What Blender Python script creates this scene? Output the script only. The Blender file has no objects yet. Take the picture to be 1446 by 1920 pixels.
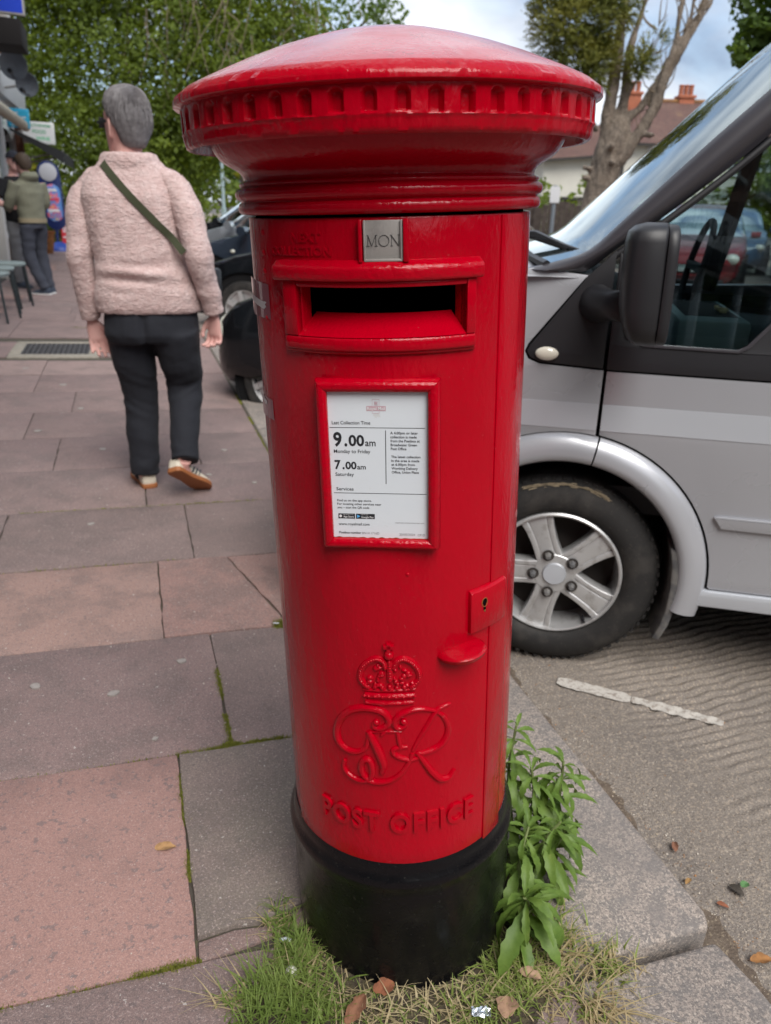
import bpy, bmesh, math, random
import numpy as np
from mathutils import Vector, Matrix, noise

R_ = math.radians
random.seed(11)
S = bpy.context.scene
COL = S.collection

# ------------------------------------------------------------------ camera
PITCH, ROLL, FPX, CAMZ = R_(21.8), R_(1.4), 1441.0, 1.25
cam_d = bpy.data.cameras.new('camera'); cam = bpy.data.objects.new('camera', cam_d); COL.objects.link(cam)
_fw = Vector((0, math.cos(PITCH), -math.sin(PITCH))); _r0 = Vector((1, 0, 0)); _u0 = _r0.cross(_fw)
_rt = _r0*math.cos(ROLL) + _u0*math.sin(ROLL); _up = -_r0*math.sin(ROLL) + _u0*math.cos(ROLL)
cam.matrix_world = Matrix(((_rt.x, _up.x, -_fw.x, 0), (_rt.y, _up.y, -_fw.y, 0), (_rt.z, _up.z, -_fw.z, CAMZ), (0, 0, 0, 1)))
cam_d.sensor_fit = 'VERTICAL'; cam_d.sensor_height = 24.0; cam_d.lens = 24.0*FPX/1920.0
cam_d.clip_start = 0.02; cam_d.clip_end = 2000
cam_d.dof.use_dof = True; cam_d.dof.focus_distance = 1.02; cam_d.dof.aperture_fstop = 4.4
S.camera = cam

# ------------------------------------------------------------------ sky and sun
SUN_EL, SUN_AZ = R_(52), R_(158)      # azimuth clockwise from +Y
w = bpy.data.worlds.new('World'); S.world = w; w.use_nodes = True
nt = w.node_tree; nt.nodes.clear()
def N(t, typ, **kw):
    n = t.nodes.new(typ)
    for k, v in kw.items():
        if k in n.inputs: n.inputs[k].default_value = v
        else: setattr(n, k, v)
    return n
out = N(nt, 'ShaderNodeOutputWorld'); bg = N(nt, 'ShaderNodeBackground'); bg.inputs['Strength'].default_value = 0.1
sky = N(nt, 'ShaderNodeTexSky'); sky.sky_type = 'NISHITA'; sky.sun_disc = False
sky.sun_elevation = SUN_EL; sky.sun_rotation = SUN_AZ; sky.air_density = 1.0; sky.dust_density = 2.0
tc = N(nt, 'ShaderNodeTexCoord'); mp = N(nt, 'ShaderNodeMapping'); mp.inputs['Scale'].default_value = (1.0, 1.0, 2.2); mp.inputs['Location'].default_value = (0.35, 0.1, 0.0)
n1 = N(nt, 'ShaderNodeTexNoise'); n1.inputs['Scale'].default_value = 2.6; n1.inputs['Detail'].default_value = 7; n1.inputs['Roughness'].default_value = .56; n1.inputs['Distortion'].default_value = .3
n2 = N(nt, 'ShaderNodeTexNoise'); n2.inputs['Scale'].default_value = 2.4; n2.inputs['Detail'].default_value = 5
cr = N(nt, 'ShaderNodeValToRGB'); cr.color_ramp.elements[0].position = .28; cr.color_ramp.elements[1].position = .50
cc = N(nt, 'ShaderNodeValToRGB'); cc.color_ramp.elements[0].color = (1.35, 1.72, 2.35, 1); cc.color_ramp.elements[1].color = (4.9, 5.1, 5.4, 1)
cc.color_ramp.elements[0].position = .40; cc.color_ramp.elements[1].position = .60
mx = N(nt, 'ShaderNodeMixRGB')
L = nt.links.new
L(tc.outputs['Generated'], mp.inputs['Vector']); L(mp.outputs['Vector'], n1.inputs['Vector']); L(mp.outputs['Vector'], n2.inputs['Vector'])
L(n1.outputs['Fac'], cr.inputs['Fac']); L(n2.outputs['Fac'], cc.inputs['Fac'])
L(cr.outputs['Color'], mx.inputs['Fac']); L(sky.outputs['Color'], mx.inputs['Color1']); L(cc.outputs['Color'], mx.inputs['Color2'])
L(mx.outputs['Color'], bg.inputs['Color']); L(bg.outputs['Background'], out.inputs['Surface'])
sd = bpy.data.lights.new('sun', 'SUN'); sun = bpy.data.objects.new('sun', sd); COL.objects.link(sun)
sd.energy = 1.5; sd.angle = R_(40); sd.color = (1.0, .96, .9)
sdir = Vector((math.sin(SUN_AZ)*math.cos(SUN_EL), math.cos(SUN_AZ)*math.cos(SUN_EL), math.sin(SUN_EL)))
sun.rotation_euler = sdir.to_track_quat('Z', 'Y').to_euler(); sun.location = sdir*40
vs = S.view_settings; vs.view_transform = 'Standard'; vs.look = 'None'; vs.exposure = 1.38; vs.gamma = 1.0; vs.use_curve_mapping = False
S.render.engine = 'CYCLES'
S.cycles.max_bounces = 8; S.cycles.diffuse_bounces = 3; S.cycles.glossy_bounces = 4; S.cycles.transmission_bounces = 6; S.cycles.transparent_max_bounces = 12
S.cycles.use_denoising = True; S.cycles.caustics_reflective = False; S.cycles.caustics_refractive = False
S.cycles.sample_clamp_indirect = 6

# ------------------------------------------------------------------ helpers
def add_obj(name, data, parent=None, mat=None):
    o = bpy.data.objects.new(name, data); COL.objects.link(o)
    if parent is not None: o.parent = parent
    if mat is not None and data is not None:
        for m in (mat if isinstance(mat, (list, tuple)) else [mat]): data.materials.append(m)
    return o
def tag(o, label=None, cat=None, group=None, kind=None):
    if label: o['label'] = label
    if cat: o['category'] = cat
    if group: o['group'] = group
    if kind: o['kind'] = kind
    return o
def empty(name, loc=(0, 0, 0), rz=0.0):
    o = bpy.data.objects.new(name, None); COL.objects.link(o); o.location = loc; o.rotation_euler = (0, 0, rz); o.empty_display_size = .1
    return o
def copy_tree(o, parent=None):
    c = o.copy(); COL.objects.link(c); c.parent = parent
    for ch in [x for x in o.children]: copy_tree(ch, c)
    return c

class B:
    """collects shapes, then links them as ONE mesh object"""
    def __init__(s): s.V = []; s.F = []; s.I = []
    def add(s, V, F, mi=0):
        k = len(s.V); s.V += [tuple(v) for v in V]; s.F += [tuple(i+k for i in f) for f in F]; s.I += [mi]*len(F); return s
    def box(s, c, d, M=None, mi=0):
        x, y, z = d[0]/2, d[1]/2, d[2]/2
        V = [Vector((a*x, b*y, e*z)) for a in (-1, 1) for b in (-1, 1) for e in (-1, 1)]
        if M is not None: V = [M @ v for v in V]
        c = Vector(c); V = [v+c for v in V]
        return s.add(V, [(0, 1, 3, 2), (4, 6, 7, 5), (0, 4, 5, 1), (2, 3, 7, 6), (0, 2, 6, 4), (1, 5, 7, 3)], mi)
    def bar(s, p, q, a, b, up=(0, 0, 1), mi=0):
        p, q = Vector(p), Vector(q); d = q-p; L_ = d.length; z = d.normalized(); x = Vector(up).cross(z)
        if x.length < 1e-4: x = Vector((1, 0, 0)).cross(z)
        x.normalize(); y = z.cross(x); M = Matrix((x, y, z)).transposed()
        return s.box((p+q)/2, (a, b, L_), M, mi)
    def tube(s, pts, r, n=8, closed=False, sq=(1, 1), cap=True, mi=0, up=None):
        P = [Vector(p) for p in pts]; m = len(P); rr = r if isinstance(r, (list, tuple)) else [r]*m
        T = []
        for i in range(m):
            a = P[(i-1) % m] if (closed or i > 0) else P[i]; b = P[(i+1) % m] if (closed or i < m-1) else P[i]
            T.append((b-a).normalized())
        u = Vector(up) if up is not None else (Vector((0, 0, 1)) if abs(T[0].z) < .9 else Vector((1, 0, 0)))
        X = (u - T[0]*u.dot(T[0])).normalized(); V = []
        for i in range(m):
            X = X - T[i]*X.dot(T[i]); X.normalize(); Y = T[i].cross(X)
            for k in range(n):
                a = 2*math.pi*k/n; V.append(P[i] + (X*math.cos(a)*sq[0] + Y*math.sin(a)*sq[1])*rr[i])
        F = []
        for i in range(m if closed else m-1):
            j = (i+1) % m
            for k in range(n): F.append((i*n+k, i*n+(k+1) % n, j*n+(k+1) % n, j*n+k))
        if cap and not closed: F.append(tuple(range(n-1, -1, -1))); F.append(tuple((m-1)*n+k for k in range(n)))
        return s.add(V, F, mi)
    def lathe(s, prof, n=48, a0=0.0, a1=None, mi=0, c=(0, 0, 0), M=None):
        full = a1 is None; V = []; F = []; m = len(prof); na = n if full else n+1
        for k in range(na):
            a = a0 + (2*math.pi*k/n if full else (a1-a0)*k/n)
            for r, z in prof: V.append(Vector((r*math.sin(a), -r*math.cos(a), z)))
        for k in range(n):
            k2 = (k+1) % na
            for i in range(m-1): F.append((k*m+i, k2*m+i, k2*m+i+1, k*m+i+1))
        if M is not None: V = [M @ v for v in V]
        c = Vector(c); return s.add([v+c for v in V], F, mi)
    def loft(s, rings, cap=True, closed=True, mi=0):
        n = len(rings[0]); V = [p for r in rings for p in r]; F = []
        for i in range(len(rings)-1):
            for k in range(n if closed else n-1): F.append((i*n+k, i*n+(k+1) % n, (i+1)*n+(k+1) % n, (i+1)*n+k))
        if cap: F.append(tuple(range(n-1, -1, -1))); F.append(tuple((len(rings)-1)*n+k for k in range(n)))
        return s.add(V, F, mi)
    def ball(s, c, r, n=12, m=8, M=None, mi=0):
        r = r if isinstance(r, (list, tuple)) else (r, r, r); V = []; F = []
        for i in range(m+1):
            t = math.pi*i/m
            for k in range(n):
                a = 2*math.pi*k/n; V.append(Vector((r[0]*math.sin(t)*math.cos(a), r[1]*math.sin(t)*math.sin(a), r[2]*math.cos(t))))
        for i in range(m):
            for k in range(n): F.append((i*n+k, (i+1)*n+k, (i+1)*n+(k+1) % n, i*n+(k+1) % n))
        if M is not None: V = [M @ v for v in V]
        c = Vector(c); return s.add([v+c for v in V], F, mi)
    def prism(s, poly, z0, z1, mi=0):
        n = len(poly); V = [(x, y, z0) for x, y in poly] + [(x, y, z1) for x, y in poly]
        F = [tuple(range(n-1, -1, -1)), tuple(range(n, 2*n))] + [(i, (i+1) % n, n+(i+1) % n, n+i) for i in range(n)]
        return s.add(V, F, mi)
    def mesh(s, name, bevel=0, seg=2, sharp=35, smooth=True, weld=0, ang=30):
        me = bpy.data.meshes.new(name); me.from_pydata(s.V, [], s.F)
        if any(s.I): me.polygons.foreach_set('material_index', s.I)
        if bevel or weld:
            bm = bmesh.new(); bm.from_mesh(me)
            if weld: bmesh.ops.remove_doubles(bm, verts=bm.verts, dist=weld)
            if bevel:
                bm.normal_update()
                E_ = [e for e in bm.edges if len(e.link_faces) == 2 and e.calc_face_angle(0) > R_(ang)]
                bmesh.ops.bevel(bm, geom=E_, offset=bevel, segments=seg, affect='EDGES', profile=.5, clamp_overlap=True)
            bm.to_mesh(me); bm.free()
        me.validate()
        if smooth:
            me.shade_smooth(); me.set_sharp_from_angle(angle=R_(sharp))
        return me
    def obj(s, name, mat, parent=None, fix=True, **kw):
        me = s.mesh(name, **kw)
        if fix:
            bm = bmesh.new(); bm.from_mesh(me); bmesh.ops.recalc_face_normals(bm, faces=bm.faces); bm.to_mesh(me); bm.free()
        return add_obj(name, me, parent, mat)

# ------------------------------------------------------------------ materials
def pmat(name, col, rough=.5, metal=0, coat=0, spec=.5, var=(), bump=(), trans=0, ior=1.45, alpha=1, sheen=0, objcol=False, coords='Object', emit=None, coatr=.05, rvar=None):
    """var: (scale, lo, hi, colour, amount[, detail]) blotches mixed in turn; bump: (scale, strength, distance[, stretch])"""
    m = bpy.data.materials.new(name); m.use_nodes = True; t = m.node_tree; b = t.nodes['Principled BSDF']
    I = b.inputs; I['Base Color'].default_value = (*col, 1); I['Roughness'].default_value = rough; I['Metallic'].default_value = metal
    I['Specular IOR Level'].default_value = spec; I['IOR'].default_value = ior; I['Alpha'].default_value = alpha
    I['Coat Weight'].default_value = coat; I['Coat Roughness'].default_value = coatr; I['Transmission Weight'].default_value = trans
    I['Sheen Weight'].default_value = sheen
    if emit: I['Emission Color'].default_value = (*emit[0], 1); I['Emission Strength'].default_value = emit[1]
    tcn = t.nodes.new('ShaderNodeTexCoord'); V = tcn.outputs[coords]; l = t.links.new; cur = None
    if objcol:
        oi = t.nodes.new('ShaderNodeObjectInfo'); cur = oi.outputs['Color']
        ad = t.nodes.new('ShaderNodeVectorMath'); ad.operation = 'ADD'; sc = t.nodes.new('ShaderNodeMath'); sc.operation = 'MULTIPLY'; sc.inputs[1].default_value = 37.0
        l(oi.outputs['Random'], sc.inputs[0]); l(V, ad.inputs[0]); l(sc.outputs[0], ad.inputs[1]); V = ad.outputs[0]
    for vv in var:
        sc_, lo, hi, c2, am = vv[:5]; nz = t.nodes.new('ShaderNodeTexNoise'); nz.inputs['Scale'].default_value = sc_; nz.inputs['Detail'].default_value = vv[5] if len(vv) > 5 else 5; nz.inputs['Roughness'].default_value = .6
        l(V, nz.inputs['Vector']); mr = t.nodes.new('ShaderNodeMapRange'); mr.inputs[1].default_value = lo; mr.inputs[2].default_value = hi; mr.inputs[4].default_value = am; mr.interpolation_type = 'SMOOTHSTEP'
        l(nz.outputs['Fac'], mr.inputs[0]); mixn = t.nodes.new('ShaderNodeMixRGB'); l(mr.outputs[0], mixn.inputs['Fac'])
        if cur is None: mixn.inputs['Color1'].default_value = (*col, 1)
        else: l(cur, mixn.inputs['Color1'])
        mixn.inputs['Color2'].default_value = (*c2, 1); cur = mixn.outputs['Color']
    if cur is not None: l(cur, I['Base Color'])
    if rvar:
        nz = t.nodes.new('ShaderNodeTexNoise'); nz.inputs['Scale'].default_value = rvar[0]; nz.inputs['Detail'].default_value = 4; l(V, nz.inputs['Vector'])
        mr = t.nodes.new('ShaderNodeMapRange'); mr.inputs[1].default_value = .35; mr.inputs[2].default_value = .65; mr.inputs[3].default_value = rvar[1]; mr.inputs[4].default_value = rvar[2]; l(nz.outputs['Fac'], mr.inputs[0]); l(mr.outputs[0], I['Roughness'])
    nrm = None
    for bb in bump:
        nz = t.nodes.new('ShaderNodeTexNoise'); nz.inputs['Scale'].default_value = bb[0]; nz.inputs['Detail'].default_value = 4; vv = V
        if len(bb) > 3:
            mpn = t.nodes.new('ShaderNodeMapping'); mpn.inputs['Scale'].default_value = bb[3]; l(V, mpn.inputs['Vector']); vv = mpn.outputs['Vector']
        l(vv, nz.inputs['Vector']); bn = t.nodes.new('ShaderNodeBump'); bn.inputs['Strength'].default_value = bb[1]; bn.inputs['Distance'].default_value = bb[2]
        l(nz.outputs['Fac'], bn.inputs['Height'])
        if nrm is not None: l(nrm, bn.inputs['Normal'])
        nrm = bn.outputs['Normal']
    if nrm is not None:
        l(nrm, I['Normal'])
        if coat: l(nrm, I['Coat Normal'])
    return m

def text_data(body, bold=0.0, extrude=0.0, bevel=0.0, res=3, shear=0.0, gap=1.0):
    c = bpy.data.curves.new('lettering', 'FONT'); c.body = body; c.offset = bold; c.extrude = extrude; c.bevel_depth = bevel; c.bevel_resolution = 1; c.resolution_u = res; c.shear = shear; c.space_character = gap
    o = bpy.data.objects.new('lettering', c); COL.objects.link(o)
    dg = bpy.context.evaluated_depsgraph_get(); me = bpy.data.meshes.new_from_object(o.evaluated_get(dg))
    V = [v.co.copy() for v in me.vertices]; F = [tuple(p.vertices) for p in me.polygons]
    bpy.data.objects.remove(o); bpy.data.curves.remove(c); bpy.data.meshes.remove(me)
    return V, F
def fit_text(body, x0, y0, cap, width=None, centre=False, **kw):
    """flat lettering on a baseline at y0 from x0, capitals of the given height, squeezed to width when one is given"""
    V, F = text_data(body, **kw); xs = [v.x for v in V]; a = min(xs); W_ = max(xs)-a
    sy = cap/.70; sx = width/W_ if width else sy
    if centre: x0 -= W_*sx/2
    return [Vector((x0+(v.x-a)*sx, y0+v.y*sy, v.z)) for v in V], F
# ================================================================== the setting
TH = R_(18); SLOPE = -.031
EU = Vector((math.cos(TH), math.sin(TH), SLOPE)).normalized(); EV = Vector((-math.sin(TH), math.cos(TH), 0)); EN = EU.cross(EV)
PM = Matrix(((EU.x, EV.x, EN.x, 0), (EU.y, EV.y, EN.y, 1.2), (EU.z, EV.z, EN.z, 0), (0, 0, 0, 1)))
ROADZ = -.09
def PV(u, v, z=0.0): return PM @ Vector((u, v, z))
def RV(u, v, z=0.0):
    p = PM @ Vector((u, v, 0)); return Vector((p.x, p.y, ROADZ+z))

slab_m = pmat('paving', (.2, .16, .16), rough=.85, objcol=True, spec=.3,
    var=((7, .42, .66, (.18, .142, .132), .5, 4), (3.2, .45, .7, (.42, .30, .275), .35, 3), (130, .56, .64, (.13, .115, .12), .5, 3), (230, .56, .66, (.52, .41, .385), .6, 2), (430, .35, .62, (.10, .085, .085), .5, 2), (90, .70, .73, (.62, .58, .55), .7, 2)),
    bump=((320, .6, .0025), (70, .35, .003)))
spot_m = pmat('paving_spotted', (.2, .16, .16), rough=.85, objcol=True, spec=.3,
    var=((6, .45, .7, (.2, .14, .13), .4, 4), (62, .60, .655, (.16, .145, .15), .6, 3), (120, .60, .66, (.17, .15, .155), .5, 3), (260, .60, .69, (.60, .46, .43), .55, 2), (430, .35, .62, (.17, .11, .105), .45, 2)),
    bump=((320, .5, .0025), (62, .3, .003)))
joint_m = pmat('joint_earth', (.085, .073, .06), rough=1, var=((60, .5, .65, (.10, .10, .04), .5),), bump=((150, .8, .006),))
kerb_m = pmat('kerb_concrete', (.35, .30, .265), rough=.9, spec=.25, var=((120, .46, .56, (.16, .147, .14), .7, 8), (30, .47, .60, (.19, .175, .167), .75, 6), (330, .52, .60, (.09, .085, .085), .6, 2), (200, .55, .66, (.54, .47, .41), .7, 2), (12, .5, .66, (.20, .185, .178), .5, 4), (3, .45, .7, (.16, .145, .14), .45, 3)), bump=((240, .45, .003), (34, .3, .004)))
road_m = pmat('road_concrete', (.215, .187, .163), rough=.95, spec=.2, var=((2.4, .45, .68, (.165, .145, .132), .7, 4), (150, .52, .64, (.37, .31, .25), .75, 2), (260, .60, .68, (.07, .06, .056), .75, 2), (420, .68, .72, (.62, .58, .52), .8, 1)), bump=((210, .8, .005), (60, .4, .006)), coords='Object')
ground_m = pmat('far_asphalt', (.105, .098, .094), rough=.95, spec=.2, var=((.6, .4, .65, (.14, .13, .125), .6),), bump=((120, .5, .004),))
moss_m = pmat('moss', (.17, .19, .025), rough=1, var=((90, .4, .6, (.30, .30, .05), .7),), bump=((400, .8, .003),))

# ground sheet reaching the horizon
g = B().add([(-900, -900, -.125), (900, -900, -.125), (900, 900, -.125), (-900, 900, -.125)], [(0, 1, 2, 3)]).obj('ground', ground_m, fix=False); tag(g, kind='structure')

# road: brushed concrete, ridges across it near the kerb are real relief
def ridge(u, v):
    p = Vector((u*2.2, v*2.2, 0)); a = noise.noise(p*1.7)
    wear = min(1, max(0, .72 + 1.0*noise.noise(Vector((u*1.3+5, v*1.6, 2))) + .8*noise.noise(Vector((u*7, v*11, 7)))))
    edge = min(1, max(0, (u-.86-.10*noise.noise(Vector((v*4, 0, 3))))/.12))
    k = math.sin((v + .030*a + .010*noise.noise(Vector((u*14, v*5, 1))))*2*math.pi/.033)
    sunk = -.010*min(1, max(0, (.82-u)/.22))
    return .0052*k*wear*edge + .0025*noise.noise(Vector((u*40, v*40, 4))) + .004*a + sunk
NU, NVV = 230, 620
us = [.55+(i/NU)**1.25*2.3 for i in range(NU+1)]; vs_ = [-1.3+j/NVV*4.2 for j in range(NVV+1)]
V = []; F = []
for v in vs_:
    for u in us:
        p = RV(u, v, ridge(u, v)); V.append(p)
for j in range(NVV):
    for i in range(NU):
        a = j*(NU+1)+i; F.append((a, a+1, a+NU+2, a+NU+1))
near = B().add(V, F).obj('road', road_m, fix=False, sharp=80); tag(near, kind='structure')
# the road goes on around that patch
def strip(b, u0, u1, v0, v1, z=0.0): b.add([RV(u0, v0, z), RV(u1, v0, z), RV(u1, v1, z), RV(u0, v1, z)], [(0, 1, 2, 3)])
b = B(); strip(b, .55, 60, 2.898, 90, -.004); strip(b, 2.848, 60, -20, 2.898, -.004); strip(b, .55, 2.848, -20, -1.299, -.004)
far = b.obj('road_beyond', road_m, fix=False); tag(far, kind='structure')
# worn bay line painted on the road
bay_m = pmat('worn_paint', (.50, .47, .43), rough=.9, var=((60, .5, .62, (.24, .2, .17), .8), (220, .55, .65, (.25, .22, .19), .7)), bump=((200, .6, .003),))
b = B(); p0, p1 = Vector((.755, .586)), Vector((1.105, .27)); d = (p1-p0); nrm2 = Vector((-d.y, d.x)).normalized()
segs = [(0.0, .46, 1.05), (.465, .58, .7), (.57, .82, .95), (.80, 1.0, .75)]
for s0, s1, wd in segs:
    K = 22; V = []
    for k in range(K+1):
        t = s0+(s1-s0)*k/K; tap = min(1, (k+3)/5, (K-k+3)/5); c_ = p0+d*t
        for side in (-1, -.33, .33, 1):
            q = c_+nrm2*side*.0235*wd*tap*(1+.14*noise.noise(Vector((t*18, side*2, s0*9)))+.16*noise.noise(Vector((t*70, side*2, 4)))); V.append(RV(q.x, q.y, ridge(q.x, q.y)*.3+.0052))
    b.add(V, [(k*4+j, k*4+j+1, k*4+j+5, k*4+j+4) for k in range(K) for j in range(3)])
tag(b.obj('road_marking', bay_m, fix=False, sharp=80), kind='structure')

# pavement bed, slabs and kerb stones
b = B(); b.add([(-8.2, -4, -.010), (.27, -4, -.010), (.27, 40, -.010), (-8.2, 40, -.010), (-8.2, -4, -.1), (.27, -4, -.1), (.27, 40, -.1), (-8.2, 40, -.1)], [(0, 1, 2, 3), (1, 5, 6, 2), (0, 4, 5, 1)])
pave = b.obj('pavement', joint_m, fix=False, smooth=False); pave.matrix_world = PM; tag(pave, kind='structure')
MAUVE = [(0.329, 0.222, 0.207), (0.305, 0.212, 0.201), (0.343, 0.232, 0.216), (0.300, 0.214, 0.201), (0.356, 0.244, 0.226)]
PINK = (0.464, 0.293, 0.246); PINK2 = (0.425, 0.254, 0.220); WARM = (0.242, 0.206, 0.173)
def slab(poly, col, mat=slab_m, dz=None):
    cx = sum(p[0] for p in poly)/len(poly); cy = sum(p[1] for p in poly)/len(poly)
    dz = random.uniform(-.0025, .0025) if dz is None else dz
    P = []
    n = len(poly)
    for i in range(n):                         # edges are a little ragged
        a, c = Vector(poly[i]), Vector(poly[(i+1) % n]); k = max(1, int((c-a).length/.05)) if cy < 3.4 else 1
        for j in range(k):
            q = a.lerp(c, j/k); e = .0028 if j else .001
            P.append((q.x-cx+random.uniform(-e, e), q.y-cy+random.uniform(-e, e)))
    o = B().prism(P, -.045, 0).obj('paving_slab', mat, pave, bevel=.0026 if cy < 5 else 0, seg=2, ang=50, fix=False)
    o.location = (cx, cy, dz); o.rotation_euler = (random.uniform(-.003, .003), random.uniform(-.003, .003), 0); o.color = (*col, 1)
    return o
G_ = .0022
def rect(u0, u1, v0, v1): return [(u0+G_, v0+G_), (u1-G_, v0+G_), (u1-G_, v1-G_), (u0+G_, v1-G_)]
UE = .247
rows = [-1.83, -1.265, -.70, -.14, .43, .985, 1.545, 2.12, 2.68, 3.25, 3.83, 4.39]
while rows[-1] < 24: rows.append(rows[-1]+.565)
first = {0: -.30, 1: -.42, 2: -.02, 3: -.37, 4: -.242, 5: -.377, 6: -.244, 7: -.40, 8: -.12, 9: -.31}
rnd = random.Random(5)
for i in range(len(rows)-1):
    v0, v1 = rows[i], rows[i+1]; c0 = first.get(i, rnd.choice([-.37, -.24, -.1, -.3]))
    cuts = [UE, c0]
    if c0 > .1: cuts = [UE]
    while cuts[-1] > -2.3: cuts.append(cuts[-1]-.70)
    for k in range(len(cuts)-1):
        u1, u0 = cuts[k], cuts[k+1]; col = rnd.choice(MAUVE); m = slab_m
        if i == 5: col = PINK if k == 1 else PINK2
        if i == 3 and k == 1: col = PINK2; m = spot_m
        if i == 3 and k == 0: col = WARM
        if i == 4: col = (0.310, 0.211, 0.198) if k else (0.264, 0.194, 0.181)
        if i == 2: col = (0.283, 0.200, 0.186)
        if i == 6: col = (0.310, 0.222, 0.204)
        if i > 10 and rnd.random() < .12: col = PINK2
        if i in (12, 13) and k in (1, 2): col = (.46, .32, .29)
        if i >= 6: col = (col[0]*.87, col[1]*.89, col[2]*.90)
        if v0 < 6.4 and v1 > 5.75 and u0 < -.75 and u1 > -1.35 and i > 9: continue      # room for the inspection cover
        if i == 5 and k == 0:
            slab([(u0+G_, v0+G_), (-.004, v0+G_), (-.012, 1.064), (-.13, v1-G_), (u0+G_, v1-G_)], PINK2)
            slab([(.003, v0+G_), (u1-G_, v0+G_), (u1-G_, v1-G_), (-.122, v1-G_), (-.005, 1.064)], PINK2); continue
        if i == 3 and k == 0:                    # broken along the bottom
            cr_ = [(-.367, -.092), (-.30, -.083), (-.25, -.088), (-.21, -.078), (-.17, -.066), (-.10, -.05), (.02, -.06), (.243, -.06)]
            slab([(p[0], p[1]+.004) for p in cr_] + [(u1-G_, v1-G_), (u0+G_, v1-G_)], WARM, dz=.001)
            slab([(u0+G_, v0+G_), (-.28, v0+.014), (-.2, v0+.028), (-.1, v0+.03), (u1-G_, v0+G_)] + [(p[0], p[1]-.004) for p in cr_[::-1]], (.30, .205, .185), dz=-.004); continue
        slab(rect(u0, u1, v0, v1), col, m)
# inspection cover let into the paving, pale cement round it
cem_m = pmat('cement', (.34, .31, .26), rough=.95, var=((30, .4, .6, (.26, .23, .19), .7),), bump=((160, .5, .004),))
cov_m = pmat('cover_steel', (.10, .10, .11), rough=.55, metal=.6, var=((60, .4, .6, (.16, .15, .145), .7),), bump=((90, .6, .004),))
t = empty('inspection_cover'); t.matrix_world = PM @ Matrix.Translation((-1.04, 6.07, 0))
tag(t, 'dark steel inspection cover with pale cement surround let into the paving', 'manhole cover')
b = B(); b.box((0, -.34, -.018), (.70, .14, .04)).box((0, .315, -.018), (.70, .09, .04)).box((-.31, .0, -.018), (.09, .54, .04)).box((.31, .0, -.018), (.09, .54, .04))
b.obj('surround', cem_m, t, bevel=.004)
b = B().box((0, 0, -.022), (.53, .53, .04))
for i in range(13):
    for j in range(13): b.box((-.24+i*.04, -.24+j*.04, 0), (.026, .009, .006), Matrix.Rotation(R_(45 if (i+j) % 2 else -45), 3, 'Z'))
b.obj('plate', cov_m, t)
for u0, u1 in ((-1.74, -1.395), (-.685, UE)): slab(rect(u0, u1, 5.68, 6.43), rnd.choice(MAUVE))

kerb = b = B().add([(.25, -6, -.12), (.60, -6, -.12), (.60, 40, -.12), (.25, 40, -.12)], [(0, 1, 2, 3)]).obj('kerb', joint_m, fix=False); kerb.matrix_world = PM; tag(kerb, kind='structure')
def kstone(poly, c):
    cx = sum(p[0] for p in poly)/len(poly); cy = sum(p[1] for p in poly)/len(poly)
    o = B().prism([(p[0]-cx, p[1]-cy) for p in poly], -.14, 0).obj('kerb_stone', kerb_m, kerb, bevel=.012, seg=3, fix=False); o.location = (cx, cy, random.uniform(-.002, .002)); o.color = (*c, 1)
kstone([(.262, -.318), (.575, -.312), (.588, -.28), (.585, .60), (.26, .60)], (.3, .26, .23))
kstone([(.245, -1.25), (.575, -1.25), (.575, -.44), (.562, -.342), (.245, -.346)], (.3, .26, .23))
v = .608
while v < 24: kstone([(.262, v), (.585, v), (.585, v+.905), (.262, v+.905)], (.3, .26, .23)); v += .913
kstone([(.245, -2.2), (.575, -2.2), (.575, -1.257), (.245, -1.257)], (.3, .26, .23))

# moss in the joints: tiny upright tufts, too small to count
def tuft_strip(b, pts, dens, hgt, wid, rr):
    for (a, c, k) in pts:
        a, c = Vector(a), Vector(c); L_ = (c-a).length
        for _ in range(int(L_*dens*k)):
            q = a.lerp(c, rr.random()); gx = rr.gauss(0, wid); gy = rr.gauss(0, wid)
            h = hgt*rr.uniform(.3, 1)*(.6+.8*max(0, noise.noise(Vector((q.x*30, q.y*30, 0)))+.3)); s_ = rr.uniform(.0012, .003); an = rr.random()*6.28
            p = PV(q.x+gx, q.y+gy, -.008); dx = Vector((math.cos(an), math.sin(an), 0))*s_; lean = Vector((rr.uniform(-1, 1), rr.uniform(-1, 1), 0))*h*.5
            b.add([p-dx, p+dx, p+lean+Vector((0, 0, h+.006))], [(0, 1, 2)])
rr = random.Random(3); b = B()
tuft_strip(b, [((-.375, .43), (-.09, .43), 1.2), ((-.30, .432), (-.12, .432), 4.5), ((-.243, .64), (-.243, .78), 1.8), ((-.244, .44), (-.244, .56), 2.5), ((-.22, .435), (-.26, .437), 9), ((-.371, .20), (-.371, .36), 1.2), ((-.371, .05), (-.371, .12), 3.0),
    ((-.7, -.14), (-.37, -.14), .8), ((-.48, -.14), (-.37, -.137), 5.0), ((-.9, .43), (-.37, .43), .12), ((-.9, 1.545), (-.3, 1.545), .12), ((-.9, 2.12), (.1, 2.12), .4), ((.25, 2.2), (.25, 3.3), .12), ((.25, 3.45), (.25, 3.6), 1.2), ((.25, 3.95), (.25, 4.2), 1.2), ((-1.0, 7.3), (-.6, 7.3), .6)], 2600, .010, .0042, rr)
tag(b.obj('moss', moss_m, fix=False, smooth=False), 'olive green moss growing in the paving joints', 'moss', kind='stuff')

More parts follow.
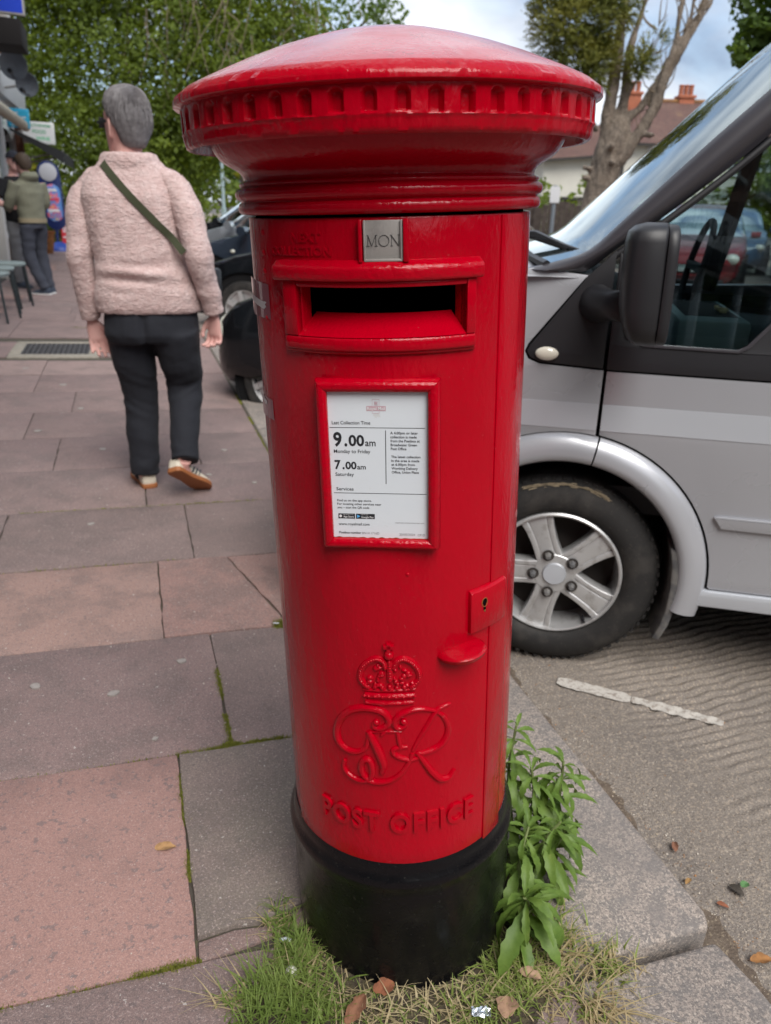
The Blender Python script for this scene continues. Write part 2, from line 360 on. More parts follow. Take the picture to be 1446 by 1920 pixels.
# loose grit along the gutter and on the concrete
def grit(n, pick, m, name, label, lo, hi, seed):
    rr = random.Random(seed); b = B()
    for _ in range(n):
        p = pick(rr); r_ = rr.uniform(lo, hi)*(1 if rr.random() < .9 else 1.8); M_ = Matrix.Rotation(rr.random()*6.28, 3, Vector((rr.random(), rr.random(), 1)).normalized())
        V = [M_ @ (Vector(v)*r_*rr.uniform(.7, 1.2)) for v in ((1, 0, 0), (-1, .1, 0), (0, 1, .1), (.1, -1, 0), (0, 0, .8), (0, 0, -.8))]; b.add([v+p for v in V], [(0, 2, 4), (2, 1, 4), (1, 3, 4), (3, 0, 4), (2, 0, 5), (1, 2, 5), (3, 1, 5), (0, 3, 5)])
    tag(b.obj(name, m, fix=False, smooth=False), label, 'grit', kind='stuff')
grit_m = pmat('grit', (.42, .35, .27), .9, var=((30, .42, .5, (.16, .13, .11), .9, 1), (45, .56, .6, (.66, .60, .52), .9, 1), (38, .62, .66, (.42, .20, .07), .8, 1)))
def gut(rr):
    u = .60+abs(rr.gauss(0, .09)) if rr.random() < .62 else rr.uniform(.6, 1.9); v = rr.uniform(-.7, 1.3); return RV(u, v, ridge(u, v)+.001)
grit(5200, gut, grit_m, 'grit', 'loose grit lying along the gutter and road', .0008, .0021, 1)
def onp(rr): return PV(rr.uniform(-1.0, .2), rr.uniform(-.4, 2.6), .001)
grit(420, onp, pmat('pale_grit', (.58, .53, .48), .9), 'pavement_grit', 'pale specks of grit scattered on the slabs', .0006, .0019, 2)

# trodden chewing gum, flat grey discs on the slabs
gum_m2 = pmat('trodden_gum', (.36, .325, .30), .85, var=((80, .4, .6, (.28, .25, .235), .7),)); rr = random.Random(31)
for u, v, r_ in [(-.335, .84, .011), (-.52, .72, .012), (-.80, .62, .010), (-.72, .80, .012), (-.86, .9, .009), (-.42, .50, .006), (-.62, 1.95, .012), (-.1, 2.5, .012), (-.33, 2.75, .013), (.02, 2.9, .014), (-.6, 3.0, .016), (-.95, 3.4, .016), (-.2, 3.5, .014), (.1, 2.35, .012), (-.75, 3.9, .018), (-.9, 4.6, .02), (-.45, 4.9, .016), (-1.2, 5.2, .02)]:
    P = [(r_*(1+.25*noise.noise(Vector((math.cos(a)*1.5+u*9, math.sin(a)*1.5+v*9, 0))))*math.cos(a)*1.25, r_*(1+.25*noise.noise(Vector((math.cos(a)*1.5+u*9, math.sin(a)*1.5+v*9, 3))))*math.sin(a)) for a in [2*math.pi*k/14 for k in range(14)]]
    o = B().prism(P, -.002, .0042).obj('gum_spot', gum_m2, pave, fix=False); o.location = (u, v, .0); o.rotation_euler = (0, 0, rr.random()*3)

# silt gathered in the gutter
b = B(); V = []; NV_ = 260
for k in range(NV_+1):
    v = -1.0+2.6*k/NV_; w_ = .050+.035*noise.noise(Vector((v*5, 0, 0)))+.022*noise.noise(Vector((v*22, 3, 0)))
    for t in (0, .4, .75, 1): u = .575+max(.01, w_)*t*1.3; V.append(RV(u, v, ridge(u, v)+.003*(1-t)+.0012))
tag(b.add(V, [(k*4+j, k*4+j+1, k*4+j+5, k*4+j+4) for k in range(NV_) for j in range(3)]).obj('gutter_silt', pmat('silt', (.115, .088, .068), 1, var=((25, .45, .6, (.16, .125, .095), .7), (160, .58, .66, (.30, .24, .17), .7, 2)), bump=((180, .8, .006),)), fix=False, sharp=80), kind='structure')
# ================================================================== the pillar box (leans a little)
red_m = pmat('red_paint', (.415, .0, .010), rough=.10, spec=.30, var=((5, .45, .7, (.365, .0, .008), .6), (150, .725, .745, (.42, .06, .07), .4, 2), (33, .66, .74, (.26, .0, .008), .5, 6)), bump=((55, .34, .004, (1, 1, .3)), (190, .42, .002, (1, 1, .45)), (16, .12, .012)), rvar=(30, .08, .20))
lump_m = pmat('red_paint_thick', (.415, .0, .010), rough=.12, spec=.32, var=((5, .45, .7, (.375, .0, .008), .5),), bump=((90, .42, .004), (240, .35, .002)))
dome_m = pmat('weathered_red_sky_sheen', (.43, .025, .045), rough=.2, spec=.7, coat=.45, coatr=.10, var=((6, .42, .7, (.56, .10, .14), .6), (26, .58, .66, (.33, .02, .03), .7, 6), (140, .64, .70, (.14, .03, .03), .8, 3)), bump=((60, .12, .003), (260, .22, .002)), rvar=(18, .14, .36))  # pale pink tone imitates the sky's reflection on the dome; dark specks are weathering
blk_m = pmat('black_paint', (.004, .004, .005), rough=.2, spec=.3, var=((70, .64, .7, (.03, .028, .024), .6), (9, .55, .75, (.012, .012, .010), .7), (320, .70, .73, (.3, .28, .25), .6)), bump=((45, .25, .004), (200, .25, .002)), rvar=(20, .16, .36))
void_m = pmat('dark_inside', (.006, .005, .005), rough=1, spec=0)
steel_m = pmat('dull_steel', (.34, .32, .305), rough=.42, metal=.15, var=((40, .5, .65, (.26, .245, .235), .6),), bump=((300, .2, .001, (1, 1, .1)),))
ink_m = pmat('black_ink', (.018, .019, .024), rough=.6)
rust_m = pmat('rust', (.16, .05, .012), rough=.9, var=((60, .4, .6, (.33, .10, .02), .7),))

AX = Vector((-.0453466, -.00380341, .99896407)); EX = (Vector((1, 0, 0)) - AX*AX.x).normalized(); EY = AX.cross(EX)
BF = Vector((.05154, 1.11703, 0))
box_ = empty('pillar_box'); box_.matrix_world = Matrix(((EX.x, EY.x, AX.x, BF.x), (EX.y, EY.y, AX.y, BF.y), (EX.z, EY.z, AX.z, BF.z), (0, 0, 0, 1)))
tag(box_, 'tall red cast iron post box with black base standing in grass', 'post box')
def cp(phi, z, r):
    a = R_(phi); return Vector((r*math.sin(a), -r*math.cos(a), z))
def arc(s, z, r): a = s/.192; return Vector((r*math.sin(a), -r*math.cos(a), z))
def shell(b, phis, zs, r, skip=None, thick=.004):
    """curved sheet with real thickness; skip(phi, z) leaves holes"""
    n, m = len(phis), len(zs); out_ = [cp(p, z, r) for p in phis for z in zs]; inn = [cp(p, z, r-thick) for p in phis for z in zs]; F = []; keep = set(); N_ = n*m
    for i in range(n-1):
        for j in range(m-1):
            if skip and skip((phis[i]+phis[i+1])/2, (zs[j]+zs[j+1])/2): continue
            keep.add((i, j))
    for i, j in keep:
        a, b_, c, d = i*m+j, (i+1)*m+j, (i+1)*m+j+1, i*m+j+1; F.append((a, b_, c, d)); F.append((N_+a, N_+d, N_+c, N_+b_))
        for (di, dj), (p, q) in (((-1, 0), (d, a)), ((1, 0), (b_, c)), ((0, -1), (a, b_)), ((0, 1), (c, d))):
            if (i+di, j+dj) not in keep: F.append((q, p, N_+p, N_+q))
    b.add(out_+inn, F)
def span(a, c, st):
    k = max(1, round(abs(c-a)/st)); return [a+(c-a)*i/k for i in range(k+1)]
def cblock(b, p0, p1, prof, st=2.0):
    """block bent round the box: prof is a closed (r, z) outline swept from p0 to p1 degrees"""
    rings = [[cp(p, z, r) for r, z in prof] for p in span(p0, p1, st)]; b.loft(rings)
def cut(*lists):
    out_ = sorted(set(round(x, 5) for l_ in lists for x in l_)); return [x for i, x in enumerate(out_) if i == 0 or x-out_[i-1] > 1e-4]

# black base
o = B().lathe([(.0, -.08), (.197, -.08), (.197, .215), (.1985, .228), (.2012, .236), (.2015, .243), (.1985, .252), (.1945, .257), (.1935, .266), (.1925, .276), (.189, .284), (.18, .286)], 96).obj('base', blk_m, box_, sharp=50)
# body
hole = lambda p, z: -36 < p < 29 and 1.098 < z < 1.168
zs = cut([.262, .30, .5, .7, .9, 1.0], [1.098, 1.168, 1.2395], [1.05]); ph = cut(span(-180, 180, 3), [-36, 29])
b = B(); shell(b, ph, zs, .1875, hole, .008); B().lathe([(.1872, 1.2392), (.178, 1.2397), (.178, 1.25)], 96).obj('door_head_shade', void_m, box_)  # black ring paints in the shade between door top and collar
b.obj('body', red_m, box_, weld=.0002)
# door
ph = cut(span(-64, 59.5, 2), [-34.5, 27.2]); zs = cut(span(.268, 1.2390, .04), [1.104, 1.166])
b = B(); shell(b, ph, zs, .1905, lambda p, z: -34.5 < p < 27.2 and 1.104 < z < 1.166, .007)
door = b.obj('door', red_m, box_, bevel=.0015, seg=2, ang=60)
b = B(); cblock(b, 44.5, 59.2, [(.189, .272), (.1924, .272), (.1924, 1.2382), (.189, 1.2382)]); b.obj('edge_strip', red_m, door, bevel=.001)
b = B()
for q, r_ in (((-55, 1.2235), .0045), ((-55.5, 1.2), .004), ((-55.8, 1.178), .004), ((-56.5, 1.12), .004)):
    a = R_(q[0]); M_ = Matrix.Rotation(a, 3, 'Z'); b.ball(cp(q[0], q[1], .1902), (r_, .0022, r_), 10, 6, M_)
b.ball(arc(.0162, .792, .1905), (.003, .0022, .003), 10, 6)
b.obj('rivet', lump_m, door)['kind'] = 'stuff'
# mouth: hood, surround, sloping throat and the dark inside
b = B(); cblock(b, -44.2, 33.0, [(.188, 1.1945), (.196, 1.1938), (.2035, 1.1875), (.2052, 1.184), (.2052, 1.1735), (.2030, 1.1705), (.188, 1.1705)]); b.obj('hood', lump_m, box_, bevel=.0018, seg=2, ang=20)
b = B(); fr = .1995
cblock(b, -42.6, 32.0, [(.188, 1.0855), (.1945, 1.0855), (.196, 1.090), (.188, 1.092)])
cblock(b, -41.0, 31.0, [(.188, 1.0895), (.198, 1.0895), (fr, 1.0925), (fr, 1.1030), (.1975, 1.1065), (.188, 1.1065)])
cblock(b, -41.0, -34.6, [(.188, 1.106), (fr, 1.106), (fr, 1.1705), (.188, 1.1705)]); cblock(b, 27.2, 31.0, [(.188, 1.106), (fr, 1.106), (fr, 1.1705), (.188, 1.1705)])
cblock(b, -34.7, 27.3, [(.188, 1.1635), (.1985, 1.1635), (.1985, 1.1705), (.188, 1.1705)])
b.obj('mouth_surround', red_m, box_, bevel=.0018, seg=2, ang=40)
b = B(); ph = span(-34.6, 27.2, 2)
rings = [[cp(p, 1.1064, .1985), cp(p, 1.1105, .192), cp(p, 1.1215, .176), cp(p, 1.1305, .162), cp(p, 1.126, .160)] for p in ph]; b.loft(rings, cap=False, closed=False)
for p in (-34.6, 27.2): b.add([cp(p, 1.105, .199), cp(p, 1.167, .199), cp(p, 1.172, .172), cp(p, 1.115, .172)], [(0, 1, 2, 3)])
b.obj('throat', red_m, box_, fix=False, sharp=50)
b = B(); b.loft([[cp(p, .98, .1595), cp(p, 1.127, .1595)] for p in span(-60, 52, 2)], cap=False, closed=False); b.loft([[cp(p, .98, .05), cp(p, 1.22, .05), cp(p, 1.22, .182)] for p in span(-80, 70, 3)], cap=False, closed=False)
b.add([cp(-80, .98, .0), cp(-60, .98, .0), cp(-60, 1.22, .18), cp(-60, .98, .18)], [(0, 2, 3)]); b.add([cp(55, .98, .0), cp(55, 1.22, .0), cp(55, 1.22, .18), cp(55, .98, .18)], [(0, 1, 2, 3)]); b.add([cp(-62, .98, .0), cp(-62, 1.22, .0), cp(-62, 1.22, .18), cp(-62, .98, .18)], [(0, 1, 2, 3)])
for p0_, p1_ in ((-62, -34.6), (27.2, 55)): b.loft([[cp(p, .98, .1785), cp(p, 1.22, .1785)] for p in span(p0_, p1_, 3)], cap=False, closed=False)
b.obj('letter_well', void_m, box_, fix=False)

# collar and neck
b = B().lathe([(.185, 1.2425), (.196, 1.2435), (.1992, 1.2465), (.1998, 1.2505), (.1985, 1.2555), (.1955, 1.2578), (.1962, 1.2597), (.2003, 1.2613), (.2025, 1.265), (.2026, 1.2688), (.2004, 1.2727), (.1962, 1.2748), (.1948, 1.2758), (.1966, 1.2775), (.1962, 1.2800), (.193, 1.2815), (.1908, 1.2823), (.1904, 1.2845), (.1912, 1.2885), (.1942, 1.2925), (.1992, 1.2962), (.2060, 1.2998), (.2125, 1.3035), (.2180, 1.3080), (.2225, 1.3140), (.2262, 1.3205), (.2285, 1.3270), (.2298, 1.334), (.23, 1.345)], 128)
b.obj('collar', red_m, box_, sharp=60)
# cap: the flutes are cut into its skirt
prof = [(.2, 1.346), (.2440, 1.346), (.2465, 1.324), (.2500, 1.3192), (.2540, 1.3186), (.2572, 1.3210), (.2585, 1.3255), (.2590, 1.3310), (.2600, 1.3348)]
fl = [1.3356, 1.3364] + [1.3371+.00125*i for i in range(20)] + [1.3618, 1.3626]
post = [(.2605, 1.3634), (.2632, 1.3644), (.2672, 1.3652), (.2684, 1.3664), (.2684, 1.3700), (.2672, 1.3740), (.2566, 1.3818), (.2548, 1.3832), (.2525, 1.3846), (.236, 1.3922), (.215, 1.4008), (.183, 1.4134), (.150, 1.4250), (.115, 1.4355), (.08, 1.4443), (.05, 1.4500), (.02, 1.4533), (.0, 1.4538)]
NF = 49; SEG = NF*16; V = []; F = []
allz = prof + [(.2606, z) for z in fl] + post; m_ = len(allz); wob = random.Random(8)
hw = [wob.uniform(.235, .265) for _ in range(NF)]; dp = [wob.uniform(.0065, .0085) for _ in range(NF)]; bz = [wob.uniform(-.0008, .0012) for _ in range(NF)]
def ss(x): x = min(1, max(0, x)); return x*x*(3-2*x)
for k in range(SEG):
    a = 2*math.pi*k/SEG; fi = (k//16) % NF; dphi = ((k % 16)+.0)/16-.5
    for i, (r, z) in enumerate(allz):
        if len(prof) <= i < len(prof)+len(fl):
            W_ = hw[fi]; per = 2*math.pi*.26/NF; x = dphi*per; half = W_*per; top = 1.3616-half
            dd = (half-abs(x)) if z < top else half-math.hypot(x, z-top)
            dd = min(dd, (z-(1.3368+bz[fi]))*1.6); r = r - dp[fi]*ss(dd/.0040)
        r += .0006*noise.noise(Vector((math.sin(a)*22, math.cos(a)*22, z*60)))
        if 1.330 < z < 1.3375: r += .0016*max(0, noise.noise(Vector((math.sin(a)*46, math.cos(a)*46, z*300))))
        V.append(Vector((max(r, 0)*math.sin(a), -max(r, 0)*math.cos(a), z)))
for k in range(SEG):
    k2 = (k+1) % SEG
    for i in range(m_-1): F.append((k*m_+i, k2*m_+i, k2*m_+i+1, k*m_+i+1))
nd = len(prof)+len(fl)+8
b = B(); b.add(V, F); b.I = [1 if (j % (m_-1)) >= nd else 0 for j in range(len(F))]
b.obj('cap', [red_m, dome_m], box_, fix=False, sharp=38, weld=.00001)

# day tablet
a6 = R_(-3); TX = Vector((math.cos(a6), math.sin(a6), 0)); NX = Vector((math.sin(a6), -math.cos(a6), 0)); T3 = Matrix((TX, -NX, Vector((0, 0, 1)))).transposed()
def flat(x, z, d, t=TX, n=NX): return t*x + n*d + Vector((0, 0, z))
b = B(); b.box(flat(.0035, 1.215, .1925), (.044, .005, .0425), T3); day = b.obj('day_tablet', steel_m, box_, bevel=.0008)
b = B(); b.box(flat(.0035, 1.1935, .1955), (.044, .006, .003), T3).box(flat(-.0172, 1.215, .1955), (.0028, .006, .043), T3).box(flat(.0243, 1.215, .1955), (.0026, .006, .043), T3); b.obj('tablet_rim', steel_m, day, bevel=.0008)
B().box(flat(-.0222, 1.2145, .193), (.0045, .016, .046), T3).obj('tablet_holder', red_m, box_, bevel=.0012); B().box(flat(.0295, 1.2145, .193), (.0065, .016, .046), T3).obj('tablet_holder', red_m, box_, bevel=.0012)
b = B()
def ltr(strokes, ox):
    for (x0, y0), (x1, y1), w_ in strokes: b.bar(flat(ox+x0, 1.2085+y0, .1953), flat(ox+x1, 1.2085+y1, .1953), .0004, w_, up=NX)
H_ = .0118
ltr([((.0016, 0), (.002, H_), .0006), ((.002, H_), (.0062, .0004), .0016), ((.0062, .0004), (.0106, H_), .0006), ((.0108, H_), (.0112, 0), .0016), ((0, .0002), (.0034, .0002), .0004), ((.0094, .0002), (.013, .0002), .0004), ((.0006, H_), (.0024, H_), .0004), ((.0102, H_), (.0124, H_), .0004)], -.0155)
for k in range(28):
    t0, t1 = 2*math.pi*k/28, 2*math.pi*(k+1)/28
    ltr([((.0058*math.cos(t0), .0059+.0059*math.sin(t0)), (.0058*math.cos(t1), .0059+.0059*math.sin(t1)), .0006+.0011*abs(math.cos((t0+t1)/2)))], .0045)
ltr([((.0014, 0), (.0014, H_), .0006), ((.001, H_), (.0094, .0004), .0016), ((.0094, 0), (.0094, H_), .0006), ((0, .0002), (.0028, .0002), .0004), ((0, H_), (.002, H_), .0004), ((.008, H_), (.0108, H_), .0004)], .0118)
b.obj('lettering', ink_m, day)
# raised words left of it
def wrap(b, body, s0, s1, z0, cap, r, depth, bold=.012, bev=.02, gap=1.0):
    V_, F_ = text_data(body, bold=bold, extrude=.5, bevel=bev, res=4, gap=gap); xs = [v.x for v in V_]; a, W_ = min(xs), max(xs)-min(xs); zm = max(v.z for v in V_)
    b.add([arc(s0+(v.x-a)/W_*(s1-s0), z0+v.y*cap/.70, r+v.z/zm*depth) for v in V_], F_)
b = B(); wrap(b, 'NEXT', -.126, -.082, 1.2135, .0105, .1905, .0014); wrap(b, 'COLLECTION', -.163, -.069, 1.1985, .0100, .1905, .0014); b.obj('collection_lettering', red_m, door, sharp=30)
b = B(); wrap(b, 'POST OFFICE', -.1335, .1235, .3475, .0355, .1905, .0045, bold=.004, bev=.028, gap=1.14); b.obj('lettering', red_m, door, sharp=45)

# crown and cypher in relief
ST = {'G':[(-0.0318,0.5533),(-0.0365,0.5494),(-0.0356,0.5424),(-0.0264,0.5415),(-0.0167,0.5476),(-0.0142,0.5573),(-0.0201,0.5684),(-0.0324,0.5744),(-0.0509,0.5744),(-0.0718,0.5656),(-0.0889,0.5463),(-0.0971,0.5239),(-0.0948,0.5048),(-0.0828,0.4932),(-0.0649,0.4924),(-0.051,0.5024),(-0.0461,0.5194),(-0.0438,0.5329)],
'V':[(-0.0452,0.5343),(-0.0397,0.5218),(-0.0331,0.5059),(-0.0266,0.4867),(-0.0239,0.4726),(-0.0273,0.4593)],
'tail':[(-0.0851,0.4722),(-0.088,0.458),(-0.0797,0.4461),(-0.0644,0.4401),(-0.0506,0.4429),(-0.0425,0.4527),(-0.0415,0.4704),(-0.0457,0.4817),(-0.053,0.4809),(-0.0583,0.4698),(-0.0564,0.4543),(-0.0445,0.443),(-0.0277,0.4425),(-0.01,0.4491),(0.0047,0.4633),(0.0141,0.4801),(0.0196,0.4967)],
'serif':[(-0.0405,0.5334),(-0.0197,0.5365),(0.0041,0.536)],'V2':[(-0.0268,0.5276),(-0.0197,0.5365)],'I':[(-0.0015,0.5356),(0.0,0.5217),(0.0025,0.5062)],
'loop':[(0.0129,0.5085),(-0.0009,0.5077),(-0.009,0.5031),(-0.0064,0.495),(0.0057,0.4877),(0.0207,0.4849),(0.0371,0.4915)],
'Rst':[(0.0787,0.5735),(0.067,0.5717),(0.0557,0.5656),(0.0448,0.5474),(0.0314,0.5247),(0.0197,0.5009)],
'Rtop':[(0.055,0.5671),(0.0351,0.5738),(0.0174,0.5729),(0.0023,0.5656),(-0.0053,0.5548),(-0.0032,0.5449),(0.0042,0.5437),(0.0104,0.5495),(0.0078,0.5564)],
'Rbowl':[(0.0557,0.5656),(0.0671,0.5545),(0.0747,0.5371),(0.0741,0.5206),(0.0662,0.506),(0.0514,0.4979),(0.0348,0.495),(0.0277,0.496)],
'Rleg':[(0.0266,0.4973),(0.0382,0.477),(0.0495,0.4572),(0.064,0.4402),(0.0782,0.439),(0.0864,0.4508)],
'cL':[(-0.0449,0.6133),(-0.0538,0.6237),(-0.0528,0.6382),(-0.0436,0.6524),(-0.03,0.6602),(-0.0202,0.6566),(-0.0171,0.647)],
'cR':[(0.0208,0.6151),(0.0305,0.6258),(0.0292,0.6401),(0.0211,0.6533),(0.0092,0.6607),(-0.0006,0.6575),(-0.0058,0.6473)],
'cM':[(-0.0115,0.6574),(-0.0111,0.6421),(-0.011,0.6266)],'b1':[(-0.0502,0.6072),(-0.0125,0.6082),(0.0252,0.6094)],'b2':[(-0.0482,0.5982),(-0.0127,0.599),(0.0235,0.5995)],'b3':[(-0.0477,0.5863),(-0.0129,0.5865),(0.0221,0.588)]}
def smooth_path(P, k=5):
    P = [Vector(p) for p in P]; out_ = []
    for i in range(len(P)-1):
        p0, p1, p2, p3 = P[max(i-1, 0)], P[i], P[i+1], P[min(i+2, len(P)-1)]
        for j in range(k):
            t = j/k; out_.append(.5*((2*p1)+(p2-p0)*t+(2*p0-5*p1+4*p2-p3)*t*t+(3*p1-p0-3*p2+p3)*t**3))
    return out_+[P[-1]]
wid = {'G': (.0028, .0062), 'V': (.0040, .0068), 'tail': (.0030, .0052), 'serif': (.0022, .0028), 'V2': (.002, .003), 'I': (.0032, .0036), 'loop': (.0028, .0046), 'Rst': (.0024, .0042), 'Rtop': (.0028, .0050), 'Rbowl': (.0028, .0056), 'Rleg': (.0034, .0060)}
b = B()
for i, (k, (w0, w1)) in enumerate(wid.items()):
    P = smooth_path(ST[k]); n_ = len(P); b.tube([arc(p.x, p.y, .1903+.0004*(i % 3)) for p in P], [w0+(w1-w0)*math.sin(math.pi*min(1, max(0, j/(n_-1))))**.8 for j in range(n_)], 10, sq=(1, 1))
for p in ((-.0325, .552), (.0075, .5545)): b.ball(arc(*p, .1915), .0052, 12, 8)
b.obj('royal_cypher', red_m, door)
b = B()
for k in ('cL', 'cR', 'cM'):
    P = smooth_path(ST[k], 4)
    b.tube([arc(p.x, p.y, .190) for p in P], .0052, 8)
    for p in P[::1]: b.ball(arc(p.x, p.y, .1937), .0027, 8, 6)
for k, w_ in (('b1', .0030), ('b2', .0048), ('b3', .0042)):
    P = smooth_path(ST[k], 5); b.tube([arc(p.x, p.y, .1905) for p in P], w_, 10)
P = smooth_path(ST['b2'], 4)
for p in P: b.ball(arc(p.x, p.y, .195), (.0026, .002, .0022), 8, 6)
b.ball(arc(-.0117, .667, .1915), .0075, 12, 8); b.box(arc(-.012, .6795, .192), (.0055, .008, .014)).box(arc(-.012, .6815, .192), (.0145, .008, .0052)); b.box(arc(-.0118, .673, .1925), (.010, .007, .002))
cr2 = random.Random(4)
for _ in range(46):
    x = cr2.uniform(-.044, .021); zz = cr2.uniform(.613, .649)
    if abs(x+.0118) < .006 or (x+.0118)**2/.036**2+(zz-.612)**2/.042**2 > 1: continue
    b.ball(arc(x, zz, .1905), (cr2.uniform(.0025, .0055), .0042, cr2.uniform(.0025, .005)), 8, 6)
for k in range(7): b.ball(arc(-.0435+k*.0105, .6125+.0012*(k % 2), .1915), (.0038, .004, .0046), 8, 6)
b.obj('crown', lump_m, door)
# lock plate and pull
b = B(); cblock(b, 32, 54, [(.189, .683), (.1975, .6845), (.1975, .7475), (.189, .7515)]); lock = b.obj('lock_plate', red_m, box_, bevel=.0014)
b = B(); kp = lambda s, z, d=.1978: arc(.1311+s, .7245+z, d)
b.add([kp(.0042*math.sin(t_), .0045+.0050*math.cos(t_)) for t_ in [2*math.pi*k/16 for k in range(16)]], [tuple(range(16))]); b.add([kp(-.0022, .001, .1979), kp(.0022, .001, .1979), kp(.0026, -.0085, .1979), kp(-.0022, -.0085, .1979)], [(0, 1, 2, 3)])
b.obj('keyhole', void_m, lock, fix=False)
b = B(); b.tube([kp(.0052*math.sin(t_), .0035+.0068*math.cos(t_), .1977) for t_ in [2*math.pi*k/20 for k in range(20)]], .0007, 6, closed=True); b.ball(kp(0, -.010, .1973), (.0022, .001, .002), 8, 6); b.obj('keyhole_rim', rust_m, lock)
b = B(); c28 = R_(28.5); M_ = Matrix.Rotation(c28, 3, 'Z'); V = []; F = []; nu, nv = 20, 12
for i in range(nv+1):
    t_ = math.pi*i/nv
    for k in range(nu):
        a = 2*math.pi*k/nu; x = .0375*math.sin(t_)*math.cos(a); y = .036*math.sin(t_)*math.sin(a); z = .0165*math.cos(t_)
        if z > 0: z *= .55 - .25*max(0, -y)/.036
        z += .06*x + (-y)*.10
        V.append(M_ @ Vector((x, y, z)) + cp(28.5, .660, .190))
for i in range(nv):
    for k in range(nu): F.append((i*nu+k, (i+1)*nu+k, (i+1)*nu+(k+1) % nu, i*nu+(k+1) % nu))
b.add(V, F).obj('door_pull', lump_m, box_)

# notice: flat plate in a moulded frame
aN = R_(-6); TN = Vector((math.cos(aN), math.sin(aN), 0)); NN = Vector((math.sin(aN), -math.cos(aN), 0)); TN3 = Matrix((TN, -NN, Vector((0, 0, 1)))).transposed()
def nf(x, z, d): return TN*x + NN*d + Vector((0, 0, z))
X0, X1, Z0, Z1 = -.0612, .0650, .8455, 1.0428
paper_m = pmat('notice_plate', (.70, .75, .80), rough=.16, coat=.4, coatr=.04, var=((5, .4, .7, (.64, .70, .77), .5), (60, .66, .72, (.5, .46, .40), .3)))
frm = B()
def mould(p, q, side):
    """frame bar with a rounded section from p to q; side points away from the paper"""
    p, q = Vector(p), Vector(q); sd_ = Vector(side); ring = []
    sec = [(-.001, .1845), (-.001, .1985), (.003, .2012), (.008, .2008), (.0115, .1975), (.0135, .192), (.0145, .1830)]
    for P_, ext in ((p, -1), (q, 1)):
        dr = (q-p).normalized(); r_ = []
        for off, dd in sec:
            w2 = P_ + sd_*off + dr*ext*max(off, 0); r_.append(nf(w2.x, w2.y, dd))
        ring.append(r_)
    frm.loft(ring)
mould((X0, Z1), (X1, Z1), (0, 1)); mould((X0, Z0), (X1, Z0), (0, -1)); mould((X0, Z0), (X0, Z1), (-1, 0)); mould((X1, Z0), (X1, Z1), (1, 0))
frm.obj('notice_frame', lump_m, box_, bevel=.0012, seg=2, ang=22)
b = B(); b.box(nf((X0+X1)/2, (Z0+Z1)/2, .1905), (X1-X0+.002, .003, Z1-Z0+.002), TN3); notice = b.obj('notice', paper_m, box_)
PX0, PY0, PW, PH = X0, Z1, X1-X0, Z1-Z0
def px(x, y):                                   # notice layout measured on its face, 0..1 from its top left
    k = (y-258)/1372.0; l_ = 215+60*k; r_ = 1178-15*k
    return PX0+(x-l_)/(r_-l_)*PW, PY0-k*PH
ink = B(); red_ink = B(); grey_ink = B(); whi = B()
def T(body, x, y, x1, caph, tgt=None, **kw):
    tgt = ink if tgt is None else tgt
    p = px(x, y); q = px(x1, y); V_, F_ = fit_text(body, p[0], p[1], caph/1372.0*PH, width=q[0]-p[0], **kw)
    dd = .19225 if tgt is not whi else .1925
    tgt.add([nf(v.x, v.y, dd) for v in V_], F_)
def RC(x0, y0, x1, y1, tgt, d_=.1922):
    a, c, e, f = px(x0, y0), px(x1, y0), px(x1, y1), px(x0, y1); tgt.add([nf(*a, d_), nf(*c, d_), nf(*e, d_), nf(*f, d_)], [(0, 3, 2, 1)])
T('Last Collection Time', 268, 556, 630, 30, bold=.008); RC(245, 583, 1140, 588, ink)
T('9', 282, 750, 362, 122, bold=.03); T('.', 385, 750, 412, 122, bold=.03); T('00', 425, 748, 572, 96, bold=.03); T('am', 580, 750, 678, 62, bold=.012)
T('Monday to Friday', 285, 815, 628, 32, bold=.008); T('7', 292, 962, 350, 80, bold=.03); T('.', 365, 962, 385, 80, bold=.03); T('00', 393, 962, 498, 66, bold=.03); T('am', 503, 964, 584, 46, bold=.012)
T('Saturday', 298, 1028, 472, 32, bold=.008); RC(768, 608, 775, 1098, ink)
for i, (s_, x1) in enumerate((('A 4.00pm or later', 1072), ('collection is made', 1060), ('from the Postbox at', 1088), ('Broadwater Green', 1062), ('Post Office', 963))): T(s_, 815+i, 641+i*35.5, x1, 23, bold=.014)
for i, (s_, x1) in enumerate((('The latest collection', 1092), ('in the area is made', 1082), ('at 6.00pm from', 1042), ('Worthing Delivery', 1066), ('Office, Union Place', 1076))): T(s_, 821+i, 855+i*35.5, x1, 22, bold=.014)
T('Services', 306, 1165, 467, 30, bold=.008); RC(283, 1187, 1146, 1192, ink)
for i, (s_, x1) in enumerate((('Find us on the app store.', 635), ('For locating other services near', 725), ('you \u2013 scan the QR code', 612))): T(s_, 312+i, 1270+i*34, x1, 20, bold=.012)
RC(322, 1388, 478, 1437, ink); RC(487, 1388, 663, 1437, ink); T('App Store', 370, 1426, 466, 19, tgt=whi, bold=.01); T('Google Play', 538, 1428, 652, 18, tgt=whi, bold=.01); T('Download on the', 370, 1400, 462, 8, tgt=whi); T('GET IT ON', 538, 1400, 600, 8, tgt=whi)
a, c, e = px(498, 1396), px(528, 1412), px(498, 1429); blu = B().add([nf(*a, .1925), nf(*e, .1925), nf(*c, .1925)], [(0, 1, 2)])
for k in range(10):
    q0 = px(343+13*math.cos(k*.628), 1412+14*math.sin(k*.628)); q1 = px(343+13*math.cos(k*.628+.628), 1412+14*math.sin(k*.628+.628)); cc_ = px(343, 1412); whi.add([nf(*q0, .1925), nf(*q1, .1925), nf(*cc_, .1925)], [(0, 1, 2)])
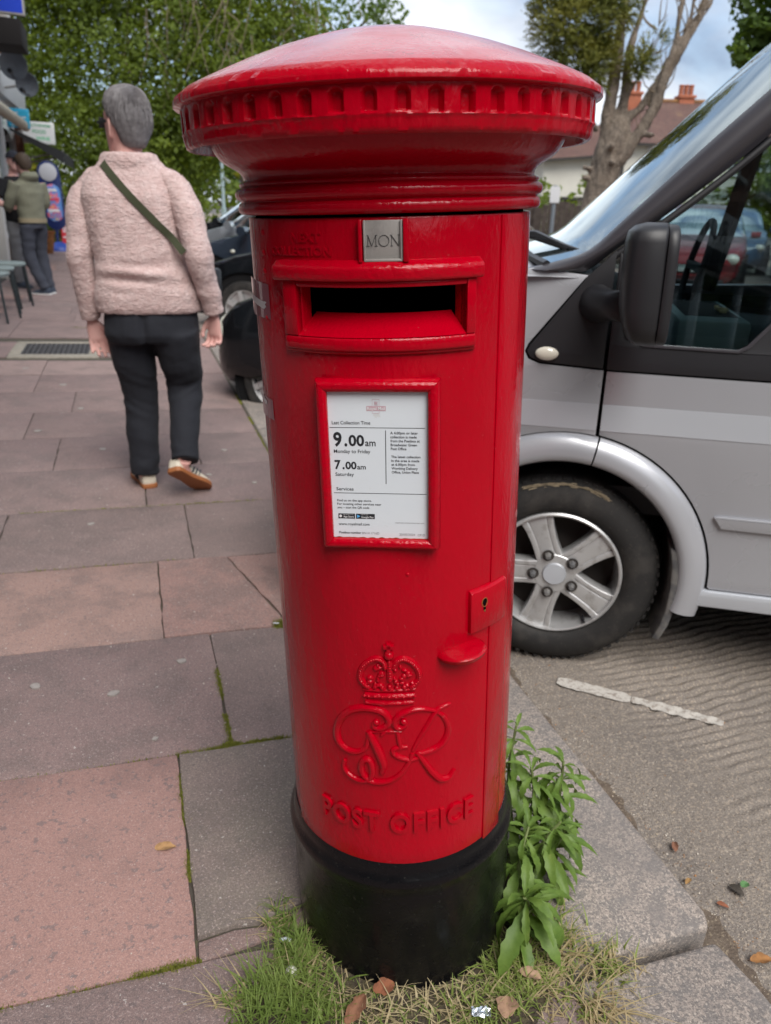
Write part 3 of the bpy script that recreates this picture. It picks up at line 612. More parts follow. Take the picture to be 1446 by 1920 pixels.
T('www.royalmail.com', 325, 1502, 613, 26, bold=.008); T('royalmail.com/services-near-you', 852, 1473, 1120, 13, tgt=grey_ink)
T('Postbox number', 330, 1585, 535, 22, bold=.016); T('BN14 1716D', 545, 1587, 703, 22, tgt=grey_ink); T('20/05/2024', 890, 1593, 1033, 22, tgt=grey_ink); T('CP1D', 1058, 1595, 1126, 22, tgt=grey_ink)
RC(594, 393, 776, 437, red_ink); T('Royal Mail', 602, 427, 768, 26, tgt=whi, bold=.015)
for (x0, y0, x1, y1) in ((648, 335, 716, 338), (648, 335, 651, 392), (713, 335, 716, 392), (648, 455, 716, 458), (648, 438, 651, 457), (713, 438, 716, 457), (668, 362, 698, 376), (665, 380, 701, 386)): RC(x0, y0, x1, y1, red_ink, .1923)
for x in (668, 680, 692): RC(x, 352, x+6, 364, red_ink, .1924)
ink.obj('print', ink_m, notice, fix=False, smooth=False); grey_ink.obj('faint_print', pmat('grey_ink', (.22, .21, .22), .6), notice, fix=False, smooth=False)['kind'] = 'stuff'
red_ink.obj('faded_emblem', pmat('faded_red', (.55, .38, .43), .5), notice, fix=False, smooth=False); whi.obj('white_print', pmat('white_ink', (.75, .76, .78), .5), notice, fix=False, smooth=False)['kind'] = 'stuff'; blu.obj('play_mark', pmat('blue_ink', (.1, .4, .75), .5), notice, fix=False, smooth=False)
# gap of dirt at the foot of the plate
b = B(); rg = random.Random(2); xs = [X0+i*(PW)/60 for i in range(61)]; hs = [max(.0004, .0016+.0016*noise.noise(Vector((x*160, 0, 0)))) for x in xs]
b.add([nf(x, Z0, .1923) for x in xs]+[nf(x, Z0+h, .1923) for x, h in zip(xs, hs)], [(i, i+1, 62+i, 61+i) for i in range(60)]); b.obj('rusty_edge', rust_m, notice, fix=False)
# scraps of old tape on its side
tape_m = pmat('tape', (.62, .60, .63), rough=.35); clear_m = pmat('clear_tape', (.30, .10, .13), rough=.12, coat=.6)
b = B()
def scrap(P, r): b.add([cp(p, z, r) for p, z in P], [tuple(range(len(P)))])
for i in range(6):
    p0, p1 = -78+i*3.4, -78+(i+1)*3.4; scrap([(p0, 1.138-.0012*i), (p1, 1.137-.0012*i), (p1, 1.146-.0012*i), (p0, 1.147-.0012*i)], .1915)
scrap([(-57.8, 1.132), (-56, 1.134), (-57, 1.137), (-55.5, 1.140), (-57.8, 1.141)], .1916)
b.obj('white_tape', tape_m, box_, fix=False); b = B()
pts = [(-82, 1.034, .012), (-78, 1.024, .008), (-74, 1.017, .008), (-70, 1.010, .011), (-66, 1.006, .008), (-63, 1.005, .004)]
for i in range(5):
    (a, z, h), (c, z2, h2) = pts[i], pts[i+1]; scrap([(a, z-h/2), (c, z2-h2/2), (c, z2+h2/2), (a, z+h/2)], .1918+.002*(1 if i == 1 else 0))
b.obj('white_tape', tape_m, box_, fix=False)
b = B()
for i in range(8):
    p0, p1 = -77+i*3, -77+(i+1)*3; scrap([(p0, 1.120), (p1, 1.119), (p1, 1.166-.0006*i), (p0, 1.168-.0006*i)], .1912)
b.obj('clear_tape', clear_m, box_, fix=False); b = B()
for i in range(5): p0, p1 = -72+i*3, -72+(i+1)*3; scrap([(p0, .985), (p1, .984), (p1, 1.012), (p0, 1.013)], .1912)
b.obj('clear_tape', clear_m, box_, fix=False)
# ================================================================== glass shader shared by vehicles and shop fronts
def glass_mat(name, tint=(.55, .62, .62), rough=.0, ior=1.52, boost=1.0):
    m = bpy.data.materials.new(name); m.use_nodes = True; t = m.node_tree; t.nodes.clear(); l = t.links.new
    o = t.nodes.new('ShaderNodeOutputMaterial'); mixs = t.nodes.new('ShaderNodeMixShader'); tr = t.nodes.new('ShaderNodeBsdfTransparent'); gl = t.nodes.new('ShaderNodeBsdfGlossy'); fr = t.nodes.new('ShaderNodeFresnel')
    tr.inputs['Color'].default_value = (*tint, 1); gl.inputs['Roughness'].default_value = rough; fr.inputs['IOR'].default_value = ior; gl.inputs['Color'].default_value = (.86, .94, .95, 1)
    mu = t.nodes.new('ShaderNodeMath'); mu.operation = 'MULTIPLY'; mu.use_clamp = True; mu.inputs[1].default_value = boost
    l(fr.outputs[0], mu.inputs[0]); l(mu.outputs[0], mixs.inputs[0]); l(tr.outputs[0], mixs.inputs[1]); l(gl.outputs[0], mixs.inputs[2]); l(mixs.outputs[0], o.inputs['Surface'])
    return m
side_glass = glass_mat('side_glass', (.54, .62, .63), boost=1.8)
screen_glass = glass_mat('screen_glass', (.66, .80, .79), boost=1.6)
silver_m = pmat('silver_paint', (.41, .418, .45), rough=.28, metal=.3, coat=.5, coatr=.04, rvar=(3, .24, .34))
silver2_m = pmat('pale_silver_paint', (.50, .525, .57), rough=.30, metal=.25, coat=.6, coatr=.04)
plas_m = pmat('black_plastic', (.018, .018, .021), rough=.42, spec=.5, bump=((700, .15, .001),))
pillar_m = pmat('satin_black', (.042, .039, .046), rough=.33, spec=.6, coat=.2, coatr=.2)
rub_m = pmat('tyre_rubber', (.022, .021, .021), rough=.75, spec=.35, var=((9, .45, .65, (.055, .050, .046), .6), (160, .6, .68, (.10, .09, .075), .35)), bump=((120, .25, .002),))
tread_m = rub_m
alloy_m = pmat('alloy', (.56, .56, .565), rough=.36, metal=.55, coat=.2, var=((30, .5, .7, (.33, .315, .30), .6),))
brake_m = pmat('brake_dust', (.05, .042, .038), rough=.85)
dark_m = pmat('dark_gap', (.010, .010, .011), rough=.9, spec=.2)
teal_m = pmat('grey_green_trim', (.42, .56, .58), rough=.6)
cabdk_m = pmat('cab_dark_trim', (.03, .034, .04), rough=.7)
seat_m = pmat('seat_cloth', (.10, .12, .135), rough=.95, bump=((200, .4, .002),))
head_m = pmat('headliner', (.05, .05, .055), rough=.95)
cream_m = pmat('cream_lens', (.72, .68, .58), rough=.15, coat=.6, spec=.6)
flap_m = pmat('dirty_rubber', (.10, .10, .104), rough=.8, var=((25, .42, .62, (.20, .19, .18), .75),), bump=((90, .3, .002),))

VR = Vector((.976296, -.21644, 0)); VI = Vector((.21644, .976296, 0))
van = empty('silver_van'); van.matrix_world = Matrix(((VR.x, VI.x, 0, .61), (VR.y, VI.y, 0, 2.06), (0, 0, 1, -.06), (0, 0, 0, 1)))
tag(van, 'silver van with black window trim parked nose in behind the post box', 'van')
def fy(z): return .105*max(0, z-.93) + .03*max(0, z-1.1)**1.3
VW = 1.86
def panel(name, poly, mat, off=0.0, thick=.008, parent=van, bevel=.0025, step=.035, far=False, bulge=None):
    """flat outline in (s, z) laid on the curved flank with thickness"""
    bm = bmesh.new(); f = bm.faces.new([bm.verts.new((s_, 0, z_)) for s_, z_ in poly])
    z = min(p[1] for p in poly); z1 = max(p[1] for p in poly)
    while z < z1:
        z += step; bmesh.ops.bisect_plane(bm, geom=bm.verts[:]+bm.edges[:]+bm.faces[:], plane_co=(0, 0, z), plane_no=(0, 0, 1))
    f0 = bm.faces[:]
    ex_ = bmesh.ops.extrude_face_region(bm, geom=f0); vv = [e for e in ex_['geom'] if isinstance(e, bmesh.types.BMVert)]; vset = set(vv)
    for v in bm.verts:
        y = fy(v.co.z) + off + (bulge(v.co.x, v.co.z) if bulge else 0) + (thick if v in vset else 0); v.co.y = VW-y if far else y
    bmesh.ops.recalc_face_normals(bm, faces=bm.faces)
    if bevel:
        E_ = [e for e in bm.edges if len(e.link_faces) == 2 and e.calc_face_angle(0) > R_(50)]
        bmesh.ops.bevel(bm, geom=E_, offset=bevel, segments=2, affect='EDGES', profile=.6, clamp_overlap=True)
    me = bpy.data.meshes.new(name); bm.to_mesh(me); bm.free(); me.shade_smooth(); me.set_sharp_from_angle(angle=R_(40))
    return add_obj(name, me, parent, mat)
HS, HZ, ROUT, RIN = -.10, .305, .425, .345
def arcp(r, a0, a1, n=18): return [(HS+r*math.cos(R_(a0+(a1-a0)*i/n)), HZ+r*math.sin(R_(a0+(a1-a0)*i/n))) for i in range(n+1)]
wa = math.degrees(math.acos((-.033-HS)/ROUT)); da = math.degrees(math.acos((-.024-HS)/ROUT))
wing = [(-.033, .908)] + [(-.205, .916), (-.236, .928), (-.247, .947), (-.239, .968), (-.102, 1.150), (-.25, 1.163), (-.45, 1.125), (-.62, 1.06), (-.62, .42), (-.52, .31)] + arcp(ROUT+.002, 179, wa)
panel('wing', wing, silver_m)
doorp = arcp(ROUT+.006, da, 0) + [(.337, .300), (1.02, .300), (1.02, .900), (-.024, .906)]
panel('door', doorp, silver_m)
panel('stripe', [(-.62, .742), (-.034, .742), (-.034, .8155), (-.62, .8155)], silver2_m, off=-.0015, thick=.003, bevel=0)
panel('stripe', [(-.0225, .742), (1.018, .742), (1.018, .8155), (-.0235, .8155)], silver2_m, off=-.0015, thick=.003, bevel=0)
panel('rubbing_strip', [(.312, .523), (.335, .492), (1.015, .486), (1.015, .527), (.33, .527)], silver_m, off=-.012, thick=.014, bevel=.006)
panel('wing_trim', [(-.036, .914), (-.205, .922), (-.231, .933), (-.240, .948), (-.233, .966), (-.097, 1.153), (-.036, 1.214)], plas_m, off=-.004, thick=.012, bevel=.004)
panel('door_trim', [(-.027, .911), (1.02, .905), (1.02, 1.17), (.46, 1.155), (.372, 1.056), (.318, .990), (.295, .976), (.06, .979), (.012, 1.0), (.0, 1.04), (-.012, 1.11), (-.02, 1.205), (-.027, 1.214)], plas_m, off=-.004, thick=.012, bevel=.004)
panel('window_seal', [(.295, .974), (.06, .977), (.012, .998), (.0, 1.04), (.008, 1.042), (.019, 1.006), (.062, .986), (.292, .983), (.312, .994), (.366, 1.061), (.455, 1.16), (.462, 1.155), (.374, 1.054), (.320, .987)], pillar_m, off=-.008, thick=.008, bevel=.003)
panel('door_window', [(.0, 1.03), (.012, 1.0), (.06, .979), (.295, .976), (.318, .990), (.372, 1.056), (.46, 1.155), (1.0, 1.165), (1.0, 1.80), (.66, 1.85), (.30, 1.487), (.13, 1.335), (.0, 1.245), (-.012, 1.11)], side_glass, off=.012, thick=.0, bevel=0)
# inner liner behind the shut lines
panel('inner_panel', [(-.6, .76), (1.0, .76), (1.0, .96), (-.15, .96), (-.3, 1.1), (-.6, 1.05)], dark_m, off=.02, thick=.01, bevel=0)
panel('inner_panel', [(.36, .25), (1.0, .25), (1.0, .80), (.12, .80), (.30, .62)], dark_m, off=.02, thick=.01, bevel=0)
# A pillar: broad rounded sweep from bonnet edge to roof
outer = smooth_path([(-.262, 1.160), (-.19, 1.180), (-.106, 1.212), (-.03, 1.285), (.064, 1.38), (.17, 1.487), (.278, 1.592), (.42, 1.735), (.55, 1.862), (.64, 1.94)], 3)
inner = smooth_path([(-.15, 1.157), (-.105, 1.160), (-.035, 1.218), (.03, 1.266), (.125, 1.343), (.215, 1.420), (.297, 1.497), (.43, 1.63), (.57, 1.772), (.66, 1.862)], 3)
b = B(); rings = []
for p, q in zip(outer, inner):
    r_ = []
    for k in range(9):
        t_ = k/8; c_ = p.lerp(q, t_); bl = .026*math.sin(math.pi*min(1, t_*1.05+.03))**.7; r_.append(Vector((c_.x, fy(c_.y)+.014-bl, c_.y)))
    r_ += [r_[-1]+Vector((0, .045, 0)), r_[0]+Vector((0, .045, 0))]; rings.append(r_)
b.loft(rings).obj('windscreen_pillar', pillar_m, van, sharp=55)
b = B(); pth = [Vector((p.x+.006, fy(p.y)+.004, p.y-.010)) for p in inner[5:]]; b.tube(pth, .009, 8); b.obj('window_seal', plas_m, van)
pil2 = b = B(); rings = []
for p, q in zip(outer, inner):
    rings.append([Vector((p.x, VW-fy(p.y), p.y)), Vector((q.x, VW-fy(q.y), q.y)), Vector((q.x, VW-fy(q.y)-.04, q.y)), Vector((p.x, VW-fy(p.y)-.04, p.y))])
b.loft(rings).obj('windscreen_pillar', pillar_m, van)
# windscreen bowed forward
b = B(); nA, nB = 28, 24; V = []
for i in range(nA+1):
    t_ = i/nA; k_ = t_*(len(outer)-1); k0_ = min(int(k_), len(outer)-2); p = outer[k0_].lerp(outer[k0_+1], k_-k0_)
    for j in range(nB+1):
        q = j/nB; y0 = fy(p.y)+.012; y = y0+(VW-2*y0)*q; s_ = p.x+.012 - (.120-.03*t_)*(1-(2*q-1)**2)**.9; V.append(Vector((s_, y, p.y+.004+.02*(1-(2*q-1)**2))))
F = [(i*(nB+1)+j, (i+1)*(nB+1)+j, (i+1)*(nB+1)+j+1, i*(nB+1)+j+1) for i in range(2, nA) for j in range(nB)]
b.add(V, F).obj('windscreen', screen_glass, van, fix=False, sharp=80)
edge = [V[2*(nB+1)+j]+Vector((-.004, 0, -.004)) for j in range(nB+1)]
B().tube(edge, .012, 6).obj('windscreen_seal', plas_m, van)
# bonnet and nose
b = B(); rings = []
for s_, z_, inset, drop in [(-.08, 1.155, .03, .0), (-.26, 1.155, .0, 0), (-.45, 1.118, .0, 0), (-.62, 1.055, .003, 0), (-.76, .985, .02, 0), (-.86, .90, .06, 0), (-.93, .80, .12, 0), (-.95, .70, .16, 0), (-.95, .45, .18, 0)]:
    r_ = []
    for j in range(25):
        q = j/24; y = inset+(VW-2*inset)*q; e = 1-(2*q-1)**6; r_.append(Vector((s_-.10*(1-(2*q-1)**2)*(1 if s_ < -.3 else .6)+.10*(0 if s_ < -.3 else 0), y, z_+.045*(1-(2*q-1)**2)*(1 if z_ > .85 else .3)-.012*(1-e))))
    rings.append(r_)
b.loft(rings, cap=False, closed=False).obj('bonnet', silver_m, van, sharp=60)
for fx in (0, 1):
    b = B(); rings = []
    for s_, y_, zt in [(-.615, .0, 1.058), (-.76, .02, .985), (-.86, .06, .90), (-.93, .12, .80), (-.95, .16, .70)]:
        yy = VW-y_ if fx else y_; rings.append([Vector((s_, yy, .44)), Vector((s_, yy, zt))])
    b.loft(rings, cap=False, closed=False).obj('nose_side', silver_m, van, fix=False)
b = B(); rings = []
for y in [0.0, .03, .12, .4, .93, 1.46, 1.74, 1.83, 1.86]:
    e = abs(2*y/VW-1); s_ = -1.02+.36*max(0, e-.55)**1.6+.0; rings.append([Vector((s_, y, .22)), Vector((s_-.02, y, .35)), Vector((s_-.01, y, .47)), Vector((s_+.06, y, .50)), Vector((s_+.2, y, .48)), Vector((s_+.2, y, .24))])
b.loft(rings).obj('front_bumper', plas_m, van)
for sy in (.27, VW-.27): B().ball((-.955, sy, .70), (.06, .17, .12), 16, 10).obj('headlight', cream_m, van)
b = B()
for k in range(4): b.box((-1.055, VW/2, .56+k*.055), (.03, .72, .022))
b.obj('grille', plas_m, van, bevel=.004)
# wheel arch flare
def flare(a0, a1, n):
    sec = [(RIN+.012, .07), (RIN, .045), (RIN-.001, -.014), (RIN+.007, -.026), (RIN+.022, -.030), (RIN+.045, -.026), (RIN+.064, -.016), (ROUT-.004, -.006), (ROUT, .006)]
    rings = [[Vector((HS+r*math.cos(R_(a0+(a1-a0)*i/n)), y, HZ+r*math.sin(R_(a0+(a1-a0)*i/n)))) for r, y in sec] for i in range(n+1)]
    B().loft(rings, closed=False, cap=False).obj('arch_flare', silver_m, van, sharp=50)
sp_a = math.degrees(math.acos((-.028-HS)/.385)); flare(-13, sp_a-.35, 30); flare(sp_a+.35, 178, 30)
b = B(); b.loft([[Vector((HS+.44*math.cos(R_(a)), y, HZ+.44*math.sin(R_(a)))) for y in (.03, .42)] for a in range(-10, 196, 8)], cap=False, closed=False); b.add([(HS+.5, .42, .15), (HS-.5, .42, .15), (HS-.5, .42, .85), (HS+.5, .42, .85)], [(0, 1, 2, 3)]); b.obj('wheel_housing', dark_m, van, fix=False)
# sill, underside
panel('sill', [(.268, .262), (.30, .246), (1.02, .243), (1.02, .296), (.34, .296), (.262, .300)], silver2_m, off=-.012, thick=.05, bevel=.008)
B().box((2.0, VW/2, .27), (3.5, VW-.16, .06)).box((-.3, VW/2, .35), (1.1, VW-.9, .1)).obj('underside', dark_m, van)
# mud flap hanging behind the tyre
b = B(); rings = []
for z_, s_, w_ in [(.415, .214, -.012), (.36, .225, -.014), (.29, .230, -.014), (.22, .228, -.014), (.165, .219, -.010), (.118, .204, -.004)]:
    rings.append([Vector((s_, .0+w_, z_)), Vector((s_+.018, -.006+w_, z_)), Vector((s_+.026, .012+w_, z_)), Vector((s_+.026, .22, z_)), Vector((s_, .22, z_))])
b.loft(rings).obj('mud_flap', flap_m, van, bevel=.003)
# wheels
def van_wheel(name, s_, y_, parent, mirror=False):
    w_ = bpy.data.objects.new(name, None); COL.objects.link(w_); w_.parent = parent; w_.location = (s_, y_, .279)
    if mirror: w_.rotation_euler = (0, 0, math.pi)
    RY = Matrix.Rotation(R_(90), 3, 'X')               # lathe axis to local y
    tp = [(.205, .19), (.26, .20), (.296, .185), (.3075, .16), (.3085, .10), (.3075, .04), (.300, .020), (.286, .006), (.268, -.004), (.245, -.009), (.222, -.007), (.204, .002), (.198, .014)]
    def lat(prof, n, nm, m, **k):
        b_ = B(); b_.lathe([(r, -y) for r, y in prof], n, M=Matrix.Rotation(R_(90), 3, 'X')); return b_.obj(nm, m, w_, **k)
    lat(tp, 96, 'tyre', rub_m, sharp=40)
    b_ = B()
    for k in range(64):
        a = 2*math.pi*k/64; b_.box((.301*math.cos(a), .030, .301*math.sin(a)), (.007, .03, .012), Matrix.Rotation(-a, 3, 'Y'))
    b_.obj('tread', rub_m, w_)['kind'] = 'stuff'
    lat([(.200, .016), (.198, .002), (.193, -.002), (.188, .0), (.186, .012), (.182, .05), (.178, .12)], 72, 'rim', alloy_m, sharp=40)
    lat([(.0, .10), (.180, .10)], 36, 'brake_disc', brake_m)
    sp = B()
    for k in range(5):
        a = R_(40-72*k); d_ = Vector((math.cos(a), 0, math.sin(a))); n_ = Vector((-math.sin(a), 0, math.cos(a)))
        def sec(r, hw, y0, g):                        # spoke section: a broad face, a groove each side, raised shoulders
            xs = [(-hw, y0+.045), (-hw, y0+.004), (-hw*.94, y0), (-hw*.62, y0), (-hw*.56, y0+g), (-hw*.48, y0+g*.4), (hw*.48, y0+g*.4), (hw*.56, y0+g), (hw*.62, y0), (hw*.94, y0), (hw, y0+.004), (hw, y0+.045)]
            return [d_*r+n_*x+Vector((0, y, 0)) for x, y in xs]
        sp.loft([sec(.0, .040, .006, .001), sec(.05, .040, .006, .002), sec(.085, .038, .006, .004), sec(.115, .039, .007, .004), sec(.15, .043, .008, .004), sec(.187, .052, .008, .004)])
    sp.obj('spokes', alloy_m, w_, sharp=30, bevel=.0015)
    lat([(0, .003), (.060, .004), (.066, .010), (.066, .05)], 48, 'hub', alloy_m, sharp=40)
    lat([(0, -.004), (.033, -.003), (.0355, .001), (.0355, .006)], 40, 'hub_cap', silver2_m, sharp=40)
    for k in range(5):
        a = R_(40-72*k); q = Vector((.064*math.cos(a), .0, .064*math.sin(a))); b_ = B()
        b_.lathe([(0, -.004), (.0145, -.004), (.0165, -.0045), (.018, -.001)], 20, M=Matrix.Rotation(R_(90), 3, 'X'), c=q+Vector((0, -.0015, 0)))
        pocket = b_.obj('bolt_pocket', brake_m, w_, fix=False)
        b_ = B(); b_.lathe([(0, .012), (.006, .012), (.0085, .009), (.0105, .0), (.0105, -.01)], 6, M=Matrix.Rotation(R_(90), 3, 'X'), c=q+Vector((0, -.006, 0))); b_.obj('wheel_bolt', flap_m, w_, sharp=25)
    B().tube([(.10, .03, -.145), (.105, -.002, -.150)], .004, 8).obj('valve', plas_m, w_)
    return w_
van_wheel('wheel', HS, .022, van); van_wheel('wheel', HS, VW-.022, van, True); van_wheel('wheel', 2.75, .022, van); van_wheel('wheel', 2.75, VW-.022, van, True)
# dried mud scuff on the tyre shoulder
b = B(); rg = random.Random(9)
for i in range(130):
    a = R_(rg.uniform(62, 112)); r0_ = .287+rg.gauss(0, .003); l_ = rg.uniform(.004, .016); q = Vector((HS+r0_*math.cos(a), .024, .279+r0_*math.sin(a))); tdir = Vector((-math.sin(a), 0, math.cos(a))); rad = Vector((math.cos(a), 0, math.sin(a)))
    h_ = rg.uniform(.0008, .003); b.add([q-tdir*l_, q+tdir*l_, q+tdir*l_*.7+rad*h_, q-tdir*l_*.6+rad*h_], [(0, 1, 2, 3)])
b.obj('dried_mud', pmat('dried_mud', (.34, .28, .19), .95), van, fix=False)['kind'] = 'stuff'
# wing mirror
b = B(); rings = []
for z_, s0, s1, y0, y1 in [(1.012, .030, .064, -.20, -.13), (1.016, .012, .066, -.235, -.11), (1.03, -.004, .067, -.255, -.10), (1.06, -.018, .067, -.268, -.092), (1.10, -.027, .066, -.272, -.09), (1.18, -.031, .064, -.272, -.09), (1.245, -.030, .061, -.27, -.09), (1.266, -.026, .060, -.265, -.094), (1.279, -.012, .058, -.25, -.105), (1.286, .012, .056, -.22, -.13)]:
    r_ = []; cs_, cy_ = (s0+s1)/2, (y0+y1)/2; hs_, hy_ = (s1-s0)/2, (y1-y0)/2
    for k in range(24):
        a = 2*math.pi*k/24; c_, n_ = math.cos(a), math.sin(a); pw = .5 if c_ < 0 else .25
        r_.append(Vector((cs_+hs_*math.copysign(abs(c_)**pw, c_), cy_+hy_*math.copysign(abs(n_)**.55, n_), z_)))
    rings.append(r_)
mir = b.loft(rings).obj('door_mirror', plas_m, van, sharp=60)
b = B(); rings = []
for ds, k in ((.0600, .985), (.0655, 1.0), (.080, .99), (.0835, .95)):
    r_ = []
    for i in range(32):
        a = 2*math.pi*i/32; c_, n_ = math.cos(a), math.sin(a); y_ = -.181+.0915*k*math.copysign(abs(c_)**.4, c_); z_ = 1.150+.134*k*math.copysign(abs(n_)**.45, n_); r_.append(Vector((ds-.004*(z_-1.05)/.2, y_, z_)))
    rings.append(r_)
b.loft(rings).obj('mirror_bezel', plas_m, mir, sharp=50)
b = B(); b.loft([[Vector((s_, y_+r*.2, z_)) + Vector((r*math.cos(2*math.pi*k/14), 0, r*math.sin(2*math.pi*k/14)*1.05)) for k in range(14)] for s_, y_, z_, r in [(-.074, .02, 1.080, .048), (-.068, -.008, 1.081, .046), (-.050, -.05, 1.084, .038), (-.028, -.09, 1.088, .036), (.0, -.12, 1.090, .04)]]); b.obj('mirror_arm', plas_m, mir, sharp=60)
B().ball((-.187, -.008, .946), (.0315, .012, .0185), 20, 10).obj('side_indicator', cream_m, van)
# wiper on the scuttle
b = B(); b.tube([(-.40, .62, 1.185), (-.33, .52, 1.232), (-.26, .42, 1.236), (-.17, .20, 1.212), (-.125, .10, 1.205)], [.010, .013, .011, .008, .005], 8); b.tube([(-.36, .60, 1.215), (-.28, .45, 1.226), (-.16, .17, 1.206)], .006, 6); b.ball((-.335, .53, 1.228), (.03, .03, .022), 10, 8)
b.obj('wiper', plas_m, van)
# upper body, roof, load sides
b = B(); z0 = .25
for yy, fl_ in ((0, 1), (VW, -1)):
    prof = [(z, fy(z)) for z in (.30, .5, .74, .93, 1.1, 1.3, 1.5, 1.7, 1.85, 1.97)]
    rings = [[Vector((s_, yy+fl_*y, z)) for z, y in prof] for s_ in (1.03, 4.1)]; b.loft(rings, closed=False, cap=False)
b.obj('load_side', silver_m, van, fix=False)
b = B(); rings = []
for s_, zc in [(.42, 1.945), (.60, 2.0), (.9, 2.045), (1.4, 2.06), (4.1, 2.06)]:
    rings.append([Vector((s_+(.0 if s_ > .7 else .22*(2*j/16-1)**2), fy(1.95)+(VW-2*fy(1.95))*j/16, zc-.11*(2*j/16-1)**4)) for j in range(17)])
b.loft(rings, closed=False, cap=False).obj('roof', silver_m, van, fix=False, sharp=60)
B().add([(4.1, .0, .3), (4.1, VW, .3), (4.1, VW-.2, 2.0), (4.1, .2, 2.0)], [(0, 1, 2, 3)]).obj('back_door', silver_m, van, fix=False)
panel('window_frame', [(.66, 1.862), (1.02, 1.80), (1.02, 1.17), (1.0, 1.17), (1.0, 1.795), (.665, 1.845)], plas_m, off=0, thick=.03)
panel('cant_rail', [(.64, 1.94), (.66, 1.866), (1.03, 1.81), (1.03, 1.97), (.70, 1.97)], silver_m, off=0, thick=.02)
# far flank of the cab
panel('far_door', [(-.62, .42), (-.52, .31), (1.02, .30), (1.02, 1.02), (.2, .985), (-.04, 1.08), (-.10, 1.155), (-.25, 1.163), (-.62, 1.06)], silver_m, far=True, thick=.05)
panel('far_window', [(-.03, 1.08), (.2, .985), (1.0, 1.02), (1.0, 1.80), (.66, 1.85), (.30, 1.487), (.0, 1.245)], side_glass, far=True, off=.012, thick=0, bevel=0)
b = B(); b.bar((.475, VW-.09, .98), (.60, VW-.16, 1.80), .07, .05).obj('far_window_post', cabdk_m, van)
b = B(); b.bar((1.0, VW-.06, .98), (1.0, VW-.16, 1.95), .10, .06).bar((1.02, .07, .98), (1.02, .16, 1.95), .06, .06).obj('door_post', cabdk_m, van)
# cab inside
B().box((.95, VW/2, .40), (.9, VW-.2, .06)).box((.2, VW/2, .52), (.75, VW-.16, .08)).obj('cab_floor', cabdk_m, van)
B().add([(1.5, .1, .4), (1.5, VW-.1, .4), (1.5, VW-.2, 1.95), (1.5, .2, 1.95)], [(0, 1, 2, 3)]).add([(.55, .12, 1.93), (1.5, .12, 1.93), (1.5, VW-.12, 1.93), (.55, VW-.12, 1.93)], [(0, 1, 2, 3)]).obj('bulkhead', head_m, van, fix=False)
b = B(); b.loft([[Vector((s_, y, z)) for s_, z in ((-.28, .62), (-.30, 1.08), (-.20, 1.11), (.02, 1.07), (.12, 1.0), (.13, .90), (.06, .62))] for y in (.08, VW-.08)]); b.obj('dashboard', cabdk_m, van, bevel=.02)
b = B(); b.box((.245, .36, .985), (.19, .50, .115)).box((.235, .35, .86), (.15, .46, .15)); console = b.obj('parcel_tray', teal_m, van, bevel=.016)
B().box((.245, .38, 1.041), (.14, .40, .006)).obj('tray_well', cabdk_m, console)
b = B()
for k in range(7): b.box((.285+.01*math.sin(k*2.1), .25+.012*k, 1.050+.003*(k % 3)), (.018, .012, .006), Matrix.Rotation(k*.9, 3, 'Z'))
b.obj('crumbs', pmat('crumbs', (.62, .55, .33), .8), console)['kind'] = 'stuff'
def seat(nm, y):
    b = B(); rings = []
    for s_, z_, h_ in [(.47, .80, .06), (.52, .83, .085), (.75, .81, .09), (.95, .79, .08)]:
        rings.append([Vector((s_, y+.22*math.copysign(abs(math.cos(a))**.5, math.cos(a)), z_+h_*math.copysign(abs(math.sin(a))**.6, math.sin(a)))) for a in [2*math.pi*k/16 for k in range(16)]])
    b.loft(rings); rings = []
    for z_, s_ in [(.85, .98), (1.0, 1.02), (1.3, 1.10), (1.42, 1.13)]:
        rings.append([Vector((s_+.07*math.sin(a), y+.22*math.copysign(abs(math.cos(a))**.5, math.cos(a)), z_)) for a in [2*math.pi*k/16 for k in range(16)]])
    b.loft(rings); b.obj(nm, seat_m, van, sharp=60)
seat('seat', .38); seat('seat', VW-.42)
b = B(); b.tube([Vector((.36+.10*math.sin(a)*.35, VW-.44+.19*math.cos(a), 1.10+.19*math.sin(a)*.93)) for a in [2*math.pi*k/28 for k in range(28)]], .014, 8, closed=True); b.bar((.36, VW-.63, 1.1), (.36, VW-.25, 1.1), .03, .03); b.obj('steering_wheel', cabdk_m, van)
B().box((.10, VW-.47, 1.19), (.03, .28, .16)).obj('instrument_hood', cabdk_m, van, bevel=.02)
# ================================================================== people
from mathutils.bvhtree import BVHTree
skin_m = pmat('skin', (.66, .385, .345), rough=.55, spec=.4, var=((25, .4, .7, (.68, .33, .30), .5),))
fleece_m = pmat('pink_fleece', (.62, .455, .435), rough=1, spec=.1, sheen=.3, var=((40, .40, .62, (.70, .555, .535), .7, 4), (16, .5, .7, (.55, .385, .365), .5, 4), (210, .45, .7, (.54, .38, .365), .3, 2)), bump=((60, .8, .009, (1, 1, 2.2)), (230, .7, .004)))
slate_m = pmat('slate_trousers', (.021, .0225, .029), rough=.85, spec=.25, sheen=.03, bump=((500, .25, .001),))
cream_sh = pmat('cream_leather', (.62, .56, .46), rough=.6); gum_m = pmat('gum_sole', (.34, .125, .045), rough=.6); dkst_m = pmat('dark_stripe', (.05, .055, .065), rough=.6)
olive_m = pmat('olive_webbing', (.060, .068, .036), rough=.85, bump=((600, .4, .001),)); greyhair_m = pmat('grey_hair', (.145, .135, .14), rough=.6, var=((60, .4, .62, (.22, .207, .213), .6), (9, .5, .68, (.095, .088, .09), .6)))
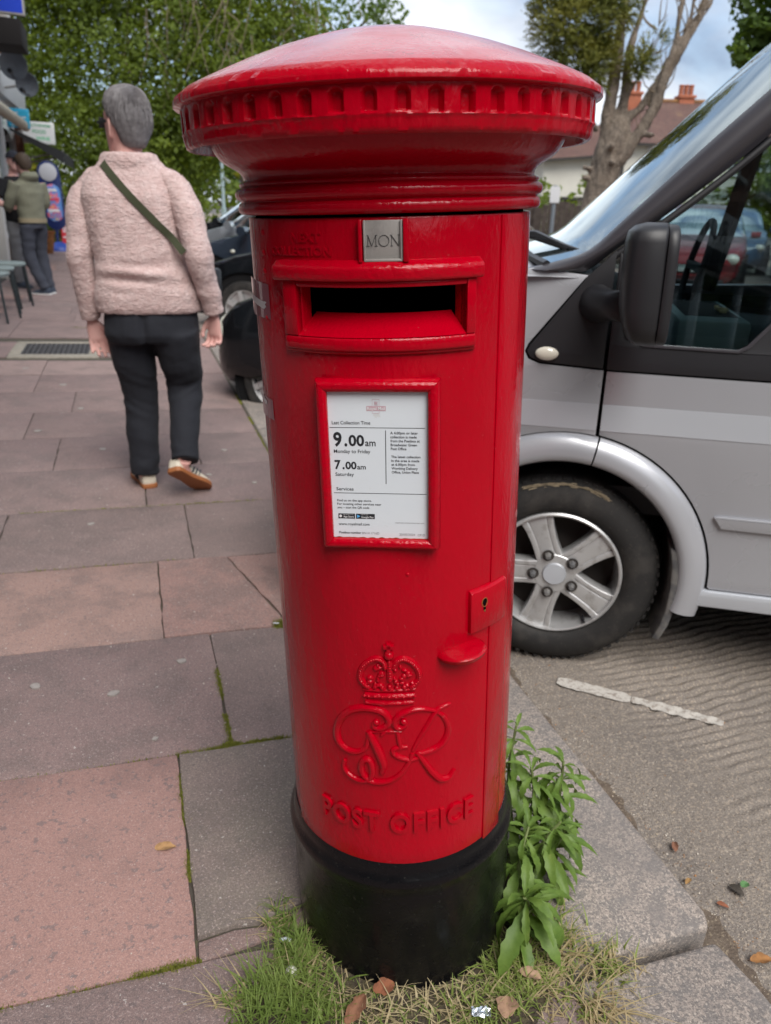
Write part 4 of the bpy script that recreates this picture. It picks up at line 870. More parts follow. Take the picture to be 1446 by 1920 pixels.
def ring(c, hx, hy, X=Vector((1, 0, 0)), Y=Vector((0, 1, 0)), n=20, p=1.0):
    c = Vector(c); r_ = []
    for k in range(n):
        a = 2*math.pi*k/n; ca, sa = math.cos(a), math.sin(a); r_.append(c + X*hx*math.copysign(abs(ca)**p, ca) + Y*hy*math.copysign(abs(sa)**p, sa))
    return r_
def remesh(b, voxel, smooth=4, disp=None, name='skinned', fac=.5):
    """fuse the collected closed shapes into one continuous surface"""
    me = b.mesh('tmp', smooth=False); bm = bmesh.new(); bm.from_mesh(me); bmesh.ops.recalc_face_normals(bm, faces=bm.faces); bm.to_mesh(me); bm.free()
    o = bpy.data.objects.new('tmp', me); COL.objects.link(o)
    m = o.modifiers.new('r', 'REMESH'); m.mode = 'VOXEL'; m.voxel_size = voxel
    if smooth: m2 = o.modifiers.new('s', 'SMOOTH'); m2.iterations = smooth; m2.factor = fac
    dg = bpy.context.evaluated_depsgraph_get(); r_ = bpy.data.meshes.new_from_object(o.evaluated_get(dg)); r_.name = name
    bpy.data.objects.remove(o); bpy.data.meshes.remove(me)
    if disp:
        nv = len(r_.vertices); co = [v.co.copy() for v in r_.vertices]; no = [Vector(n_.vector) for n_ in r_.vertex_normals]
        for v, c, n_ in zip(r_.vertices, co, no): v.co = c + n_*disp(c, n_)
    r_.shade_smooth()
    return r_
def bend(P, R, k=6):
    """limb path and radii, smoothed"""
    Q = smooth_path([(*p, r) for p, r in zip(P, R)] if False else [Vector((p[0], p[1], p[2])) for p in P], k); rr_ = []
    for i in range(len(R)-1):
        for j in range(k): t_ = j/k; t_ = t_*t_*(3-2*t_); rr_.append(R[i]+(R[i+1]-R[i])*t_)
    return Q, rr_+[R[-1]]
def limb(b, P, R, n=16, sq=(1, 1), k=6):
    Q, rr_ = bend(P, R, k); b.tube(Q, rr_, n, sq=sq)
def hand(b, wrist, direction, palm_n, out_, size=.175, curl=.5, spread=.30):
    """palm and five bent fingers: direction down the hand, palm_n out of the palm, out_ to the thumb side"""
    w_, d_, pn, th = Vector(wrist), Vector(direction).normalized(), Vector(palm_n).normalized(), Vector(out_).normalized(); s_ = size
    b.loft([ring(w_-d_*.03, .021, .017, th, pn, 12), ring(w_, .021, .016, th, pn, 12), ring(w_+d_*.2*s_, .031, .015, th, pn, 12), ring(w_+d_*.46*s_, .036, .014, th, pn, 12), ring(w_+d_*.52*s_, .033, .011, th, pn, 12)])
    for i, (x, l_) in enumerate(((.031, .40), (.0105, .45), (-.0105, .42), (-.030, .33))):
        base = w_+d_*.46*s_+th*x; L_ = l_*s_; q = [base]; ang = .18
        for seg in (.45, .32, .23):
            dd = (d_*math.cos(ang)+pn*math.sin(ang)+th*x*spread*8).normalized(); q.append(q[-1]+dd*L_*seg); ang += curl*(.7+.12*i)
        b.tube(smooth_path(q, 3), [.0092-.0004*i]*4+[.0087]*3+[.0078]*2+[.0062], 8)
    q = [w_+d_*.12*s_+th*.018, w_+d_*.28*s_+th*.040+pn*.010, w_+d_*.44*s_+th*.047+pn*.020, w_+d_*.56*s_+th*.042+pn*.026]; b.tube(smooth_path(q, 3), [.0125]*3+[.0105]*3+[.009]*3+[.007], 8)
def head_shape(b, c, F, Rr, s=1.0):
    """head with brow, nose, lips, chin and ears; F looks forward, Rr to the head's right, c at mid height"""
    c = Vector(c); U = Vector((0, 0, 1)); rr_ = []
    for z, w_, fr, bk in [(-.125, .030, .055, -.005), (-.115, .043, .078, .02), (-.09, .057, .087, .045), (-.05, .066, .09, .075), (0, .073, .092, .094), (.04, .076, .09, .100), (.08, .068, .076, .09), (.105, .048, .05, .065), (.118, .022, .02, .03)]:
        mid = (fr-bk)/2; dep = (fr+bk)/2; rr_.append(ring(c+U*z*s+F*mid*s, w_*s, dep*s, Rr, F, 24))
    b.loft(rr_)
    b.loft([ring(c+F*(.088+.0)*s+U*.015*s, .007*s, .006*s, Rr, U, 10), ring(c+F*.104*s-U*.018*s, .012*s, .010*s, Rr, U, 10), ring(c+F*.108*s-U*.028*s, .014*s, .009*s, Rr, U, 10), ring(c+F*.088*s-U*.04*s, .012*s, .006*s, Rr, U, 10)])
    for y in (-.062, -.073): b.ball(c+F*.087*s+U*y*s, (.021*s, .010*s, .0065*s), 10, 6)
    for sd in (-1, 1):
        b.ball(c+F*.078*s+Rr*sd*.031*s+U*.005*s, .0135*s, 10, 6)
        e = c+Rr*sd*.077*s-F*.010*s-U*.012*s; b.loft([ring(e+U*z*s-Rr*sd*.004*s, .008*s, y*s, Rr, (F*.95-Rr*sd*.5).normalized(), 10) for z, y in ((-.034, .006), (-.025, .012), (-.005, .016), (.015, .02), (.028, .016), (.034, .007))])
def _unused_hair_cap(b, c, F, Rr, rad, cut):
    V = []; F_ = []; n, m = 40, 24; U = Vector((0, 0, 1))
    pts = {}
    for i in range(m+1):
        for k in range(n):
            t_, a = math.pi*i/m, 2*math.pi*k/n; d_ = F*math.sin(t_)*math.cos(a)+Rr*math.sin(t_)*math.sin(a)+U*math.cos(t_); V.append(c+F*math.sin(t_)*math.cos(a)*rad[1]+Rr*math.sin(t_)*math.sin(a)*rad[0]+U*math.cos(t_)*rad[2])
    return V

# ---- the walker in the pink fleece
WB = Vector((-1.0, 3.33, PV(-.3, 2.33).z))
def W(x, y, z): return Vector((x, y, z))-WB
wf = Vector((-.25, .968, 0)).normalized(); wr = Vector((.968, .25, 0)).normalized()
pers = empty('person', WB); tag(pers, 'person walking away in pink fleece jacket, dark trousers and cream trainers', 'person')
hc = W(-1.058, 3.355, 1.512); hyaw = R_(33); hF = Matrix.Rotation(hyaw, 3, 'Z') @ wf; hR = Matrix.Rotation(hyaw, 3, 'Z') @ wr
b = B(); head_shape(b, hc, hF, hR, 1.0)
limb(b, [hc-hF*.02+Vector((0, 0, -.06)), W(-1.048, 3.335, 1.43), W(-1.045, 3.33, 1.36)], [.052, .050, .055])
b.loft([ring(W(cx, 3.335, z), hx, hy, wr, wf, 20) for z, cx, hx, hy in [(.70, -1.015, .16, .105), (.80, -1.015, .168, .11), (.95, -1.02, .15, .095), (1.05, -1.03, .14, .09), (1.2, -1.04, .150, .09), (1.29, -1.04, .135, .07), (1.35, -1.045, .075, .055)]])
LA = [W(-1.18, 3.335, 1.285), W(-1.258, 3.275, 1.07), W(-1.268, 3.325, .79)]; RA = [W(-.90, 3.335, 1.285), W(-.782, 3.275, 1.07), W(-.752, 3.345, .815)]
for A_ in (LA, RA): limb(b, A_, [.034, .032, .025])
LL = [W(-1.105, 3.335, .74), W(-1.108, 3.385, .43), W(-1.113, 3.355, .07)]; RL = [W(-.918, 3.335, .74), W(-.916, 3.42, .485), W(-.888, 3.21, .185)]
for A_ in (LL, RL): limb(b, A_, [.082, .052, .036])
hand(b, W(-1.268, 3.325, .775), (.16, .05, -1), (.35, -.9, .15), (.9, .3, .1), size=.195, curl=.42)
hand(b, W(-.751, 3.348, .80), (-.03, .05, -1), (-.45, -.85, .1), (-.85, .4, .05), size=.185, curl=.95)
limb(b, [LL[2], W(-1.115, 3.36, .05), W(-1.17, 3.46, .045)], [.030, .026, .016]); limb(b, [RL[2], W(-.893, 3.215, .15), W(-.875, 3.26, .09)], [.030, .024, .014])
add_obj('body', remesh(b, .0042, 2, name='body'), pers, skin_m)
# jacket
b = B()
b.loft([ring(W(cx, cy, z), hx, hy, wr, wf, 28, .85) for z, cx, cy, hx, hy in [(.808, -1.014, 3.335, .212, .128), (.83, -1.014, 3.335, .220, .138), (.88, -1.013, 3.332, .217, .140), (.95, -1.018, 3.33, .203, .134), (1.01, -1.028, 3.33, .193, .128), (1.10, -1.035, 3.33, .192, .125), (1.20, -1.04, 3.33, .200, .124), (1.26, -1.04, 3.33, .205, .118), (1.305, -1.04, 3.335, .196, .104), (1.338, -1.041, 3.335, .168, .092), (1.368, -1.043, 3.335, .134, .082), (1.395, -1.046, 3.335, .108, .074)]])
b.loft([ring(W(-1.048, 3.335, z), hx, hx*.8, wr, wf, 24) for z, hx in ((1.360, .112), (1.380, .116), (1.398, .112), (1.413, .104), (1.419, .092), (1.415, .08))])
SLV = [([W(-1.12, 3.337, 1.340), W(-1.188, 3.333, 1.308), W(-1.238, 3.315, 1.235), W(-1.258, 3.285, 1.11), W(-1.264, 3.272, 1.02), W(-1.266, 3.30, .90), W(-1.268, 3.327, .772)], [.035, .052, .060, .056, .053, .048, .043]),
    ([W(-.965, 3.337, 1.340), W(-.894, 3.333, 1.308), W(-.840, 3.315, 1.235), W(-.803, 3.285, 1.12), W(-.782, 3.272, 1.03), W(-.766, 3.31, .92), W(-.751, 3.347, .808)], [.035, .053, .061, .057, .054, .049, .043])]
def jd(c, n_):
    z = c.z+WB.z; x = c.x+WB.x
    f = .0016*noise.noise(c*95) + .0020*noise.noise(Vector((c.x*30, c.y*30, c.z*60)))
    wr_ = noise.noise(Vector((c.x*7+3, c.y*5, c.z*20)))
    body_ = math.exp(-((x+1.03)/.17)**4)
    f += body_*.016*wr_*math.exp(-((z-.965)/.075)**2)
    f += body_*.013*(math.sin((z-.958+.06*(x+1.0))*2*math.pi/.062)*math.exp(-((z-.955)/.05)**2)*math.exp(-((x+1.04)/.11)**2))
    f += body_*.013*noise.noise(Vector((c.x*17, c.y*4, c.z*3.5)))*math.exp(-((z-1.16)/.13)**2)
    f += (1-body_)*.011*noise.noise(Vector((c.x*8, c.y*8, c.z*15+4)))
    return f
jm = remesh(b, .0075, 5, jd, 'jacket'); jacket = add_obj('jacket', jm, pers, fleece_m); SM = [jm]
for P, R in SLV: b = B(); limb(b, P, R, n=20); sm_ = remesh(b, .007, 4, jd, 'sleeve'); SM.append(sm_); add_obj('sleeve', sm_, jacket, fleece_m)
# fleece pile: short fibres, uncountable
rg = random.Random(21); b = B(); jt = BVHTree.FromPolygons([v.co for v in jm.vertices], [tuple(p.vertices) for p in jm.polygons])
polys = [(m2_, p) for m2_ in SM for p in m2_.polygons if p.normal.y < .35]
for _ in range(26000):
    m2_, p = rg.choice(polys); vs2 = [m2_.vertices[i].co for i in p.vertices]; ws = [rg.random() for _ in vs2]; sw = sum(ws); q = sum((v*w2 for v, w2 in zip(vs2, ws)), Vector())/sw; n_ = p.normal
    tdir = Vector((rg.gauss(0, 1), rg.gauss(0, 1), rg.gauss(-.4, 1))); tdir = (tdir-n_*tdir.dot(n_)).normalized(); h_ = rg.uniform(.002, .0055); w2 = n_.cross(tdir)*.0012
    tip = q+n_*h_*.75+tdir*h_*.8; b.add([q-w2-n_*.001, q+w2-n_*.001, tip], [(0, 1, 2)])
b.obj('fleece_pile', fleece_m, jacket, fix=False, smooth=False)['kind'] = 'stuff'
# trousers
b = B()
b.loft([ring(W(cx, cy, z), hx, hy, wr, wf, 24, .9) for z, cx, cy, hx, hy in [(.85, -1.014, 3.335, .178, .115), (.78, -1.014, 3.33, .196, .127), (.72, -1.014, 3.328, .200, .128), (.685, -1.014, 3.33, .188, .112)]])
limb(b, [W(-1.112, 3.332, .74), W(-1.113, 3.35, .60), W(-1.112, 3.388, .43), W(-1.113, 3.37, .24), W(-1.114, 3.357, .072)], [.104, .092, .076, .070, .064])
limb(b, [W(-.914, 3.332, .74), W(-.914, 3.36, .62), W(-.915, 3.418, .485), W(-.902, 3.32, .335), W(-.888, 3.212, .185)], [.104, .094, .081, .067, .060])
def td(c, n_):
    z = c.z+WB.z; x = c.x+WB.x; lf = x < -1.01; q = Vector((c.x*6, c.y*6, c.z*9)); f = .006*noise.noise(q)+.0035*noise.noise(Vector((c.x*16+c.z*9, c.y*14, c.z*20)))+.001*noise.noise(c*60)
    kz = .45 if lf else .475; dg_ = .55*(x+1.11) if lf else -.5*(x+.91)
    f += .006*max(-.4, noise.noise(Vector((c.x*3, c.y*3, (z+dg_)*34))))*math.exp(-((z-kz)/(.10 if lf else .055))**2)*(1 if lf else 1.7)
    f += .006*noise.noise(Vector((c.x*5, c.y*5, (z-.4*x)*36)))*math.exp(-((z-(.10 if lf else .235))/.05)**2)
    f -= .014*math.exp(-((x+1.014)/.014)**2)*math.exp(-((z-.77)/.09)**2)*(1 if n_.y < 0 else 0)
    return f
add_obj('trousers', remesh(b, .008, 5, td, 'trousers'), pers, slate_m)
# trainers
def trainer(heel, toe, up, parent):
    h_, t_ = Vector(heel), Vector(toe); d_ = (t_-h_).normalized(); L_ = (t_-h_).length; u = Vector(up); u = (u-d_*u.dot(d_)).normalized(); s_ = d_.cross(u)
    st = [(0, .018), (.03, .030), (.10, .034), (.25, .033), (.40, .032), (.55, .038), (.72, .045), (.86, .042), (.95, .030), (1.0, .012)]
    b1 = B(); b1.loft([[h_+d_*L_*x+s_*w_*k1+u*z for k1, z in ((-1.06, .004), (-1.1, .013), (-1.04, .026), (1.04, .026), (1.1, .013), (1.06, .004))] for x, w_ in st]); b1.obj('sole', gum_m, parent, bevel=.003)
    b2 = B(); tops = [.055, .075, .082, .078, .070, .058, .046, .040, .034, .027]
    b2.loft([[h_+d_*L_*(x*.96+.02)+s_*w_*cx_+u*(.024+(tp-.024)*cz) for cx_, cz in ((-1, 0), (-1, .35), (-.86, .75), (-.5, 1), (0, 1.05), (.5, 1), (.86, .75), (1, .35), (1, 0))] for (x, w_), tp in zip(st, tops)]); up_ = b2.obj('upper', cream_sh, parent, bevel=.002)
    b3 = B()
    for k in range(3):
        for sd in (-1, 1):
            x0 = .36+.085*k; q0 = h_+d_*L_*x0+s_*sd*.0375+u*.028; q1 = h_+d_*L_*(x0+.09)+s_*sd*.031+u*.062; b3.bar(q0, q1, .003, .009, up=s_)
    b3.obj('stripes', dkst_m, up_)
trainer(W(-1.083, 3.318, .006), W(-1.205, 3.53, .008), (0, 0, 1), pers); trainer(W(-.928, 3.150, .150), W(-.828, 3.345, -.004), (-.10, .70, .70), pers)
# hair: cap plus many fine locks swept from a whorl
b = B(); hcc = hc+Vector((0, 0, .035))-hF*.012; U = Vector((0, 0, 1)); rg = random.Random(33)
rr_ = []
for z, w_, fr, bk in [(-.115, .035, -.02, .080), (-.095, .054, .0, .092), (-.06, .069, .008, .100), (-.02, .079, .03, .106), (.02, .084, .078, .106), (.05, .081, .088, .101), (.08, .066, .074, .085), (.097, .042, .046, .058), (.105, .016, .02, .03)]:
    mid = (fr-bk)/2; dep = (fr+bk)/2; rr_.append(ring(hcc+U*z+hF*mid, w_, dep, hR, hF, 28))
b.loft(rr_)
def hd(c, n_): return .003*noise.noise(Vector((c.x*50, c.y*50, c.z*12)))+.001*noise.noise(c*120)
hm = remesh(b, .006, 3, hd, 'hair'); hair = add_obj('hair', hm, pers, greyhair_m)
bv = BVHTree.FromPolygons([v.co for v in hm.vertices], [tuple(p.vertices) for p in hm.polygons]); b = B(); whorl = hcc+U*.09-hF*.055+hR*.01
for _ in range(2600):
    a = rg.random()*2*math.pi; dirn = hF*math.cos(a)+hR*math.sin(a); t0 = rg.uniform(0, .95); q = whorl+dirn*.012; pts_ = []
    ln = rg.uniform(.05, .085); steps = 6; start = t0*rg.uniform(.0, .16)
    dd = (dirn+hR*.35*math.sin(a*2)).normalized()
    p = whorl + dirn*start*.75 - U*max(0, start-.06)*1.2
    for k in range(steps):
        loc, nn, _i, _d = bv.find_nearest(p)
        if loc is None: break
        pts_.append(loc+nn*(.0016+.0035*math.sin(math.pi*k/steps)*rg.random())); tdir = (dd*.6-U*(.15+.9*min(1, (whorl-loc).length/.12))+Vector((rg.gauss(0, .12), rg.gauss(0, .12), 0))); tdir = (tdir-nn*tdir.dot(nn)).normalized(); p = loc+tdir*ln/steps; dd = tdir
    if len(pts_) == steps: b.tube(pts_, [.0007, .0011, .0012, .0011, .0009, .0003], 3, cap=False)
b.obj('locks', greyhair_m, hair, fix=False)['kind'] = 'stuff'
b = B(); gl0 = hc+hF*.086+U*.012
for sd in (-1, 1): b.bar(gl0+hR*sd*.072, hc+hR*sd*.084-hF*.005+U*.012, .003, .012); b.box(gl0+hR*sd*.036+hF*.004, (.052, .004, .038), Matrix((hR, hF, U)).transposed())
b.obj('sunglasses', plas_m, pers, bevel=.003)
# crossbody bag
bag = empty('crossbody_bag', WB); tag(bag, 'black bag on an olive webbing strap worn across the pink jacket', 'bag')
b = B(); pa, pb = Vector((-1.135, 1.383)), Vector((-.822, 1.045)); dn = (pb-pa).normalized(); pn_ = Vector((-dn.y, dn.x)); Lr, Rr_ = [], []
for k in range(27):
    c = pa+(pb-pa)*k/26; row = []
    for sd in (-1, -.4, .4, 1):
        q = c+pn_*sd*.0145; hit = jt.ray_cast(Vector((q.x-WB.x, -.6, q.y-WB.z)), Vector((0, 1, 0))); yy = hit[0].y if hit[0] else -.1; row.append([q.x-WB.x, yy, q.y-WB.z])
    ym = min(r_[1] for r_ in row)
    Lr.append([Vector((r_[0], ym-.0075, r_[2])) for r_ in row])
for _ in range(3): Lr = [[(Lr[max(i-1, 0)][j]+Lr[i][j]*2+Lr[min(i+1, 26)][j])/4 for j in range(4)] for i in range(27)]
Lr = [[p+Vector((-.004, .06, .022)) for p in Lr[0]]] + Lr
rings = [[*r_, *[p+Vector((0, .003, 0)) for p in r_[::-1]]] for r_ in Lr]; b.loft(rings).obj('strap', olive_m, bag, sharp=50)
B().box(W(-.835, 3.475, .90), (.20, .07, .16), Matrix.Rotation(R_(-25), 3, 'Z')).obj('pouch', plas_m, bag, bevel=.015)

# ---- two people talking outside the shops
def stander(base, face, label, H, top_m, leg_m, shoe_m, arms, feet, hip_shift=(0, 0), sleeves=True, waist=.88, belly=0.0, hoodie=False, soles=None):
    b0 = Vector(base); Fw = Vector((math.sin(face), math.cos(face), 0)); Rt = Vector((math.cos(face), -math.sin(face), 0)); U = Vector((0, 0, 1)); k = H/1.72
    def Q(r, f, z): return Rt*r+Fw*f+U*z
    p_ = empty('person', b0); tag(p_, label, 'person')
    hs = Q(*hip_shift, 0)
    hd_ = Q(.0, .05, 1.60*k)+hs; b = B(); head_shape(b, hd_, Fw, Rt, 1.0); limb(b, [hd_+U*-.06, Q(0, .0, 1.44*k)+hs, Q(0, 0, 1.36*k)+hs], [.055, .06, .08])
    tor = [(.84, .165, .115), (.95, .165, .12+belly), (1.1, .165, .12+belly), (1.25, .185, .12), (1.36, .175, .095), (1.42, .09, .07)]
    b.loft([ring(Q(0, belly*.3, z*k)+hs, hx*.9, hy*.9, Rt, Fw, 18) for z, hx, hy in tor])
    AR = []
    for sd, el, wr_ in arms:
        A_ = [Q(sd*.185, 0, 1.37*k)+hs, Q(*el)+hs, Q(*wr_)+hs]; AR.append(A_); limb(b, A_, [.05, .042, .028]); dd = (A_[2]-A_[1]).normalized(); hand(b, A_[2]+dd*.02, dd, U*-.3+Fw*.2-Rt*sd, U, curl=.7)
    LG = []
    for sd, kn, ft, yaw in feet:
        A_ = [Q(sd*.09, 0, .86*k)+hs, Q(*kn), Q(*ft)]; LG.append((A_, yaw)); limb(b, A_, [.08, .055, .04])
    add_obj('body', remesh(b, .010, 3, name='body'), p_, skin_m)
    b = B(); b.loft([ring(Q(0, belly*.4, z*k)+hs, hx*1.09, hy*1.1, Rt, Fw, 20) for z, hx, hy in [(waist/k, .165, .12+belly)]+[t_ for t_ in tor if t_[0] > waist/k+.03]])
    for A_ in AR:
        if sleeves: limb(b, [A_[0], A_[1], A_[2]], [.075, .066, .048])
        else: limb(b, [A_[0], A_[0].lerp(A_[1], .45), A_[0].lerp(A_[1], .8)], [.075, .07, .066])
    if hoodie: b.loft([ring(Q(0, -.03, 1.40*k)+hs, .12, .09, Rt, Fw, 18), ring(Q(0, -.055, 1.45*k)+hs, .125, .095, Rt, Fw, 18), ring(Q(0, -.05, 1.50*k)+hs, .085, .07, Rt, Fw, 18)])
    top = add_obj('sweatshirt' if sleeves else 'shirt', remesh(b, .012, 4, lambda c, n_: .008*noise.noise(Vector((c.x*9, c.y*9, c.z*13))), 'top'), p_, top_m)
    b = B(); b.loft([ring(Q(0, 0, z*k)+hs, hx, hy, Rt, Fw, 18) for z, hx, hy in ((.98, .15, .11), (.90, .17, .125), (.82, .165, .12))])
    for A_, yaw in LG: limb(b, [A_[0], A_[1], A_[2]], [.098, .078, .062])
    add_obj('trousers', remesh(b, .012, 4, lambda c, n_: .010*noise.noise(Vector((c.x*9, c.y*9, c.z*14))), 'legs'), p_, leg_m)
    for A_, yaw in LG:
        d_ = Vector((math.sin(yaw), math.cos(yaw), 0)); s_ = d_.cross(U); h_ = Vector((A_[2].x, A_[2].y, .0))-d_*.075
        for nm, mm, secs in (('sole', soles or shoe_m, [(0, .03, .0, .022), (.06, .04, 0, .022), (.18, .044, 0, .022), (.25, .035, 0, .022), (.285, .012, 0, .02)]), ('shoe', shoe_m, [(.004, .028, .018, .085), (.06, .038, .018, .095), (.14, .04, .018, .075), (.22, .038, .018, .05), (.28, .01, .018, .03)])):
            b = B(); b.loft([[h_+d_*x+s_*w_*e+U*z for e, z in ((-1, z0_), (-1, (z0_+z1_)/2), (-.55, z1_), (.55, z1_), (1, (z0_+z1_)/2), (1, z0_))] for x, w_, z0_, z1_ in secs]); b.obj(nm, mm, p_, bevel=.004)
    return p_, Q, hd_, Fw, Rt, hs
sage_m = pmat('sage_cotton', (.185, .185, .135), rough=.95, bump=((120, .3, .003),)); jean_m = pmat('dark_jeans', (.045, .050, .068), rough=.9); navysh_m = pmat('navy_canvas', (.05, .065, .095), rough=.85); white_m = pmat('white_rubber', (.68, .68, .68), rough=.6)
tee_m = pmat('black_cotton', (.012, .012, .014), rough=.95); jog_m = pmat('grey_marl', (.20, .205, .22), rough=.95, bump=((150, .3, .002),)); brownhair_m = pmat('brown_hair', (.055, .036, .024), rough=.7, bump=((80, .5, .004),)); cap_m = pmat('navy_cap', (.016, .018, .028), rough=.9)
gz = PV(-1.5, 10.2).z
p_, Q, hd_, Fw, Rt, hs = stander((-4.60, 10.5, gz), R_(-62), 'person in sage green hooded sweatshirt and dark jeans talking outside the shops', 1.70, sage_m, jean_m, navysh_m,
    [(-1, (-.24, .10, 1.10), (-.10, .30, 1.06)), (1, (.23, .02, 1.10), (.12, .27, 1.08))], [(-1, (-.10, .04, .46), (-.04, -.10, .07), R_(-78)), (1, (.10, .06, .46), (.10, -.02, .07), R_(-60))], hip_shift=(0, .02), hoodie=True, waist=.90, soles=white_m)
b = B(); b.loft([ring(hd_+Vector((0, 0, z))-Fw*o_, w_, d2, Rt, Fw, 20) for z, w_, d2, o_ in ((-.07, .06, .05, .06), (-.02, .084, .095, .035), (.04, .088, .112, .01), (.09, .07, .09, .01), (.122, .03, .035, .01))]); b.obj('hair', brownhair_m, p_)
B().loft([ring(Q(0, 0, z)+hs, hx, hy, Rt, Fw, 24) for z, hx, hy in ((.885, .187, .137), (.94, .190, .140))]).obj('waistband', pmat('sand_rib', (.30, .255, .17), .95), p_)
p_, Q, hd_, Fw, Rt, hs = stander((-5.10, 11.2, gz+.01), R_(128), 'person in black T-shirt, grey joggers and dark cap holding a paper', 1.74, tee_m, jog_m, navysh_m,
    [(-1, (-.30, .06, 1.12), (-.06, .30, 1.08)), (1, (.30, .06, 1.12), (.10, .30, 1.04))], [(-1, (-.12, .08, .46), (-.20, .05, .07), R_(150)), (1, (.12, .05, .46), (.12, 0, .07), R_(110))], sleeves=False, belly=.03, waist=.86)
b = B(); b.loft([ring(hd_+Vector((0, 0, z))-Fw*o_, w_, d2, Rt, Fw, 20) for z, w_, d2, o_ in ((.035, .086, .108, .0), (.08, .08, .10, .0), (.115, .05, .065, 0), (.13, .02, .02, 0))]); cp_ = b.obj('cap', cap_m, p_)
B().loft([ring(hd_+Vector((0, 0, .04))+Fw*x, w_, .006, Rt, Vector((0, 0, 1)), 14) for x, w_ in ((.09, .08), (.13, .075), (.165, .05))]).obj('peak', cap_m, cp_)
b = B()
for sd in (-1, 1): b.box(hd_+Fw*.098+Rt*sd*.034+Vector((0, 0, .008)), (.054, .012, .034), Matrix((Rt, Fw, Vector((0, 0, 1)))).transposed())
b.obj('sunglasses', plas_m, p_, bevel=.004)
b = B()
for z, w_ in ((1.20, .05), (1.235, .07), (1.27, .075), (1.165, .04)): b.box(Q(-.02, .150, z), (w_, .012, .026), Matrix((Rt, Fw, Vector((0, 0, 1)))).transposed())
b.obj('chest_print', pmat('turquoise_print', (.16, .42, .42), .9), p_)
pap = tag(B().box((0, 0, 0), (.15, .004, .21)).obj('paper_sheet', white_m), 'white paper sheet held by the person in the cap', 'paper'); pap.location = Vector((-5.10, 11.2, gz))+Q(.05, .36, .99); pap.rotation_euler = (R_(35), R_(25), R_(-50))
# ================================================================== parade of shops on the left
brick_m = pmat('brick', (.20, .095, .06), rough=.95, var=((3, .4, .65, (.14, .07, .05), .6), (60, .5, .62, (.30, .22, .17), .4)), bump=((90, .5, .006),))
render_m = pmat('white_render', (.62, .61, .58), rough=.9, var=((2, .4, .7, (.5, .48, .44), .5),)); frame_m = pmat('white_frame', (.66, .67, .68), rough=.5); dkfascia_m = pmat('dark_fascia', (.035, .034, .04), rough=.5)
shop_glass = glass_mat('shop_glass', (.25, .28, .30), boost=1.6); beige_m = pmat('beige_cover', (.42, .38, .30), rough=.8); canopy_m = pmat('black_canopy', (.012, .013, .015), rough=.7); timber_m = pmat('dark_timber', (.05, .032, .022), rough=.8)
inside_m = pmat('shop_inside', (.06, .055, .05), rough=.9)
PU = -2.18
par = empty('shop_parade'); par.matrix_world = PM; tag(par, 'brick parade of small shops running along the left side of the pavement', 'building')
def pbox(name, u0, u1, v0, v1, z0, z1, mat, bevel=0, parent=par): return B().box(((u0+u1)/2, (v0+v1)/2, (z0+z1)/2), (abs(u1-u0), abs(v1-v0), abs(z1-z0))).obj(name, mat, parent, bevel=bevel)
V0, V1, UNIT = -15.0, 16.6, 4.5143
pbox('wall', PU-.35, PU, V0, V1, 3.2, 6.4, brick_m); pbox('wall', PU-6, PU-5.7, V0, V1, 0, 6.4, brick_m); pbox('gable', PU-5.7, PU, V1-.3, V1+.005, 0, 6.395, brick_m); pbox('gable', PU-5.7, PU, V0, V0+.3, 0, 6.395, brick_m)
B().add([(PU+.35, V0-.3, 6.35), (PU+.35, V1+.3, 6.35), (PU-2.9, V1+.3, 8.3), (PU-2.9, V0-.3, 8.3), (PU-6.2, V0-.3, 6.35), (PU-6.2, V1+.3, 6.35)], [(0, 1, 2, 3), (3, 2, 5, 4)]).obj('roof', pmat('brown_tiles', (.11, .06, .045), .9, bump=((20, .6, .02),)), par, fix=False)
pbox('floor', PU-5.7, PU, V0+.3, V1-.3, -.05, .02, inside_m); pbox('back_wall', PU-3.2, PU-3.1, V0+.3, V1-.3, 0, 3.2, inside_m)
